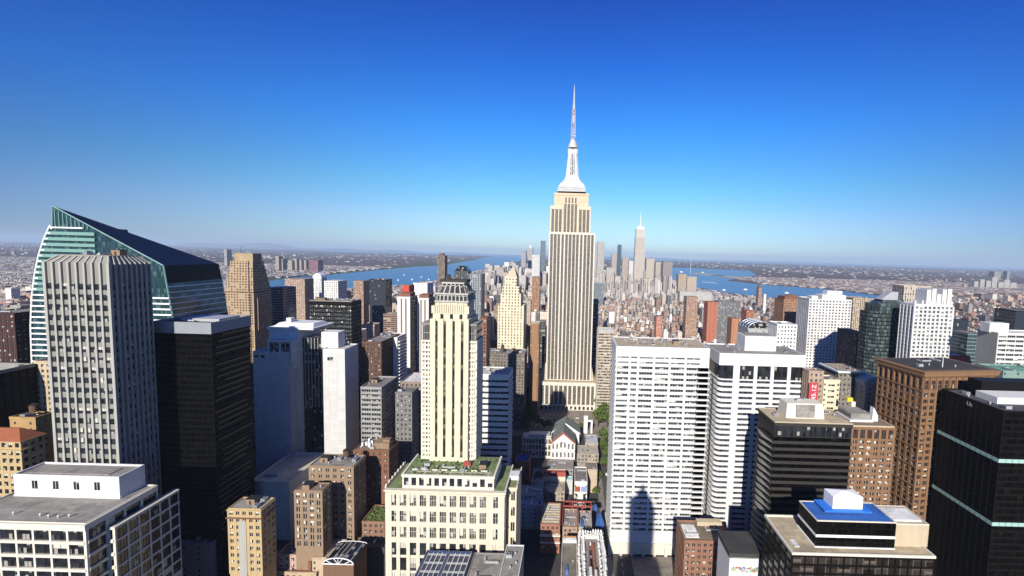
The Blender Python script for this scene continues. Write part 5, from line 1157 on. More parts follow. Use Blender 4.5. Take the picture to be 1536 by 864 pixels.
mb = MB(); mb.box(x0, x1, y0, y1, 0, s.h); nf = 34; fl = 3.7; lattice(mb, s.plan, 'FL', s.h-2-nf*fl, s.h-2, 9, nf, 1.5, 1.3, .7, .3); mb.build('wall', M['white'], t)
windows(t, s.plan, 'FL', s.h-2-nf*fl, s.h-2, 9, nf, 1.5, 1.3, [glass('ribbed_tower_glass', (.05,.06,.07), frac=.2, bright=(.3,.33,.33)), M['galv'], M['blind']], rng, 2, limit=100)
cr_ = MB(); X = lambda px: xs(px, 404, s.h)-s.cx
cr_.box(X(1388), X(1421), 3, 14, s.h, s.h+9)
for i in range(5): u = X(1389)+(X(1420)-X(1389))*i/4; cr_.box(u-1.9, u+1.9, 1.5, 15, s.h, s.h+(13.5,14.5,9.5,14,14.5)[i])
for i in range(6): u = x0+1+i*(s.w-2)/5; cr_.box(u-.7, u+.7, .5, 2, s.h, s.h+3.5)
cr_.build('crown', M['white'], t)
s = S(1356, 1397, 428, 560, 20, vis=450); simple('ribbed_tan_tower', 'tan ribbed tower top peeping out behind the white ribbed tower', s, (.5,.44,.36), 'strip', n=2)
simple('blue_black_block', 'blue black glass block right of the white ribbed tower', S(1429, 1453, 478, 470, 25, vis=525), (.02,.025,.045), 'glass', (.7,.7,.7), n=1)
simple('red_brick_low_block', 'low red brick block with a white roof below the blue black glass block', S(1422, 1453, 533, 400, 30, vis=548), (.36,.09,.06), 'blank', (.7,.68,.65), n=1)
simple('teal_office', 'grey teal glass office just left of the white office at the right edge', S(1452, 1469, 500, 440, 20, vis=560), (.2,.3,.28), 'glass')
s = S(1498, 1590, 499, 350, 18, vis=575); t = simple('white_banded_office', 'white office with banded windows and a blank grey side wall at the right edge', s, (.7,.69,.66), 'ribbon', (.5,.5,.48), 2)
mb = MB(); mb.box(s.plan[0]-.4, s.plan[0]-.02, .1, 17.9, 0, s.h); mb.build('side_wall', M['grey'], t); mb = MB(); mb.box(s.plan[0]-2, s.plan[0]+14, 6, 14, s.h-.8, s.h+7); mb.build('penthouse', M['whitew'], t)
simple('black_box_tower', 'black glass tower top at the far right edge behind the white banded office', S(1524, 1580, 466, 430, 22, vis=492), (.02,.022,.035), 'glass')
s = S(1258, 1297, 557, 330, 26, vis=600); t = simple('flat_roofed_hall', 'grey brick hall with a pale edged flat roof beside the balcony tower', s, (.22,.2,.17), 'punch', (.34,.27,.2), 5, detail=True); mb = MB(); mb.box(s.plan[0]-1, s.plan[1]+1, -1, .6, s.h-.9, s.h+.25); mb.box(s.plan[0]-1, s.plan[0]+.6, .6, 26, s.h-.9, s.h+.25); mb.build('pale_cornice', plain('pale_blue_coping', (.55,.63,.64)), t)
s = S(1236, 1260, 569, 290, 12, vis=612); t = simple('cream_stair_tower', 'plain cream tower with one column of windows, left of the yellow chimney', s, (.68,.6,.42), 'blank', detail=True)
wmm = MB(); wmm.box(-2.2,2.2,-.08,.05,-.6,.6); wmm.box(-.1,.1,-.12,-.08,-.6,.6,1); wmm.box(-1.2,-1.0,-.12,-.08,-.6,.6,1); wmm = wmm.mesh('window', [M['glassd'], M['creamlt']])
for j in range(8): inst('window', wmm, t, (0, -.02, s.h-4-j*4))
s = S(1214, 1236, 556, 288, 8.5, vis=610); t = simple('tan_side_street_block', 'narrow tan block carrying the red sign beside the curved balcony tower', s, (.4,.3,.22), 'punch', n=3, detail=True)
Ysg = 286.0; za_, zb_ = zz(1216, 574, Ysg), zz(1216, 602, Ysg); sx0, sx1 = xs(1214.5, Ysg, za_), xs(1228, Ysg, za_)
t = thing('sign_board', 'tall red sign with white lettering on the tan block beside the balcony tower', 'sign', ((sx0+sx1)/2, Ysg, zb_)); mb = MB(); mb.box(-(sx1-sx0)/2, (sx1-sx0)/2, 0, .5, 0, za_-zb_); mb.build('panel', plain('red_sign_panel', (.42,.045,.06), .5), t)
mb = MB(); mb.box(-.2, .2, .5, 1.99, 2, 2.4); mb.box(-.2, .2, .5, 1.99, 9, 9.4); mb.build('bracket', M['dark'], t)
me = text_mesh('45.1Z', 4.4, .05); me.materials.append(M['steel']); o = bpy.data.objects.new('lettering', me); COL.objects.link(o); o.parent = t; o.rotation_euler = (R(90), R(-90), 0); o.location = (.3, -.1, (za_-zb_)/2); o.scale = (1, .9, 1)
s = S(1299, 1330, 577, 318, 22, vis=600); t = simple('curved_roof_hall', 'cream hall with a curved pale roof behind the tan brick office', s, (.62,.55,.4), 'blank', detail=True)
mb = MB(); n = 8; pts = [(-s.w/2-.5+(s.w+1)*i/n, s.h-.8+6*math.sin(math.pi*(.15+.75*i/n))) for i in range(n+1)]; mb.sideprism([(-s.w/2-.5, s.h-.9), (s.w/2+.5, s.h-.9)] + pts[::-1], 1, 21); mb.build('curved_roof', M['creamlt'], t)
s = LOW(1310, 1340, 597, 585, 62); t = simple('green_roofed_hall', 'low hall with a verdigris green roof beside the brown cornice building', s, (.1,.09,.08), 'punch', (.10,.22,.17), 3, detail=True)
s = LOW(1262, 1300, 612, 590, 55); t = simple('dark_lane_block', 'low dark block with tarred roofs between the cream stair tower and the green roofed hall', s, (.09,.075,.06), 'punch', (.07,.06,.06), 8, detail=True)
simple('copper_roofed_block', 'block with a verdigris roof at the right edge behind the black belted tower', S(1505, 1570, 556, 290, 20, vis=580), (.2,.3,.26), 'blank', (.16,.33,.26), 2)
simple('grey_mid_block', 'grey block between the brown cornice building and the white banded office', S(1462, 1503, 560, 310, 20, vis=580), (.2,.19,.18), 'punch', (.3,.3,.3), 4)
s = S(1166, 1196, 486, 430, 20, vis=525); simple('white_gridded_office', 'small white office with square windows behind the white box of the balcony tower', s, (.76,.75,.73), 'punch', (.6,.6,.58), 2)
s = S(1122, 1158, 492, 500, 30, vis=512); t = simple('vaulted_hall', 'grey hall with a vaulted glass roof and white arch ribs behind the white towers', s, (.4,.41,.4), 'blank', detail=True)
mb = MB(); rbs = [MB() for _ in range(4)]
for i in range(10):
    a0, a1 = math.pi*i/10, math.pi*(i+1)/10; r = s.w/2; f = lambda a_: (-r*math.cos(a_), s.h-1+r*.62*math.sin(a_))
    (u0, w0), (u1, w1) = f(a0), f(a1); mb.quad([(u0,.5,w0),(u1,.5,w1),(u1,29,w1),(u0,29,w0)][::-1])
    for rb, y in zip(rbs, (.3, 8, 16, 24)): rb.tube((u0,y,w0+.1),(u1,y,w1+.1),.5,5)
    mb.quad([(0,.5,s.h-1),(u0,.5,w0),(u1,.5,w1)][::-1])
mb.build('vault_glazing', M['glassw'], t)
for r_ in rbs: r_.build('arch_rib', M['galv'], t)
# ------------------------------------------------------------------ small buildings at the lower left
rng = random.Random(51)
def brick_house(name, label, s, mat, nb, fl, nf, roofmat_, pw=1.6, sh=1.7, must=(), n=4, ledge=True, pan=2, blind=.25, top=1.6):
    t = bld(name, label, s); x0, x1, y0, y1 = s.plan; rg = random.Random(label); mb = MB(); mb.box(x0, x1, y0, y1, 0, s.h-.8); zt = s.h-top
    lattice(mb, s.plan, 'FR', zt-nf*fl, zt, nb, nf, pw, sh, .3, .22); mb.box(x0-.3, x1+.3, y0-.3, y1, zt, s.h-.8)
    if ledge: mb.box(x0-.6, x1+.6, y0-.6, y1+.1, s.h-1.3, s.h-.75)
    mb.build('wall', mat, t); windows(t, s.plan, 'FR', zt-nf*fl, zt, nb, nf, pw, sh, [M['glassw'], M['creamlt'], M['blind']], rg, pan, limit=100, blind=blind)
    roof(t, s.plan, s.h-.8, roofmat_, .8, mat, .45, out_=.05); clutter(t, s.plan, s.h-.5, n, rg, must=must); return t, s
t, s = brick_house('buff_brick_house', 'small buff brick house with a grey strip down its front, at the lower left', S(342, 391, 762, 225, 11, vis=840), M['brick_yel'], 5, 4.0, 9, M['gravel'], 1.7, 2.0, must=('bulkhead',), n=3)
mb = MB(); x0, x1, y0, y1 = s.plan; mb.box(x0+s.w*.33, x0+s.w*.55, y0-.55, y0-.3, 0, s.h-7); mb.build('grey_strip', M['grey'], t); mb = MB(); mb.box(x0+8, x0+11, 7, 9.5, s.h-.5, s.h+2.2); mb.build('blue_tank', M['blue'], t)
mb = MB(); mb.box(x0-.9, x1+.9, y0-.9, y1+.3, s.h-5.6, s.h-5.0); mb.build('belt_course', M['brick_brn'], t)
brick_house('tan_brick_house', 'small tan brick house with tall window pairs in front of the big tan brick block', S(442, 483, 735, 242, 9, vis=798), M['brick_tan'], 4, 4.2, 8, M['brownroof'], 1.9, 1.3, n=4, must=('bulkhead',), blind=.35)
brick_house('tan_brick_block', 'big tan brick block with a cluttered flat roof left of the green roofed building', S(464, 530, 698, 262, 16, vis=785), M['brick_tan'], 6, 4.0, 14, M['gravel'], 2.6, 1.9, n=9, must=('bulkhead','water_tank'))
t, s = brick_house('red_brown_block', 'red brown brick block with white gear and a ragged parapet on its roof', S(531, 583, 674, 290, 16, vis=755), M['brick_red'], 6, 4.2, 14, M['brownroof'], 2.4, 1.9, n=8, must=('air_conditioner','air_conditioner','vent','vent'))
x0, x1, y0, y1 = s.plan; mb = MB(); mb.box(x1-12, x1-1, 3, 12, s.h-.5, s.h+3.5); mb.box(x1-6, x1-1.5, 5, 9, s.h+3.5, s.h+5.2); mb.build('bulkhead', M['brick_tan'], t); mb = MB()
for i in range(9): u = rng.uniform(x0+3, x1-14); v = rng.uniform(3, 13); mb.box(u-.5, u+.5, v-.5, v+.5, s.h-.5, s.h+rng.uniform(1.5, 3.4))
mb.build('white_antenna_box', M['steel'], t, kind='stuff')
for j in range(8): pass
low = [ # name, label, left, right, front row, back row, roof height, wall, style, roof, clutter
 ('low_pink_block', 'low block with pink walls and a dark cluttered roof below the tan brick house', 416, 462, 832, 800, 34, (.5,.33,.26), 'punch', (.13,.125,.12), 9),
 ('tan_roofed_block', 'low block with a plain tan roof right of the low pink block', 468, 498, 836, 808, 34, (.5,.38,.26), 'blank', (.42,.34,.24), 1),
 ('red_ledge_block', 'low block with a wide red brown terrace at the bottom edge', 408, 474, 858, 842, 26, (.5,.38,.24), 'punch', (.26,.12,.08), 2),
 ('tar_roofed_shed', 'low shed with a tarred roof behind the glazed barrel roof', 533, 578, 821, 798, 30, (.07,.06,.055), 'blank', (.1,.1,.1), 3),
 ('grey_yard_block', 'low dark grey block in the yard below the big tan brick block', 500, 545, 806, 786, 30, (.14,.11,.09), 'blank', (.12,.115,.11), 6),
 ('garden_roof_block', 'low brick block with a garden of shrubs on its roof beside the green roofed building', 543, 577, 782, 757, 42, (.26,.15,.1), 'punch', (.08,.1,.035), 0),
 ('rubble_roofed_block', 'low block with a pale rubble strewn roof left of the red brown terrace', 348, 408, 866, 848, 24, (.3,.24,.18), 'blank', (.5,.4,.28), 12),
 ('lane_shed', 'low flat shed at the foot of the buff brick house', 366, 398, 846, 832, 20, (.2,.18,.16), 'blank', (.14,.135,.13), 2),
 ('shaded_low_block', 'low purple grey block in deep shade at the foot of the black tower', 258, 315, 815, 786, 30, (.35,.31,.36), 'blank', (.3,.27,.31), 3),
 # the low blocks in the middle
 ('blue_roofed_shed', 'small red fronted house with a blue tarpaulin roof left of the gabled hall', 773, 794, 692, 680, 22, (.5,.16,.09), 'blank', (.02,.07,.3), 1),
 ('ornate_house', 'small ornate tan house with a dark round roof court below the white gabled hall', 797, 815, 722, 702, 20, (.45,.34,.24), 'punch', (.3,.25,.2), 6),
 ('dark_flat_house', 'low house with a dark flat roof in front of the white gabled hall', 820, 860, 703, 690, 16, (.3,.27,.24), 'punch', (.26,.235,.22), 2),
 ('red_roofed_house', 'house with a red roof and a cream front below the white gabled hall', 816, 848, 714, 704, 20, (.66,.58,.46), 'blank', (.28,.08,.065), 1),
 ('tan_court_house', 'house with a rounded tan roof court below the red roofed house', 816, 847, 736, 722, 16, (.36,.3,.24), 'punch', (.34,.28,.2), 4),
 ('teal_roofed_shed', 'tiny shed with a pale turquoise roof right of the red roofed house', 846, 859, 719, 714, 14, (.5,.52,.5), 'blank', (.3,.55,.6), 0),
 ('panel_house', 'white house with red and blue panels on its front', 862, 881, 722, 700, 24, (.7,.68,.64), 'blank', (.2,.18,.17), 2),
 ('tan_fronted_house', 'house with a grey roof and a plain tan front near the white slab tower', 878, 896, 704, 692, 22, (.5,.4,.3), 'blank', (.22,.18,.16), 1),
 ('grey_roofed_house', 'small house with a pale grey roof right of the white gabled hall', 878, 897, 664, 652, 18, (.4,.36,.33), 'blank', (.42,.45,.46), 2),
 ('rubble_house', 'low ragged house with rubble on its roof between the white gabled hall and the street', 866, 898, 680, 668, 16, (.34,.3,.25), 'punch', (.4,.36,.3), 7),
 ('pale_roofed_house', 'low house with a white roof edge beside the green roofed building', 778, 813, 741, 728, 22, (.5,.47,.43), 'punch', (.35,.32,.3), 6),
 ('shaded_blue_house', 'low house with a blue grey roof in the shade beside the green roofed building', 776, 813, 757, 743, 20, (.4,.4,.45), 'blank', (.3,.31,.38), 4),
 ('ribbed_roof_house', 'house with a long ribbed tan roof over the dark street canyon', 811, 840, 786, 754, 22, (.34,.16,.11), 'punch', (.45,.4,.33), 5),
 ('court_house', 'low brown house with a roof court between red steel beams', 844, 866, 790, 763, 20, (.36,.25,.18), 'punch', (.3,.24,.2), 9),
 ('dark_long_house', 'long house with a flat dark olive roof at the bottom edge in the middle', 841, 866, 872, 808, 24, (.6,.5,.42), 'punch', (.19,.175,.14), 2),
 ('grey_terrace_house', 'low grey house with a terrace under the blue tarpaulins', 868, 888, 790, 766, 18, (.4,.35,.3), 'punch', (.36,.33,.3), 7),
]
for nm, lab, pl_, pr_, yf, yb, z, wc, st, rc, n in low:
    s = LOW(pl_, pr_, yf, yb, z, 864); t = simple(nm, lab, s, wc, st, rc, n, detail=True, cat='house' if 'house' in nm else 'building'); x0, x1, y0, y1 = s.plan
    if nm == 'garden_roof_block':
        mb = MB()
        for i in range(160): u, v, r = rng.uniform(x0+1, x1-1), rng.uniform(1, y1-1), rng.uniform(.4, 1.1); mb.frus((u-r,u+r,v-r,v+r),(u-r*.4,u+r*.3,v-r*.4,v+r*.5),s.h-.85,s.h-.85+r*rng.uniform(.6,1.2))
        mb.build('roof_shrubs', roofmat('garden_leaves', (.085,.11,.03), 1.2), t, kind='stuff')
    if nm == 'red_roofed_house': mb = MB(); mb.frus((x0-.6,x1+.6,-.6,y1*.6),(x0,x1,2.2,y1*.5),s.h-.2,s.h+2.4); mb.build('red_roof', M['red'], t)
    if nm == 'tan_court_house': mb = MB(); mb.cyl(0, 3.5, s.w*.42, s.w*.42, s.h-.9, s.h+.3, 20); mb.build('round_court', M['tan_roof'], t)
    if nm == 'ornate_house': mb = MB(); mb.cyl(0, y1*.5, 3.6, 3.4, s.h-.85, s.h+1.2, 16); mb.cyl(0, y1*.5, 2.2, .4, s.h+1.2, s.h+3.2, 12); mb.build('round_turret', M['tar'], t); mb = MB(); [mb.box(x0+s.w*i/6-.35, x0+s.w*i/6+.35, -.5, .2, s.h-6, s.h+.6) for i in range(7)]; mb.build('front_pilaster', M['creamlt'], t)
    if nm == 'panel_house':
        for nm2, m_, f0, f1 in (('red_panel', M['red'], .04, .45), ('blue_panel', plain('pale_blue_panel', (.2,.26,.5)), .52, .96)): mb = MB(); mb.box(x0+s.w*f0, x0+s.w*f1, -.35, -.15, s.h-9, s.h-4.5); mb.build(nm2, m_, t)
        mb = MB(); mb.box(x0+s.w*.1, x0+s.w*.25, -.3, -.16, s.h-16, s.h-11); mb.box(x0+s.w*.7, x0+s.w*.88, -.3, -.16, s.h-16, s.h-11); mb.build('window', M['glassd'], t)
    if nm == 'ribbed_roof_house':
        mb = MB(); n_ = 9
        for i in range(n_): v = 1+(y1-2)*i/(n_-1); mb.box(x0+.6, x1-.6, v-.35, v+.35, s.h-.85, s.h-.3)
        mb.build('roof_rib', M['tan_roof'], t, kind='stuff'); mb = MB(); mb.box(x0-.3, x1+.3, -1.6, .2, s.h-8.5, s.h-7.6); mb.box(x0-.3, x1+.3, -1.2, .1, s.h-14, s.h-13.2); mb.build('ledge', M['creamlt'], t)
    if nm == 'dark_long_house':
        mb = MB(); mb.box(x0+.4, x1-.4, y1-3.2, y1-.6, s.h-.85, s.h+1.2); mb.build('white_stair_head', M['whiteroof'], t); mb = MB(); mb.box(x0+.5, x1-.5, y1-.5, y1+2, s.h-.9, s.h+.6); mb.build('orange_awning', plain('orange_canvas', (.65,.28,.1)), t); mb = MB(); mb.frus((x0+2.5,x0+4.5,6,13),(x0+3,x0+4,8,12),s.h-.85,s.h+.9); mb.build('blue_cover', M['blue'], t)
    if nm == 'tan_roofed_block': mb = MB(); mb.box(x0-2.4, x0-.6, 0, y1, 0, s.h-3); mb.build('red_lean_to', M['brick_red'], t)

# glazed barrel-roofed building at the bottom left
s = LOW(484, 530, 846, 817, 40, 864); t = bld('glazed_gable_building', 'dark glazed roof with a white steel arch gable at the bottom edge', s); x0, x1, y0, y1 = s.plan
mb = MB(); mb.box(x0, x1, .2, y1, 0, s.h-.2); mb.build('wall', M['brick_brn'], t); r = s.w/2; n = 10
gm = MB(); fr = MB()
for i in range(n):
    a0, a1 = math.pi*i/n, math.pi*(i+1)/n; f = lambda a_: (-r*math.cos(a_), s.h-.2+r*.42*math.sin(a_)); (u0, w0), (u1, w1) = f(a0), f(a1)
    gm.quad([(u0,.4,w0),(u1,.4,w1),(u1,y1,w1*.35+.65*(s.h+2)),(u0,y1,w0*.35+.65*(s.h+2))]); gm.quad([(0,.45,s.h-.2),(u0,.45,w0),(u1,.45,w1)][::-1])
    fr.tube((u0,.1,w0),(u1,.1,w1),.3,5); fr.tube((u0,y1,w0*.35+.65*(s.h+2)),(u1,y1,w1*.35+.65*(s.h+2)),.22,5)
    if i in (2, 4, 5, 6, 8): fr.tube((0 if i in (4,5,6) else u0*.45,.1,s.h-.2),(u0,.1,w0),.2,4); fr.tube((u0,.2,w0+.05),(u0,y1,w0*.35+.65*(s.h+2)+.05),.12,4)
fr.tube((-r,.1,s.h-.2),(r,.1,s.h-.2),.3,5); gm.build('glazing', M['glassd'], t); fr.build('steel_arch', M['steel'], t)
# skylight roof and grey roof in front of the green-roofed building
zsk = zz(641, 826, 224); x0w, x1w = xs(641, 224, zsk), xs(709, 224, zsk); t = thing('skylight_roof_building', 'flat building with two banks of blue black louvred skylights at the bottom edge', 'building', ((x0w+x1w)/2, 184, 0)); Wd = x1w-x0w; x0, x1, D = -Wd/2, Wd/2, 40.0
PLACED.append((x0w-1, x1w+20, 183, 226, 600, 795, 864))
mb = MB(); mb.box(x0, x1, 0, D, 0, zsk-1.0); mb.build('wall', M['grey'], t)
mb = MB(); mb.box(x0, x0+1.0, 0, D, zsk-1, zsk+.5); mb.box(-.9, .3, 0, D, zsk-1, zsk+.5); mb.box(x1-.5, x1, 0, D, zsk-1, zsk+.3); mb.box(x0+1, -.9, D-.8, D, zsk-1, zsk+.3); mb.box(.3, x1-.5, D-.8, D, zsk-1, zsk+.3); mb.build('kerb', plain('navy_steel', (.03,.05,.12), .4), t)
M['sky_gl'] = plain('skylight_panel', (.02,.028,.055), .15, spec=.6)
for a, b in ((x0+1.2, -1.1), (.5, x1-.7)):
    for j in range(6):
        v0, v1 = 1+j*6.3, 1+j*6.3+4.4; pnl = MB()
        for i in range(4): u0 = a+(b-a)*i/4+.25; u1 = a+(b-a)*(i+1)/4-.25; pnl.quad([(u0,v0,zsk-.75),(u1,v0,zsk-.75),(u1,v1,zsk-.35),(u0,v1,zsk-.35)])
        pnl.build('skylight', M['sky_gl'], t)
        bar = MB(); bar.box(a, b, v1+.2, v1+1.5, zsk-.95, zsk-.25); bar.build('louvre', M['galv'], t)
mb = MB()
for a, b in ((x0+1.2, -1.1), (.5, x1-.7)):
    for i in range(5): u = a+(b-a)*i/4; mb.box(u-.14, u+.14, .2, D-1, zsk-.8, zsk-.1)
mb.build('glazing_bar', M['steel'], t)
zg = zz(712, 828, 222); xa, xb = xs(712, 222, zg), xs(764, 222, zg); xc_ = xs(795, 222, zg)
t = thing('grey_terrace_building', 'flat grey roofed building with a raised corner block, beside the skylight building', 'building', ((xa+xb)/2, 182, 0)); Wd = xb-xa; mb = MB(); mb.box(-Wd/2, Wd/2+.4, 0, 40, 0, zg-1); mb.build('wall', M['grey'], t); roof(t, (-Wd/2, Wd/2+.4, 0, 40), zg-1, M['gravel'], .8, M['greyd'])
mb = MB(); z2 = zz(764, 817, 226); mb.box(Wd/2-2, Wd/2+7.5, 18, 44, 0, z2-.8); cb = mb.build('corner_block', M['greyd'], t); roof(cb, (Wd/2-2, Wd/2+7.5, 18, 44), z2-.8, M['gravel'], .9, M['whitew'], .35); clutter(cb, (Wd/2-2, Wd/2+7.5, 18, 43), z2-.5, 4, rng, kinds=('vent','air_conditioner')); clutter(t, (-Wd/2+1, Wd/2-2.5, 8, 38), zg-.7, 4, rng, kinds=('vent','duct'))

# white gabled hall
Yg = ground(845, 689).y; t = thing('gabled_hall', 'white hall with a red trimmed gable and arched windows before the plaza', 'hall', (at(826, 680, Yg).x, Yg, 0)); ox = t.location.x; X = lambda px, z=15, Yx=None: xs(px, Yx or Yg, z)-ox; Z = lambda px, py, Yx=None: zz(px, py, Yx or Yg)
g0, g1 = X(827), X(862); ze = Z(827, 664); zpk = Z(846, 648.5); gc = (g0+g1)/2; wl0 = X(784); zwg = Z(784, 658)
mb = MB(); mb.box(wl0, g0, .8, 14, 0, zwg); mb.box(wl0-.4, g0-.3, .3, 14.3, zwg, zwg+.9); nfl = 3
lattice(mb, (wl0, g0-.4, .8, 14), 'F', 1.5, zwg, 9, 3, 1.0, 1.5, .5, .35); mb.build('side_wing', M['creamlt'], t)
windows(t, (wl0, g0-.4, .8, 14), 'F', 1.5, zwg, 9, 3, 1.0, 1.5, [M['glassd'], M['creamlt'], M['blind']], rng, 2, blind=.2)
mb = MB()
for i in range(10): u = wl0+(g0-wl0)*(i+.5)/10; mb.box(u-.5, u+.5, .4, 1.0, zwg+.9, zwg+3.2)
mb.box(wl0, g0, .5, .9, zwg+2.6, zwg+3.1); mb.build('balustrade', M['creamlt'], t)
mb = MB(); mb.box(wl0+6, g0-2, 3, 12, zwg+.9, zwg+3.6); mb.build('wing_roof', M['galv'], t)
mb = MB(); mb.sideprism([(g0,0),(g1,0),(g1,ze),(gc,zpk-1),(g0,ze)], 0, 24); mb.box(g0-.3, g1+.3, -.5, 0, 8.6, 9.4)
for i in range(7): u = g0+(g1-g0)*i/6; mb.box(u-.45, u+.45, -.5, .05, 0, ze-1)
mb.build('gable_wall', M['white'], t)
wg_ = MB(); wg_.box(-.85,.85,-.06,.05,-2.6,2.6)
pts = [(-.85,2.6)] + [(.85*math.cos(math.pi*k/6), 2.6+.85*math.sin(math.pi*k/6)) for k in range(0,7)]
wg_.sideprism([(.85*math.cos(math.pi*k/8), 2.6+.85*math.sin(math.pi*k/8)) for k in range(9)], -.06, .05); wg_.box(-.06,.06,-.12,-.05,-2.6,3.2,1); wg_ = wg_.mesh('arched_window', [M['glassd'], M['steel']])
for i in range(6):
    u = g0+(g1-g0)*(i+.5)/6
    for zc_, sc_ in ((4.6, .9), (ze-4.0+(1.6 if 1 < i < 4 else 0), 1.0)): inst('arched_window', wg_, t, (u, -.02, zc_), 0, (1,1,sc_))
mb = MB()
for sx, e in ((-1, g0), (1, g1)):
    mb.sideprism([(e+sx*1.2, ze-1.4), (e+sx*1.2, ze+.6), (gc, zpk+.9), (gc, zpk-1.6)] if sx < 0 else [(gc, zpk-1.6), (gc, zpk+.9), (e+sx*1.2, ze+.6), (e+sx*1.2, ze-1.4)], -1.0, -.05)
mb.build('gable_trim', plain('rust_red_trim', (.25,.085,.06), .7), t)
mb = MB()
for sx, e in ((-1, g0), (1, g1)): q = [(e+sx*.9, -.04, ze+.2), (gc, -.04, zpk+.35), (gc, 24.5, zpk+.35), (e+sx*.9, 24.5, ze+.2)]; mb.quad(q if sx < 0 else q[::-1])
mb.build('roof', M['copper'], t)
mb = MB(); c_ = gc-.4; zo = ze-.2
for u in (-2.2, -.6, .9, 2.3): mb.cyl(c_+u, 0, .01, .01, 0, .01, 3); mb.sideprism([(c_+u+.5*math.cos(k*.785), zo+(.2 if abs(u) < 1 else -.3)+.55*math.sin(k*.785)) for k in range(8)], -.14, -.02)
mb.build('gable_ornament', M['dark'], t)
Y2 = Yg+30; h0, h1 = X(828, 20, Y2), X(869, 20, Y2); zr = Z(848, 634, Y2); zf = Z(868, 648, Y2); mb = MB(); mb.sideprism([(h0,0),(h1,0),(h1,zf),((h0+h1)/2,zr),(h0,zf)], 26, 48); mb.build('rear_hall', M['white'], t)
mb = MB(); hc = (h0+h1)/2
for sx, e in ((-1, h0), (1, h1)): q = [(e+sx*1.2, 25.5, zf+.0), (hc, 25.5, zr+.5), (hc, 49, zr+.5), (e+sx*1.2, 49, zf+.0)]; mb.quad(q if sx < 0 else q[::-1])
mb.build('rear_roof', M['copper'], t); mb = MB(); mb.tube((h0-1, 25.2, zf), (hc, 25.2, zr+.6), .5, 5); mb.tube((h1+1, 25.2, zf), (hc, 25.2, zr+.6), .5, 5); mb.build('rear_trim', M['steel'], t)
PLACED.append((wl0+ox-2, h1+ox+4, Yg-3, Yg+52, 783, 870, 690))
s = LOW(876, 881, 650, 647, 0.1); zsl = zz(878, 626, s.Y); t = tag(MB().build('white_pylon', M['steel']) if False else None, None, None) if False else None
mb = MB(); wv_ = xs(881.5, s.Y, 10)-xs(876, s.Y, 10); mb.box(-wv_/2, wv_/2, 0, 4, 0, zsl); mb.box(-wv_/2-.3, wv_/2+.3, -.3, 4.3, zsl, zsl+.6); mb.box(wv_/2+4, wv_/2+6, 0, 3, 0, zsl*.8); mb.box(wv_/2, wv_/2+4, .5, 2.5, zsl*.72, zsl*.8); o = mb.build('white_pylon', M['steel'], None, (xs(878.5, s.Y, 10), s.Y, 0)); tag(o, 'plain white gate pylon at the plaza right of the white gabled hall', 'pylon')

# red steel frame, blue tarpaulins
zf = 22.0; a = ground(844, 759, zf); b = ground(888, 759, zf); t = thing('red_steel_frame', 'red steel frame over the brown roof court', 'scaffold', ((a.x+b.x)/2, a.y, 0)); L = b.x-a.x; bm = MB(); bm.box(-L/2, L/2, -.35, .35, -.45, .45); bm.box(-L/2, L/2, -.55, .55, .35, .5); bm = bm.mesh('beam', [M['red']])
pm_ = MB(); pm_.box(-.35,.35,-.35,.35,0,zf); pm_ = pm_.mesh('post', [M['red']])
for v in (0, 6.5): inst('beam', bm, t, (0, v, zf))
for u in (-L/2+.4, -L/6, L/6, L/2-.4):
    for v in (0, 6.5): inst('post', pm_, t, (u, v, -.45))
lb = MB(); lb.box(-.3,.3,.36,6.14,-.3,.3); lb = lb.mesh('cross_beam', [M['red']])
for u in (-L/2+.4, -L/4, 0, L/4, L/2-.4): inst('cross_beam', lb, t, (u, 0, zf))
lb2 = MB(); lb2.box(-.35,.35,-22,-.36,-.35,.35); lb2 = lb2.mesh('long_beam', [M['red']]); inst('long_beam', lb2, t, (-L/2+.4, 0, zf)); inst('long_beam', lb2, t, (-L/2+11.5, 0, zf))
for lab, pts, z in (('blue tarpaulin sloping over the terrace beside the white slab tower', [(893,790),(907,790),(902,769),(896,770)], 19), ('small blue tarpaulin tied at the end of the red steel frame', [(889,766),(896,766),(895,756),(889,757)], 20), ('narrow blue tarpaulin lying beside the brown roof court', [(871,790),(877,790),(873,776),(871,776)], 18.4)):
    q = [ground(x, y, z) for x, y in pts]; c = sum(q, Vector())/4; mb = MB(); n = 6
    for i in range(n):
        for j in range(n):
            def pt(i, j): f, g = i/n, j/n; p = (q[0]*(1-f)+q[1]*f)*(1-g)+(q[3]*(1-f)+q[2]*f)*g-c; return (p.x, p.y, p.z+.5*math.sin(f*7+g*3)+.9*math.sin(math.pi*f)*math.sin(math.pi*g))
            mb.quad([pt(i,j),pt(i+1,j),pt(i+1,j+1),pt(i,j+1)])
    o = mb.build('tarpaulin', M['blue'], None, c); tag(o, lab, 'tarpaulin')

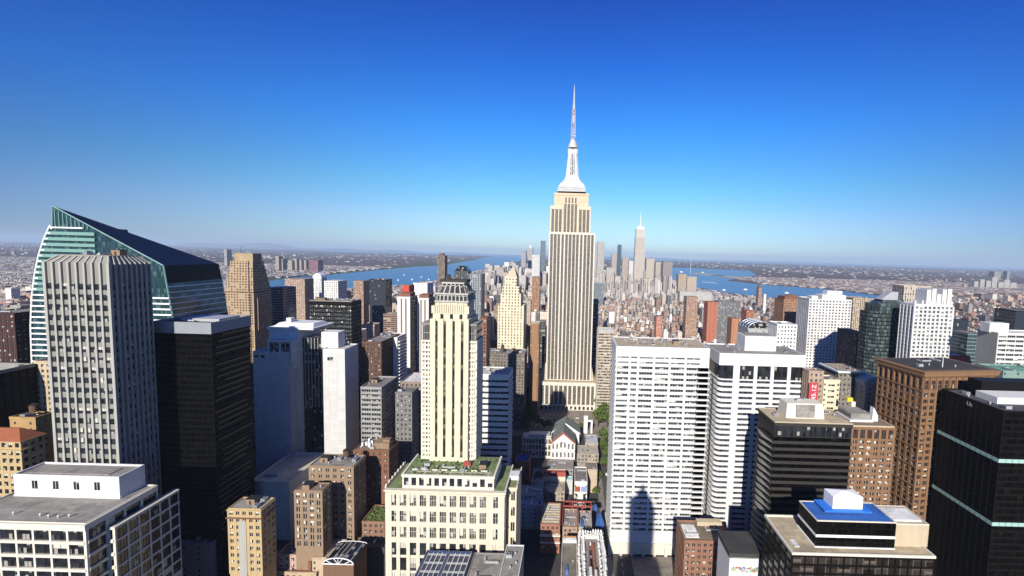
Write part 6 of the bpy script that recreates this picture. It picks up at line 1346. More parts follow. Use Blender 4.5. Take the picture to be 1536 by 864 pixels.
# white ornate building round a brown court
zo = 30.0; s = LOW(868, 912, 872, 797, zo, 864); t = bld('ornate_white_building', 'white building with ornate curved parapets round a brown roof court at the bottom edge', s); x0, x1, y0, y1 = s.plan
mb = MB(); mb.box(x0, x1, 0, y1, 0, zo-2); mb.build('wall', M['white'], t)
mb = MB(); mb.box(x0+4, x1-4, .5, y1-6, zo-2, zo-1.6); mb.build('court_floor', M['gravel'], t); mb = MB(); mb.frus((x0+6.5, x1-5.5, 8, y1-9), (x0+7.5, x1-6.5, 9, y1-10), zo-1.6, zo-.9); mb.build('brown_court_roof', roofmat('rust_roof', (.26,.12,.075), .6), t); mb = MB(); mb.box(x0+8.5, x1-9.5, 12, y1-18, zo-.9, zo-.2); mb.build('court_skylight', M['glassd'], t); mb = MB(); mb.box(x0+7.5,x1-8.5,y1-13,y1-11.5,zo-.9,zo+.8); mb.build('white_stair_head', M['steel'], t)
orn = MB(); orn.box(-1.5,1.5,-.5,.5,0,1.6); orn.cyl(0,0,.5,.5,1.6,2.4,8); orn.cyl(0,0,.75,.1,2.4,3.3,8); orn.box(-1.7,1.7,-.65,.65,1.35,1.6); orn = orn.mesh('parapet_ornament', [M['white']])
nn = 22
for i in range(nn):
    v = .8+(y1-2)*i/(nn-1); bow = 2.6*math.sin(math.pi*i/(nn-1))
    for u, rz in ((x0+1.2-bow*.3, math.pi/2), (x1-1.2+bow*.4, math.pi/2), (x0+3.6, math.pi/2), (x1-3.4, math.pi/2)): inst('parapet_ornament', orn, t, (u, v, zo-2.0), rz+rng.uniform(-.3,.3), (1,1,rng.uniform(.6,1.35)))
for i in range(9): u = x0+1.5+(s.w-3)*i/8; inst('parapet_ornament', orn, t, (u, y1-1.0, zo-2), rng.uniform(-.2,.2), (1,1,rng.uniform(.9,1.5))); inst('parapet_ornament', orn, t, (u, y1-3.8, zo-2), rng.uniform(-.2,.2), (1,1,rng.uniform(.5,1.1)))
ar = MB()
for i in range(10):
    a0, a1 = math.pi*i/10, math.pi*(i+1)/10; rr = s.w*.3; ar.tube((-rr*math.cos(a0), y1-5, zo-1.5+rr*.5*math.sin(a0)), (-rr*math.cos(a1), y1-5, zo-1.5+rr*.5*math.sin(a1)), .45, 5)
ar.build('arch', M['white'], t)
mb = MB(); mb.box(x0+s.w*.36, x0+s.w*.46, 0, 7, zo-2, zo+3.5); mb.box(x0+s.w*.56, x0+s.w*.64, 0, 6, zo-2, zo+2.6); mb.box(x0+s.w*.3, x1-5, -.4, .3, zo-6, zo+.8); mb.build('front_pylon', M['white'], t)

# ------------------------------------------------------------------ far towers seen one by one: name, label, left, right, top row, distance, depth, style, colour
far = [
 ('distant_spire_skyscraper', None, 0,0,0,0,0,'',None),
 ('slender_tower', 'slender dark brown tower standing up against the river left of the cream tower', 656, 667, 383, 1500, 30, 'strip', (.2,.15,.13)),
 ('arched_white_tower', 'white tower with a round arched top against the left river', 469, 482, 417, 1000, 22, 'strip', (.78,.78,.78)),
 ('pale_blue_tower', 'low pale blue tower left of the arched white tower', 458, 468, 429, 1050, 22, 'glass', (.5,.6,.65)),
 ('blue_glass_block', 'blue glass block with a grey roof right of the stepped tan tower', 402, 424, 431, 620, 30, 'glass', (.2,.3,.34)),
 ('white_terrace_block', 'white terraced block above the dark grid tower', 486, 507, 421, 760, 30, 'dense', (.72,.7,.66)),
 ('tan_flat_tower', 'tan apartment tower left of the arched white tower', 427, 457, 418, 900, 30, 'dense', (.42,.3,.22)),
 ('brown_flat_tower', 'brown apartment tower above the right end of the dark grid tower', 530, 545, 421, 950, 30, 'dense', (.38,.25,.18)),
 ('dark_domed_tower', 'dark grey tower with a domed top right behind the crown of the cream tower', 682, 702, 406, 760, 26, 'strip', (.10,.11,.11)),
 ('grey_ribbed_tower', 'blue grey ribbed tower right of the crown of the cream tower', 703, 722, 411, 640, 26, 'strip', (.3,.33,.34)),
 ('brown_tower', 'brown red tower low at the right shoulder of the cream tower', 719, 730, 477, 420, 18, 'dense', (.25,.12,.08)),
 ('skyline_tower', 'grey tower at the left end of the far skyline', 782, 789, 376, 3300, 60, 'strip', (.4,.4,.42)),
 ('skyline_tower', 'white tower standing in front of the far skyline left of the spire tower', 798, 810, 382, 2300, 50, 'strip', (.75,.74,.72)),
 ('skyline_tower', 'grey stepped tower of the far skyline, second from the left', 792, 799, 372, 3500, 60, 'dense', (.42,.4,.38)),
 ('skyline_tower', 'tall bluish glass tower close to the left edge of the spire tower', 811, 818, 361, 3600, 60, 'glass', (.35,.45,.52)),
 ('skyline_tower', 'broad grey tower touching the right edge of the spire tower', 886, 896, 364, 3400, 70, 'dense', (.42,.42,.44)),
 ('skyline_tower', 'pale tall tower just right of the spire tower', 897, 907, 362, 3300, 60, 'strip', (.52,.5,.48)),
 ('skyline_tower', 'tan tower with a flat top between the spire tower and the blue needle tower', 918, 926, 381, 3200, 60, 'dense', (.45,.38,.34)),
 ('skyline_needle', 'thin dark blue needle tower left of the far white skyscraper', 927, 932.5, 367, 2900, 40, 'glass', (.12,.22,.3)),
 ('skyline_tower', 'tan slab pair right beside the blue needle tower', 934, 943, 386, 2900, 50, 'strip', (.5,.42,.36)),
 ('skyline_tower', 'short white tower at the left foot of the far white skyscraper', 944, 952, 391, 2800, 50, 'strip', (.78,.77,.75)),
 ('skyline_tower', 'cream tower right of the far white skyscraper', 970, 982, 388, 2800, 60, 'dense', (.55,.48,.4)),
 ('skyline_tower', 'cream tower with a blue black side right of the far white skyscraper', 984, 995, 393, 2700, 60, 'strip', (.52,.47,.42)),
 ('skyline_tower', 'grey brown tower at the right end of the far skyline', 995, 1009, 392, 2600, 60, 'dense', (.3,.26,.25)),
 ('river_apartments', 'tan apartment slab at the near shore of the bay, tallest of its cluster', 1018, 1030, 411, 2400, 50, 'strip', (.5,.4,.3)),
 ('river_apartments', 'pale tan apartment slab at the right end of the shore cluster', 1031, 1045, 415, 2450, 50, 'strip', (.55,.46,.36)),
 ('red_brick_tower', 'red brick tower with a bare front above the left end of the balcony tower roof', 1062, 1077, 453, 1000, 30, 'blank', (.4,.15,.09)),
 ('dark_ribbed_block', 'dark block with pale ribs right of the bare red brick tower', 1077, 1111, 452, 1010, 30, 'strip', (.2,.21,.22)),
 ('orange_block', 'small orange brick block in front of the dark ribbed block', 1098, 1111, 478, 800, 24, 'blank', (.42,.2,.11)),
 ('red_block', 'red brick block right of the dark ribbed block', 1120, 1132, 466, 900, 28, 'dense', (.4,.17,.1)),
 ('tan_brick_tower', 'tan brick tower rising from the low houses right of the white slab tower roof', 1030, 1047, 445, 1050, 26, 'dense', (.4,.26,.18)),
 ('white_long_slab', 'long white slab in the low houses before the bay', 1020, 1068, 437, 1900, 40, 'strip', (.6,.58,.54)),
 ('pale_office', 'pale glass office with a white roof right of the spire tower', 887, 906, 425, 1700, 60, 'glass', (.5,.56,.57)),
 ('brown_shore_tower', 'slim brown tower with a pointed top on the near shore of the bay', 1138, 1143, 432, 1700, 20, 'dense', (.36,.22,.17)),
 ('shore_chimney', 'white tapering chimney on the near shore of the bay', 1146, 1149.5, 441, 1700, 12, 'blank', (.7,.68,.66)),
 ('far_shore_tower', 'left tower of the pair on the horizon at the right', 1492, 1502, 407, 4300, 60, 'strip', (.3,.3,.28)),
 ('far_shore_tower', 'thin tower of the pair on the horizon at the right', 1511, 1515, 407, 4400, 40, 'strip', (.3,.3,.32)),
 ('far_slab', 'purple brown block on the far river bank at the left', 463, 477, 390, 3900, 80, 'dense', (.22,.1,.13)),
 ('far_slab', 'slim pale tower far behind the stepped tan tower', 336, 340, 374, 4300, 60, 'strip', (.4,.38,.38)),
]
for i, (px0, px1) in enumerate(((413,418),(419,424),(432,438),(439,445),(446,452),(453,459))): far.append(('far_slab', 'tan apartment slab on the far river bank, %s of the row of six' % ('leftmost','second from left','third from left','fourth from left','fifth from left','rightmost')[i], px0, px1, (384,388,390,388,389,390)[i], 3900+i*30, 60, 'strip', (.42,.36,.31)))
for i in range(7): far.append(('far_slab', 'small pale tower in the cluster on the right horizon, number %d counted from the left' % (i+1), 1462+i*9, 1468+i*9.5, (422,419,421,416,423,420,424)[i], 4200, 60, 'strip', (.5,.47,.44)))
for nm, lab, a, b, y, Yd, dp, st, c in far[1:]:
    s = S(a, b, y, Yd, dp); t = simple(nm, lab, s, c, st, tuple(v*.8 for v in c), 0, cat='tower', detail=False); t.name = nm
    if nm == 'skyline_tower' or nm == 'far_slab': t['group'] = 'towers of the far skyline' if nm == 'skyline_tower' else 'apartment slabs on the far banks'
    if nm == 'dark_domed_tower': mb = MB(); mb.frus((-s.w/2,s.w/2,0,26),(-s.w*.2,s.w*.2,8,18),s.h,s.h+9); mb.build('domed_top', M['glassd'], t)
    if nm == 'arched_white_tower': mb = MB(); mb.sideprism([(s.w/2*math.cos(math.pi*k/10), s.h+s.w*.55*math.sin(math.pi*k/10)) for k in range(11)], 0, 22); mb.build('arched_top', M['steel'], t)
    if nm == 'brown_shore_tower': mb = MB(); mb.frus((-s.w/2,s.w/2,0,20),(-.5,.5,9,11),s.h,s.h+16); mb.build('pointed_top', M['brick_brn'], t)
    if nm == 'slender_tower': mb = MB(); mb.box(-s.w*.3, s.w*.25, 6, 22, s.h, s.h+8); mb.box(s.w/2, s.w/2+.8, 0, 30, 0, s.h); mb.build('top_block', M['brick_brn'], t)
    if nm == 'skyline_tower' and 'stepped' in lab: mb = MB(); mb.box(-s.w*.25, s.w*.25, 10, 40, s.h, s.h+22); mb.build('top_block', M['galv'], t)
# the far white skyscraper with its spire
Y = 2750.0; s = S(954.5, 968, 343, Y, 52); t = bld('far_white_skyscraper', 'far white skyscraper with a thin spire right of the central spire tower', s, 'skyscraper'); x0, x1, y0, y1 = s.plan; cc = (.5,.45,.39)
mb = MB(); mb.box(x0-4, x1+4, 0, y1, 0, s.h*.55, 0, cc); mb.box(x0-1.5, x1+1.5, 2, y1-2, s.h*.55, s.h*.86, 0, cc); mb.box(x0+2, x1-2, 4, y1-4, s.h*.86, s.h, 0, (.6,.56,.5)); mb.build('wall', [FAC['strip']], t)
mb = MB(); mb.frus((x0+4, x1-4, 8, y1-8), (x0+10, x1-10, 18, y1-18), s.h, s.h+16); mb.build('crown', M['steel'], t); zt = zz(963, 318.5, Y+26); mb = MB(); mb.cyl(0, 26, 5, 3.2, s.h+16, s.h+30, 8); mb.cyl(0, 26, 2.4, .7, s.h+30, zt, 8); mb.build('spire', M['steel'], t)
p = at(1037, 378, 6000); mb = MB(); mb.cyl(0, 0, 3.5, 2, 0, p.z, 5); mb.cyl(0,0,5,5,p.z*.7,p.z*.72,5); tag(mb.build('radio_mast', M['galv'], None, (p.x, 6000, 0)), 'faint thin mast rising over the bay', 'mast')

# ------------------------------------------------------------------ street, kerbs, plaza
M['paving'] = roofmat('plaza_paving', (.24,.21,.18), .2); M['street'] = roofmat('street_asphalt', (.075,.073,.07), .15); M['paint'] = plain('road_paint', (.75,.74,.7), .7)
def slab(name, x0, x1, y0, y1, z0, z1, mat): mb = MB(); mb.box(x0, x1, y0, y1, z0, z1); return mb.build(name, mat, kind='structure')
Yq = ground(848, 640).y; slab('plaza', -90, 60, Yq-30, Yq+62, 0, .12, M['paving'])
xa = xs(906, 430, 0); slab('avenue', xa-4, xa+10, 120, 900, 0, .006, M['street']); slab('pavement', xa+10, xa+15, 120, 560, 0, .14, M['paving']); slab('pavement', xa-9, xa-4, 120, 520, 0, .14, M['paving'])
mb = MB()
for i in range(90): mb.quad([(xa+2.9, 125+i*8, .011), (xa+3.1, 125+i*8, .011), (xa+3.1, 129+i*8, .011), (xa+2.9, 129+i*8, .011)])
mb.build('road_markings', M['paint'], kind='structure')
slab('forecourt', xa+15, xa+85, 226, ground(1000, 834).y-1.2, 0, .13, M['paving'])

# ------------------------------------------------------------------ trees
def leafmat():
    m, t, b = newmat('leaves'); g = nd(t, 'ShaderNodeTexCoord'); n1 = noise(t, g.outputs['Object'], .9, 3.0)
    t.links.new(ramp(t, n1, [(.3, (.045,.075,.018)), (.55, (.09,.13,.03)), (.75, (.15,.18,.05))]), b.inputs['Base Color']); b.inputs['Roughness'].default_value = .8; b.inputs['Specular IOR Level'].default_value = .2; return m
M['leaf'] = leafmat(); M['bark'] = stone('bark', (.09,.065,.045), streak=.4)
tv = []
for v in range(4):
    rg = random.Random(100+v); tr = MB(); tr.cyl(0,0,.35,.2,0,4,7)
    tips = []
    for i in range(7):
        a = i*.9+rg.random(); e = (math.cos(a)*rg.uniform(1.2,2.6), math.sin(a)*rg.uniform(1.2,2.6), rg.uniform(4.5,8)); tr.tube((0,0,rg.uniform(2.4,4)), e, .09, 5); tips.append(e)
    tips.append((0,0,8.5)); cr_ = MB()
    for (x, y, z) in tips:
        rr = rg.uniform(1.3, 2.1)
        for k in range(90):
            d = Vector((rg.gauss(0,1), rg.gauss(0,1), rg.gauss(0,.8))).normalized()*rr*rg.random()**.4; p = Vector((x,y,z))+d
            n_ = Vector((rg.gauss(0,1), rg.gauss(0,1), rg.gauss(0,1)+.6)).normalized(); a_ = n_.orthogonal().normalized(); b2 = n_.cross(a_); sz = rg.uniform(.22,.5)
            cr_.quad([p+a_*sz, p+b2*sz*.8, p-a_*sz, p-b2*sz*.8])
    tv.append((tr.mesh('trunk', [M['bark']]), cr_.mesh('crown', [M['leaf']])))
def tree(px, py, sc_, v, label, group=None):
    p = ground(px, py); t = thing('street_tree', label, 'tree', (p.x, p.y, 0), rng.uniform(0, 6), group); inst('trunk', tv[v][0], t, (0,0,0), 0, (sc_,)*3); inst('crown', tv[v][1], t, (0,0,0), 0, (sc_,)*3); return t
for i, (px, py, q) in enumerate([(785,640,2.2),(793,636,2.4),(801,640,2.0),(789,651,1.8),(783,628,2.2),(777,634,2.0),(795,624,1.7),(808,641,1.5),(788,615,2.3),(796,610,1.8)]):
    tree(px, py, q, i % 4, 'leafy green tree at the left corner of the plaza before the spire tower', 'trees left of the spire tower')
for i, (px, py, q) in enumerate([(897,640,2.3),(904,632,2.6),(911,641,2.1),(900,619,2.4),(908,612,2.6),(915,606,2.3),(902,600,2.2),(896,606,1.7),(912,590,2.2),(906,585,2.0)]):
    tree(px, py, q, (i+1) % 4, 'leafy green tree between the spire tower and the white slab tower', 'trees right of the spire tower')
for i, (px, py, q) in enumerate([(904,660,1.6),(908,668,1.7),(905,679,1.5),(909,690,1.5),(906,704,1.3),(871,648,1.3),(823,645,1.4),(816,646,1.3),(893,745,1.0),(899,722,1.1)]):
    tree(px, py, q, (i+2) % 4, 'small tree along the street beside the white slab tower' if i not in (5,6,7) else 'small tree beside the green roof of the white gabled hall', 'small street trees' if i not in (5,6,7) else 'small trees by the gabled hall')

# ------------------------------------------------------------------ cars
glm = M['glassd']; tyre = plain('tyre_rubber', (.015,.015,.015), .9)
def car_meshes(col):
    mt = plain('car_paint', col, .3, spec=.6); b = MB()
    b.sideprism([(-2.2,.35),(2.2,.35),(2.25,.75),(1.35,.9),(-1.9,.95),(-2.25,.8)], -.88, .88)
    b.sideprism([(-1.7,.93),(.95,.9),(.35,1.42),(-1.15,1.45)], -.74, .74); gl = MB(); gl.sideprism([(-1.62,.97),(.9,.94),(.36,1.36),(-1.12,1.39)], -.76, .76)
    w_ = MB(); n = 12; pts = [(.33*math.cos(6.283*k/n), .33*math.sin(6.283*k/n)) for k in range(n)]; w_.sideprism(pts, -.1, .1); l_ = MB(); l_.box(-.05,.05,-.2,.2,-.08,.08)
    return b.mesh('body', [mt]), gl.mesh('windows', [glm]), w_.mesh('wheel', [tyre]), l_.mesh('headlight', [M['steel']])
CM = {n_: car_meshes(c) for n_, c in (('white', (.75,.75,.75)), ('black', (.02,.02,.022)), ('yellow', (.7,.42,.03)), ('red', (.4,.04,.03)), ('silver', (.4,.41,.42)))}
def car(px, py, n_, label, rz, z=.14):
    p = ground(px, py, z); t = thing('car', label, 'car', (p.x, p.y, z), rz, 'cars around the plaza'); b, g, w_, l_ = CM[n_]; inst('body', b, t, (0,0,0)); inst('windows', g, t, (0,0,0))
    for sx in (-1.35, 1.35):
        for sy in (-.85, .85): inst('wheel', w_, t, (sx, sy, .33))
    for sy in (-.6, .6): inst('headlight', l_, t, (2.22, sy, .66))
for i, (px, py, n_, rz) in enumerate([(813,628,'white',.1),(821,631,'white',3.1),(832,630,'black',0),(838,634,'silver',3.2),(858,631,'black',.1),(866,628,'white',3.1),(889,633,'black',.2),(846,626,'yellow',0),(874,636,'red',3.0),(805,633,'silver',.3),(828,624,'yellow',3.1),(852,637,'silver',.1)]):
    car(px, py, n_, '%s car on the plaza, %s' % (n_, ('nearest its left end','second from the left end','left of the middle','just below the middle','right of the middle','near the right end in the back row','at the far right end','in the middle of the back row','front row on the right','alone at the far left','back row left of the middle','front row in the middle')[i]), rz)
for i, (py, n_) in enumerate([(790,'silver'),(762,'black'),(735,'yellow'),(712,'white'),(690,'black'),(672,'red'),(655,'yellow')]):
    z = .02; p = ground(908, py); t = thing('car', '%s car in the street beside the white slab tower, %s from the bottom' % (n_, ('first','second','third','fourth','fifth','sixth','seventh')[i]), 'car', (xa+(1 if i % 2 else 5), p.y, z), math.pi/2, 'cars in the street'); b, g, w_, l_ = CM[n_]; inst('body', b, t, (0,0,0)); inst('windows', g, t, (0,0,0))
    for sx in (-1.35, 1.35):
        for sy in (-.85, .85): inst('wheel', w_, t, (sx, sy, .33))
    for sy in (-.6, .6): inst('headlight', l_, t, (2.22, sy, .66))

# ------------------------------------------------------------------ boats
def boat(px, py, L, label, rz, sail=False):
    p = ground(px, py); t = thing('sailing_boat' if sail else 'ferry', label, 'boat', (p.x, p.y, .4), rz, None); h = MB(); h.frus((-L/2, L/2, -L*.12, L*.12), (-L*.52, L*.55, -L*.15, L*.15), 0, L*.1); h.build('hull', M['steel'], t)
    if sail:
        k = MB(); k.sideprism([(-L*.4, L*.12), (L*.35, L*.12), (L*.05, L*1.0)], -.15, .15); k.build('sail', M['steel'], t)
    else:
        k = MB(); k.box(-L*.38, L*.3, -L*.1, L*.1, L*.1, L*.2); k.box(-L*.2, L*.2, -L*.08, L*.08, L*.2, L*.28); k.cyl(-L*.1, 0, L*.03, L*.03, L*.28, L*.38, 8); k.build('cabin', M['steel'], t)
for a in ((1118,435,30,'white ferry near the right shore of the bay',.2),(1086,435.5,24,'small white ferry nearest the near shore of the bay',2.8),(1054,409,40,'white ship at the tip of the sandy spit in the bay',.1),(1022,408.5,50,'white ship in the upper bay near the skyline',.1),(1180,440,30,'ferry at the right end of the bay',.15)): boat(*a)
for a in ((597,421,12,'left one of the sailing boats on the left river'),(606,413,12,'sailing boat furthest out on the left river'),(618,420,12,'sailing boat in the middle of the left river'),(632,416,12,'sailing boat near the slender dark tower'),(643,420,12,'sailing boat just left of the slender dark tower')): boat(*a, .4, True)
mb = MB(); mb.quad([ground(x, y, .35) for x, y in ((1053,422.2),(1075,424.3),(1075,425),(1053,423))][::-1]); mb.build('boat_wake', M['whiteroof'], kind='structure')
# ------------------------------------------------------------------ ordinary blocks between the landmarks
def inside(x, y, poly):
    r = False; n = len(poly)
    for i in range(n):
        (xa_, ya_), (xb_, yb_) = poly[i], poly[(i+1) % n]
        if (ya_ > y) != (yb_ > y) and x < (xb_-xa_)*(y-ya_)/(yb_-ya_)+xa_: r = not r
    return r
NOGO = [[(p.x, p.y) for p in (ground(*q) for q in pl_)] for pl_ in (
 [(385,421),(440,416),(489,412),(557,405),(617,399),(666,396),(702,389),(726,385.5),(752,383),(792,381.6),(800,386),(770,394),(730,403),(690,413),(640,425),(560,432),(470,437),(385,437)],
 [(955,397),(1040,400.5),(1124,405),(1136,413),(1112,416),(1136,426),(1180,429),(1240,433.5),(1324,444),(1322,450),(1240,451),(1150,448),(1088,440),(1047,432),(955,414)])]
def free(x0, x1, y0, y1):
    if any(a < x1 and b > x0 and c < y1 and d > y0 for a, b, c, d, *_ in PLACED): return False
    if y1 < 700 and x1 > xa-10 and x0 < xa+16: return False
    if x1 > -95 and x0 < 62 and y1 > Yq-32 and y0 < Yq+66: return False
    return not any(inside(x, y, p) for p in NOGO for x in (x0, x1) for y in (y0, y1))
VIS = [(p[4], p[5], p[6], p[2]) for p in PLACED if p[6]]
def max_height(x0, x1, y0):
    """tallest box here that still leaves what the photograph shows of the buildings behind it"""
    a = proj((x0, y0, 30)); b = proj((x1, y0, 30)); lim = 400.0
    for pl_, pr_, v, yy in VIS:
        if yy > y0 and min(pr_, b[0]) > max(pl_, a[0]): lim = min(lim, zz((a[0]+b[0])/2, v, y0))
    return lim
rng = random.Random(77)
PAL = [((.36,.215,.155),3,'red-brown'),((.46,.33,.24),4,'tan'),((.55,.46,.37),4,'sandy'),((.29,.19,.145),3,'brown'),((.34,.31,.28),3,'grey'),((.62,.58,.52),2,'pale stone'),((.72,.70,.67),1,'white'),((.44,.19,.12),1,'bright red'),((.12,.12,.13),1,'dark grey')]
pick = [p for p in PAL for _ in range(p[1])]
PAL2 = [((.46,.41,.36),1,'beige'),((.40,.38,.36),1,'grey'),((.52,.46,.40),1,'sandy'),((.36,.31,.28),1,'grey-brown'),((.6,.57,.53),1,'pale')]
cand = []
Yr = 236.0
while Yr < 5200:
    step = 30 if Yr < 1400 else 34 if Yr < 2400 else 60
    half = Yr*1.35+120; x = -half
    while x < half*1.02:
        wdt = rng.uniform(8, 17) if 700 < Yr < 2400 and x > Yr*.03 else rng.uniform(14, 30) if Yr < 1500 else rng.uniform(14, 30) if Yr < 2600 else rng.uniform(22, 52)
        if rng.random() < .9 and (int((x+4000)//150) != int((x+wdt+4000)//150)) is False:
            cand.append((x, x+wdt-rng.uniform(.5, 3), Yr+rng.uniform(0,3), Yr+step-rng.uniform(5, 9)))
        x += wdt
    Yr += step
def cap_row(px):                                   # upper limit of the ordinary roofs in the photograph, by column
    P_ = [(0,432),(60,425),(340,432),(420,428),(560,434),(700,426),(800,420),(880,432),(1010,432),(1060,440),(1150,452),(1330,455),(1440,436),(1536,440)]
    for (a, ya), (b, yb) in zip(P_, P_[1:]):
        if a <= px <= b: return ya+(yb-ya)*(px-a)/(b-a)
    return 440
gen = []
for (x0, x1, y0, y1) in cand:
    px, py, d = proj(((x0+x1)/2, y0, 20))
    if px < -60 or px > 1600 or d < 5 or py > 880 or (y0 < 420 and py > 700 and 770 < px < 915) or (y0 < 440 and 225 < px < 465): continue
    if not free(x0-1, x1+1, y0-1, y1+1): continue
    n1 = math.sin(x0*.004+1)*math.cos(y0*.003)+.4*math.sin(x0*.013+y0*.011)
    r = rng.random()
    if y0 < 2600:
        h = 14+rng.random()**2*22+max(0, n1)*12
        if r < (.18 if 300 < px < 830 else .08): h = rng.uniform(45, 95 if px < 830 else 70)
        if r < .03 and px < 830: h = rng.uniform(80, 135)
        if px > 870 and h < 44: h *= .85
        if x1-x0 < 13: h = min(h, 34)
        if 470 < px < 830 and 1200 < y0 < 2600 and r < .5: h = rng.uniform(25, 70)
    else: h = 8+rng.random()**2*16 + (rng.uniform(20, 60) if r < .03 else 0)
    if 2300 < y0 < 4200 and 730 < px < 1015: h = rng.uniform(30, 150)*(.5+.5*rng.random()) if r < .7 else h
    if y0 < 620: h = max(h, rng.uniform(22, 60))
    h = min(h, max_height(x0, x1, y0))
    top = cap_row(px)
    if not (2300 < y0 < 4200 and 730 < px < 1015): h = min(h, max(8, zz(px, top+rng.uniform(0, 14), y0)))
    if h < 5: continue
    pk = rng.choice(pick)
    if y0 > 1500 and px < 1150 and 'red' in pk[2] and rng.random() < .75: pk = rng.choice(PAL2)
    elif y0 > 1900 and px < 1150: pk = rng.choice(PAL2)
    gen.append((x0, x1, y0, y1, h, pk))
def area(g): a = proj((g[0], g[2], g[4])); b = proj((g[1], g[2], 0)); return (b[0]-a[0])*max(2, b[1]-a[1])
gen.sort(key=lambda g: -area(g)); near, rest = gen[:230], gen[230:]
LM = [(p.name, o) for p, o in []]
land = []                                          # landmarks to say where an ordinary block stands
for nm, px in (('the black glass slab at the left edge',20),('the curved teal tower',60),('the ribbed grey tower',140),('the slanted roof tower',290),('the stepped tan tower',370),('the white concrete complex',455),('the dark grid tower',505),('the dark brown block',558),('the windowless white slab',588),('the striped slabs',620),('the cream tower',675),('the white banded office',735),('the pyramid tower',766),('the brown slab',803),('the spire tower',855),('the tan banded office',910),('the left half of the white slab tower',955),('the right half of the white slab tower',1025),('the balcony tower',1100),('the white roof box',1141),('the small white gridded office',1180),('the white apartment tower',1245),('the tan striped tower',1295),('the dark glass tower',1332),('the white ribbed tower',1400),('the blue black block',1440),('the white banded office at the right edge',1505)): land.append((px, nm))
buckets = {}
for g in near:
    c = proj(((g[0]+g[1])/2, g[2], g[4])); px = c[0]; lm = min(land, key=lambda l: abs(l[0]-px))[1]
    side = 'behind' if g[2] > 480 else 'near'
    size = 'tall' if g[4] > 70 else 'medium' if g[4] > 34 else 'low'
    buckets.setdefault((size, g[5][2], side, lm), []).append((px, g))
ORD = ['first','second','third','fourth','fifth','sixth','seventh','eighth','ninth','tenth','eleventh','twelfth']
names = {'tall': 'tower_block', 'medium': 'apartment_block', 'low': 'city_block'}
for (size, colr, side, lm), lst in buckets.items():
    lst.sort(key=lambda q: q[0])
    for i, (px, g) in enumerate(lst):
        lab = '%s %s block %s %s' % (size, colr, side, lm)
        if len(lst) > 1: lab += ', %s from left' % ORD[i]
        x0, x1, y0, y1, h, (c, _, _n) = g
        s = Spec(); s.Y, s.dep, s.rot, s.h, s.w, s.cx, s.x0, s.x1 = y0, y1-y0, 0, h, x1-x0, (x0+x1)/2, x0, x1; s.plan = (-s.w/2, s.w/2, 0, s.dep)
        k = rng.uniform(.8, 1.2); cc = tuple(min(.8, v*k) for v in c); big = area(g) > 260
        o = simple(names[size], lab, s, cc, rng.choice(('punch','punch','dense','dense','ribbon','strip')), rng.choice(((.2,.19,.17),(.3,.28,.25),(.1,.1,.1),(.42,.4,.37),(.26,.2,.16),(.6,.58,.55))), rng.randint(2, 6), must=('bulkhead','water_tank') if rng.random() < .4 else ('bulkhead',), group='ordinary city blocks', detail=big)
        o['category'] = {'tall': 'tower block', 'medium': 'apartment block', 'low': 'block'}[size]
mb = MB()
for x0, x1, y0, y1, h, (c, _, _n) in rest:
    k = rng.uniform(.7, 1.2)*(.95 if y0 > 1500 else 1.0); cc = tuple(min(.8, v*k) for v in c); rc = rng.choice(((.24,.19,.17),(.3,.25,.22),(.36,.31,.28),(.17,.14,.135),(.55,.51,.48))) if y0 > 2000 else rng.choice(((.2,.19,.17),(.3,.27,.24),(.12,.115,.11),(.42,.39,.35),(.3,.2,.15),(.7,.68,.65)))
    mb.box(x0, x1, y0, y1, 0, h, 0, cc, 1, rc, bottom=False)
    if rng.random() < .6: u, v = rng.uniform(x0+3, max(x0+3.1, x1-7)), rng.uniform(y0+2, max(y0+2.1, y1-7)); mb.box(u, u+rng.uniform(3, 6), v, v+4, h, h+rng.uniform(2.5, 5), 1, cc, 1, rc, bottom=False)
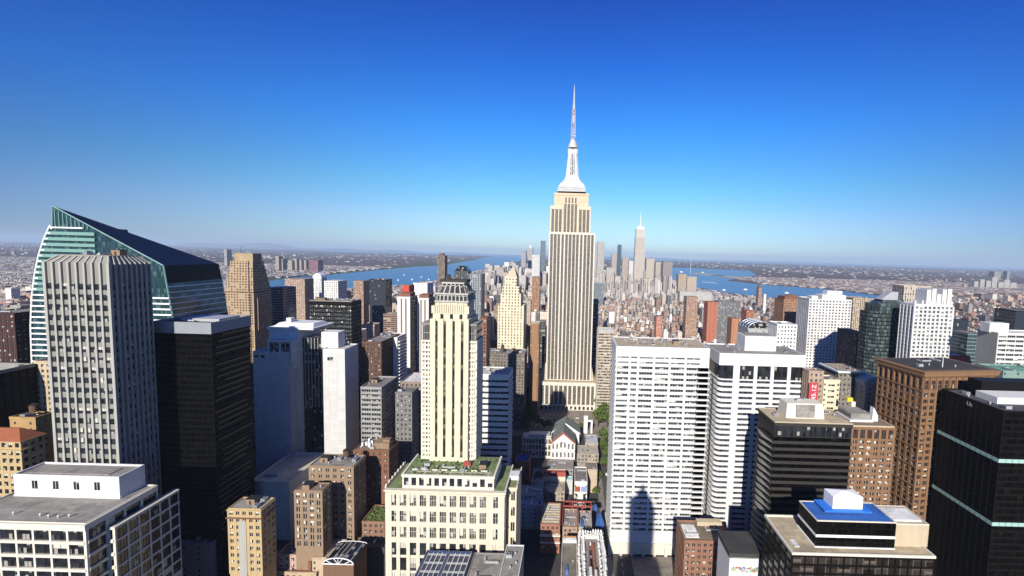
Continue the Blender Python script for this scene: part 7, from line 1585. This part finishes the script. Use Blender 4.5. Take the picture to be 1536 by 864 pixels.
# the suburbs beyond: scattered pale sheds and slabs far out
for i in range(4200):
    d = 3600+rng.random()**1.6*15000; a = rng.uniform(-.98, .92); x, y = d*a*1.35, d
    cl = math.sin(x*.0011+2.1)+math.cos(y*.0013+.7)+.6*math.sin((x+y)*.0031)
    if cl < .35 and rng.random() < .8: continue
    if any(inside(x, y, p) for p in NOGO): continue
    wv = rng.uniform(10, 40)*(1+d/12000); dv = rng.uniform(10, 26); h = rng.uniform(4, 9)*(1+d/14000)+(rng.uniform(15, 40) if rng.random() < .04 else 0)
    if any(inside(x+sx*wv, y+dv*sy, p) for p in NOGO for sx in (0,1) for sy in (0,1)): continue
    c = rng.choice(((.5,.47,.44),(.30,.26,.24),(.28,.22,.19),(.22,.17,.15),(.30,.26,.23),(.34,.28,.25)))
    mb.box(x, x+wv, y, y+dv, 0, h, 0, c, 1, tuple(v*.9 for v in c), bottom=False)
o = mb.build('distant_city_blocks', [FAC['dense'], RG], kind='stuff')
# bare winter trees and shrubs among the low houses: one mass
tm = MB(); trng = random.Random(9)
for i in range(5200):
    d = 700+trng.random()**1.3*3400; a = trng.uniform(-.95, .85); x, y = d*a*1.3, d
    if math.sin(x*.006+.4)*math.cos(y*.005)+.3*math.sin(x*.02) < -.05: continue
    if any(inside(x, y, p) for p in NOGO) or any(p[0] < x < p[1] and p[2] < y < p[3] for p in PLACED): continue
    r = trng.uniform(2.5, 5.5)
    for k in range(4):
        u, v, z = x+trng.uniform(-r,r), y+trng.uniform(-r,r), trng.uniform(4, 10); s_ = trng.uniform(1.2, 2.6)
        n_ = Vector((trng.gauss(0,1), trng.gauss(0,1), trng.gauss(0,1)+.7)).normalized(); a_ = n_.orthogonal().normalized()*s_; b_ = n_.cross(a_)
        p = Vector((u,v,z)); tm.quad([p+a_, p+b_*.8, p-a_, p-b_*.8])
m, t, b = newmat('winter_foliage'); g = nd(t, 'ShaderNodeTexCoord'); t.links.new(ramp(t, noise(t, g.outputs['Object'], .02, 3.0), [(.35, (.055,.06,.025)), (.6, (.10,.07,.05)), (.75, (.13,.095,.065))]), b.inputs['Base Color']); b.inputs['Roughness'].default_value = 1
tm.build('distant_trees', m, kind='stuff')
# every object gets a checkable label
seen = {}
for o in COL.objects:
    if o.parent is None and o.get('label'): seen.setdefault(o['label'], []).append(o)
for lab, os_ in seen.items():
    if len(os_) > 1 and not all(o.get('group') for o in os_): print('DUP LABEL', lab, len(os_))
    if not 4 <= len(lab.split()) <= 16: print('LEN', len(lab.split()), lab)
print('OBJECTS', len(COL.objects), 'generic', len(near), len(rest))
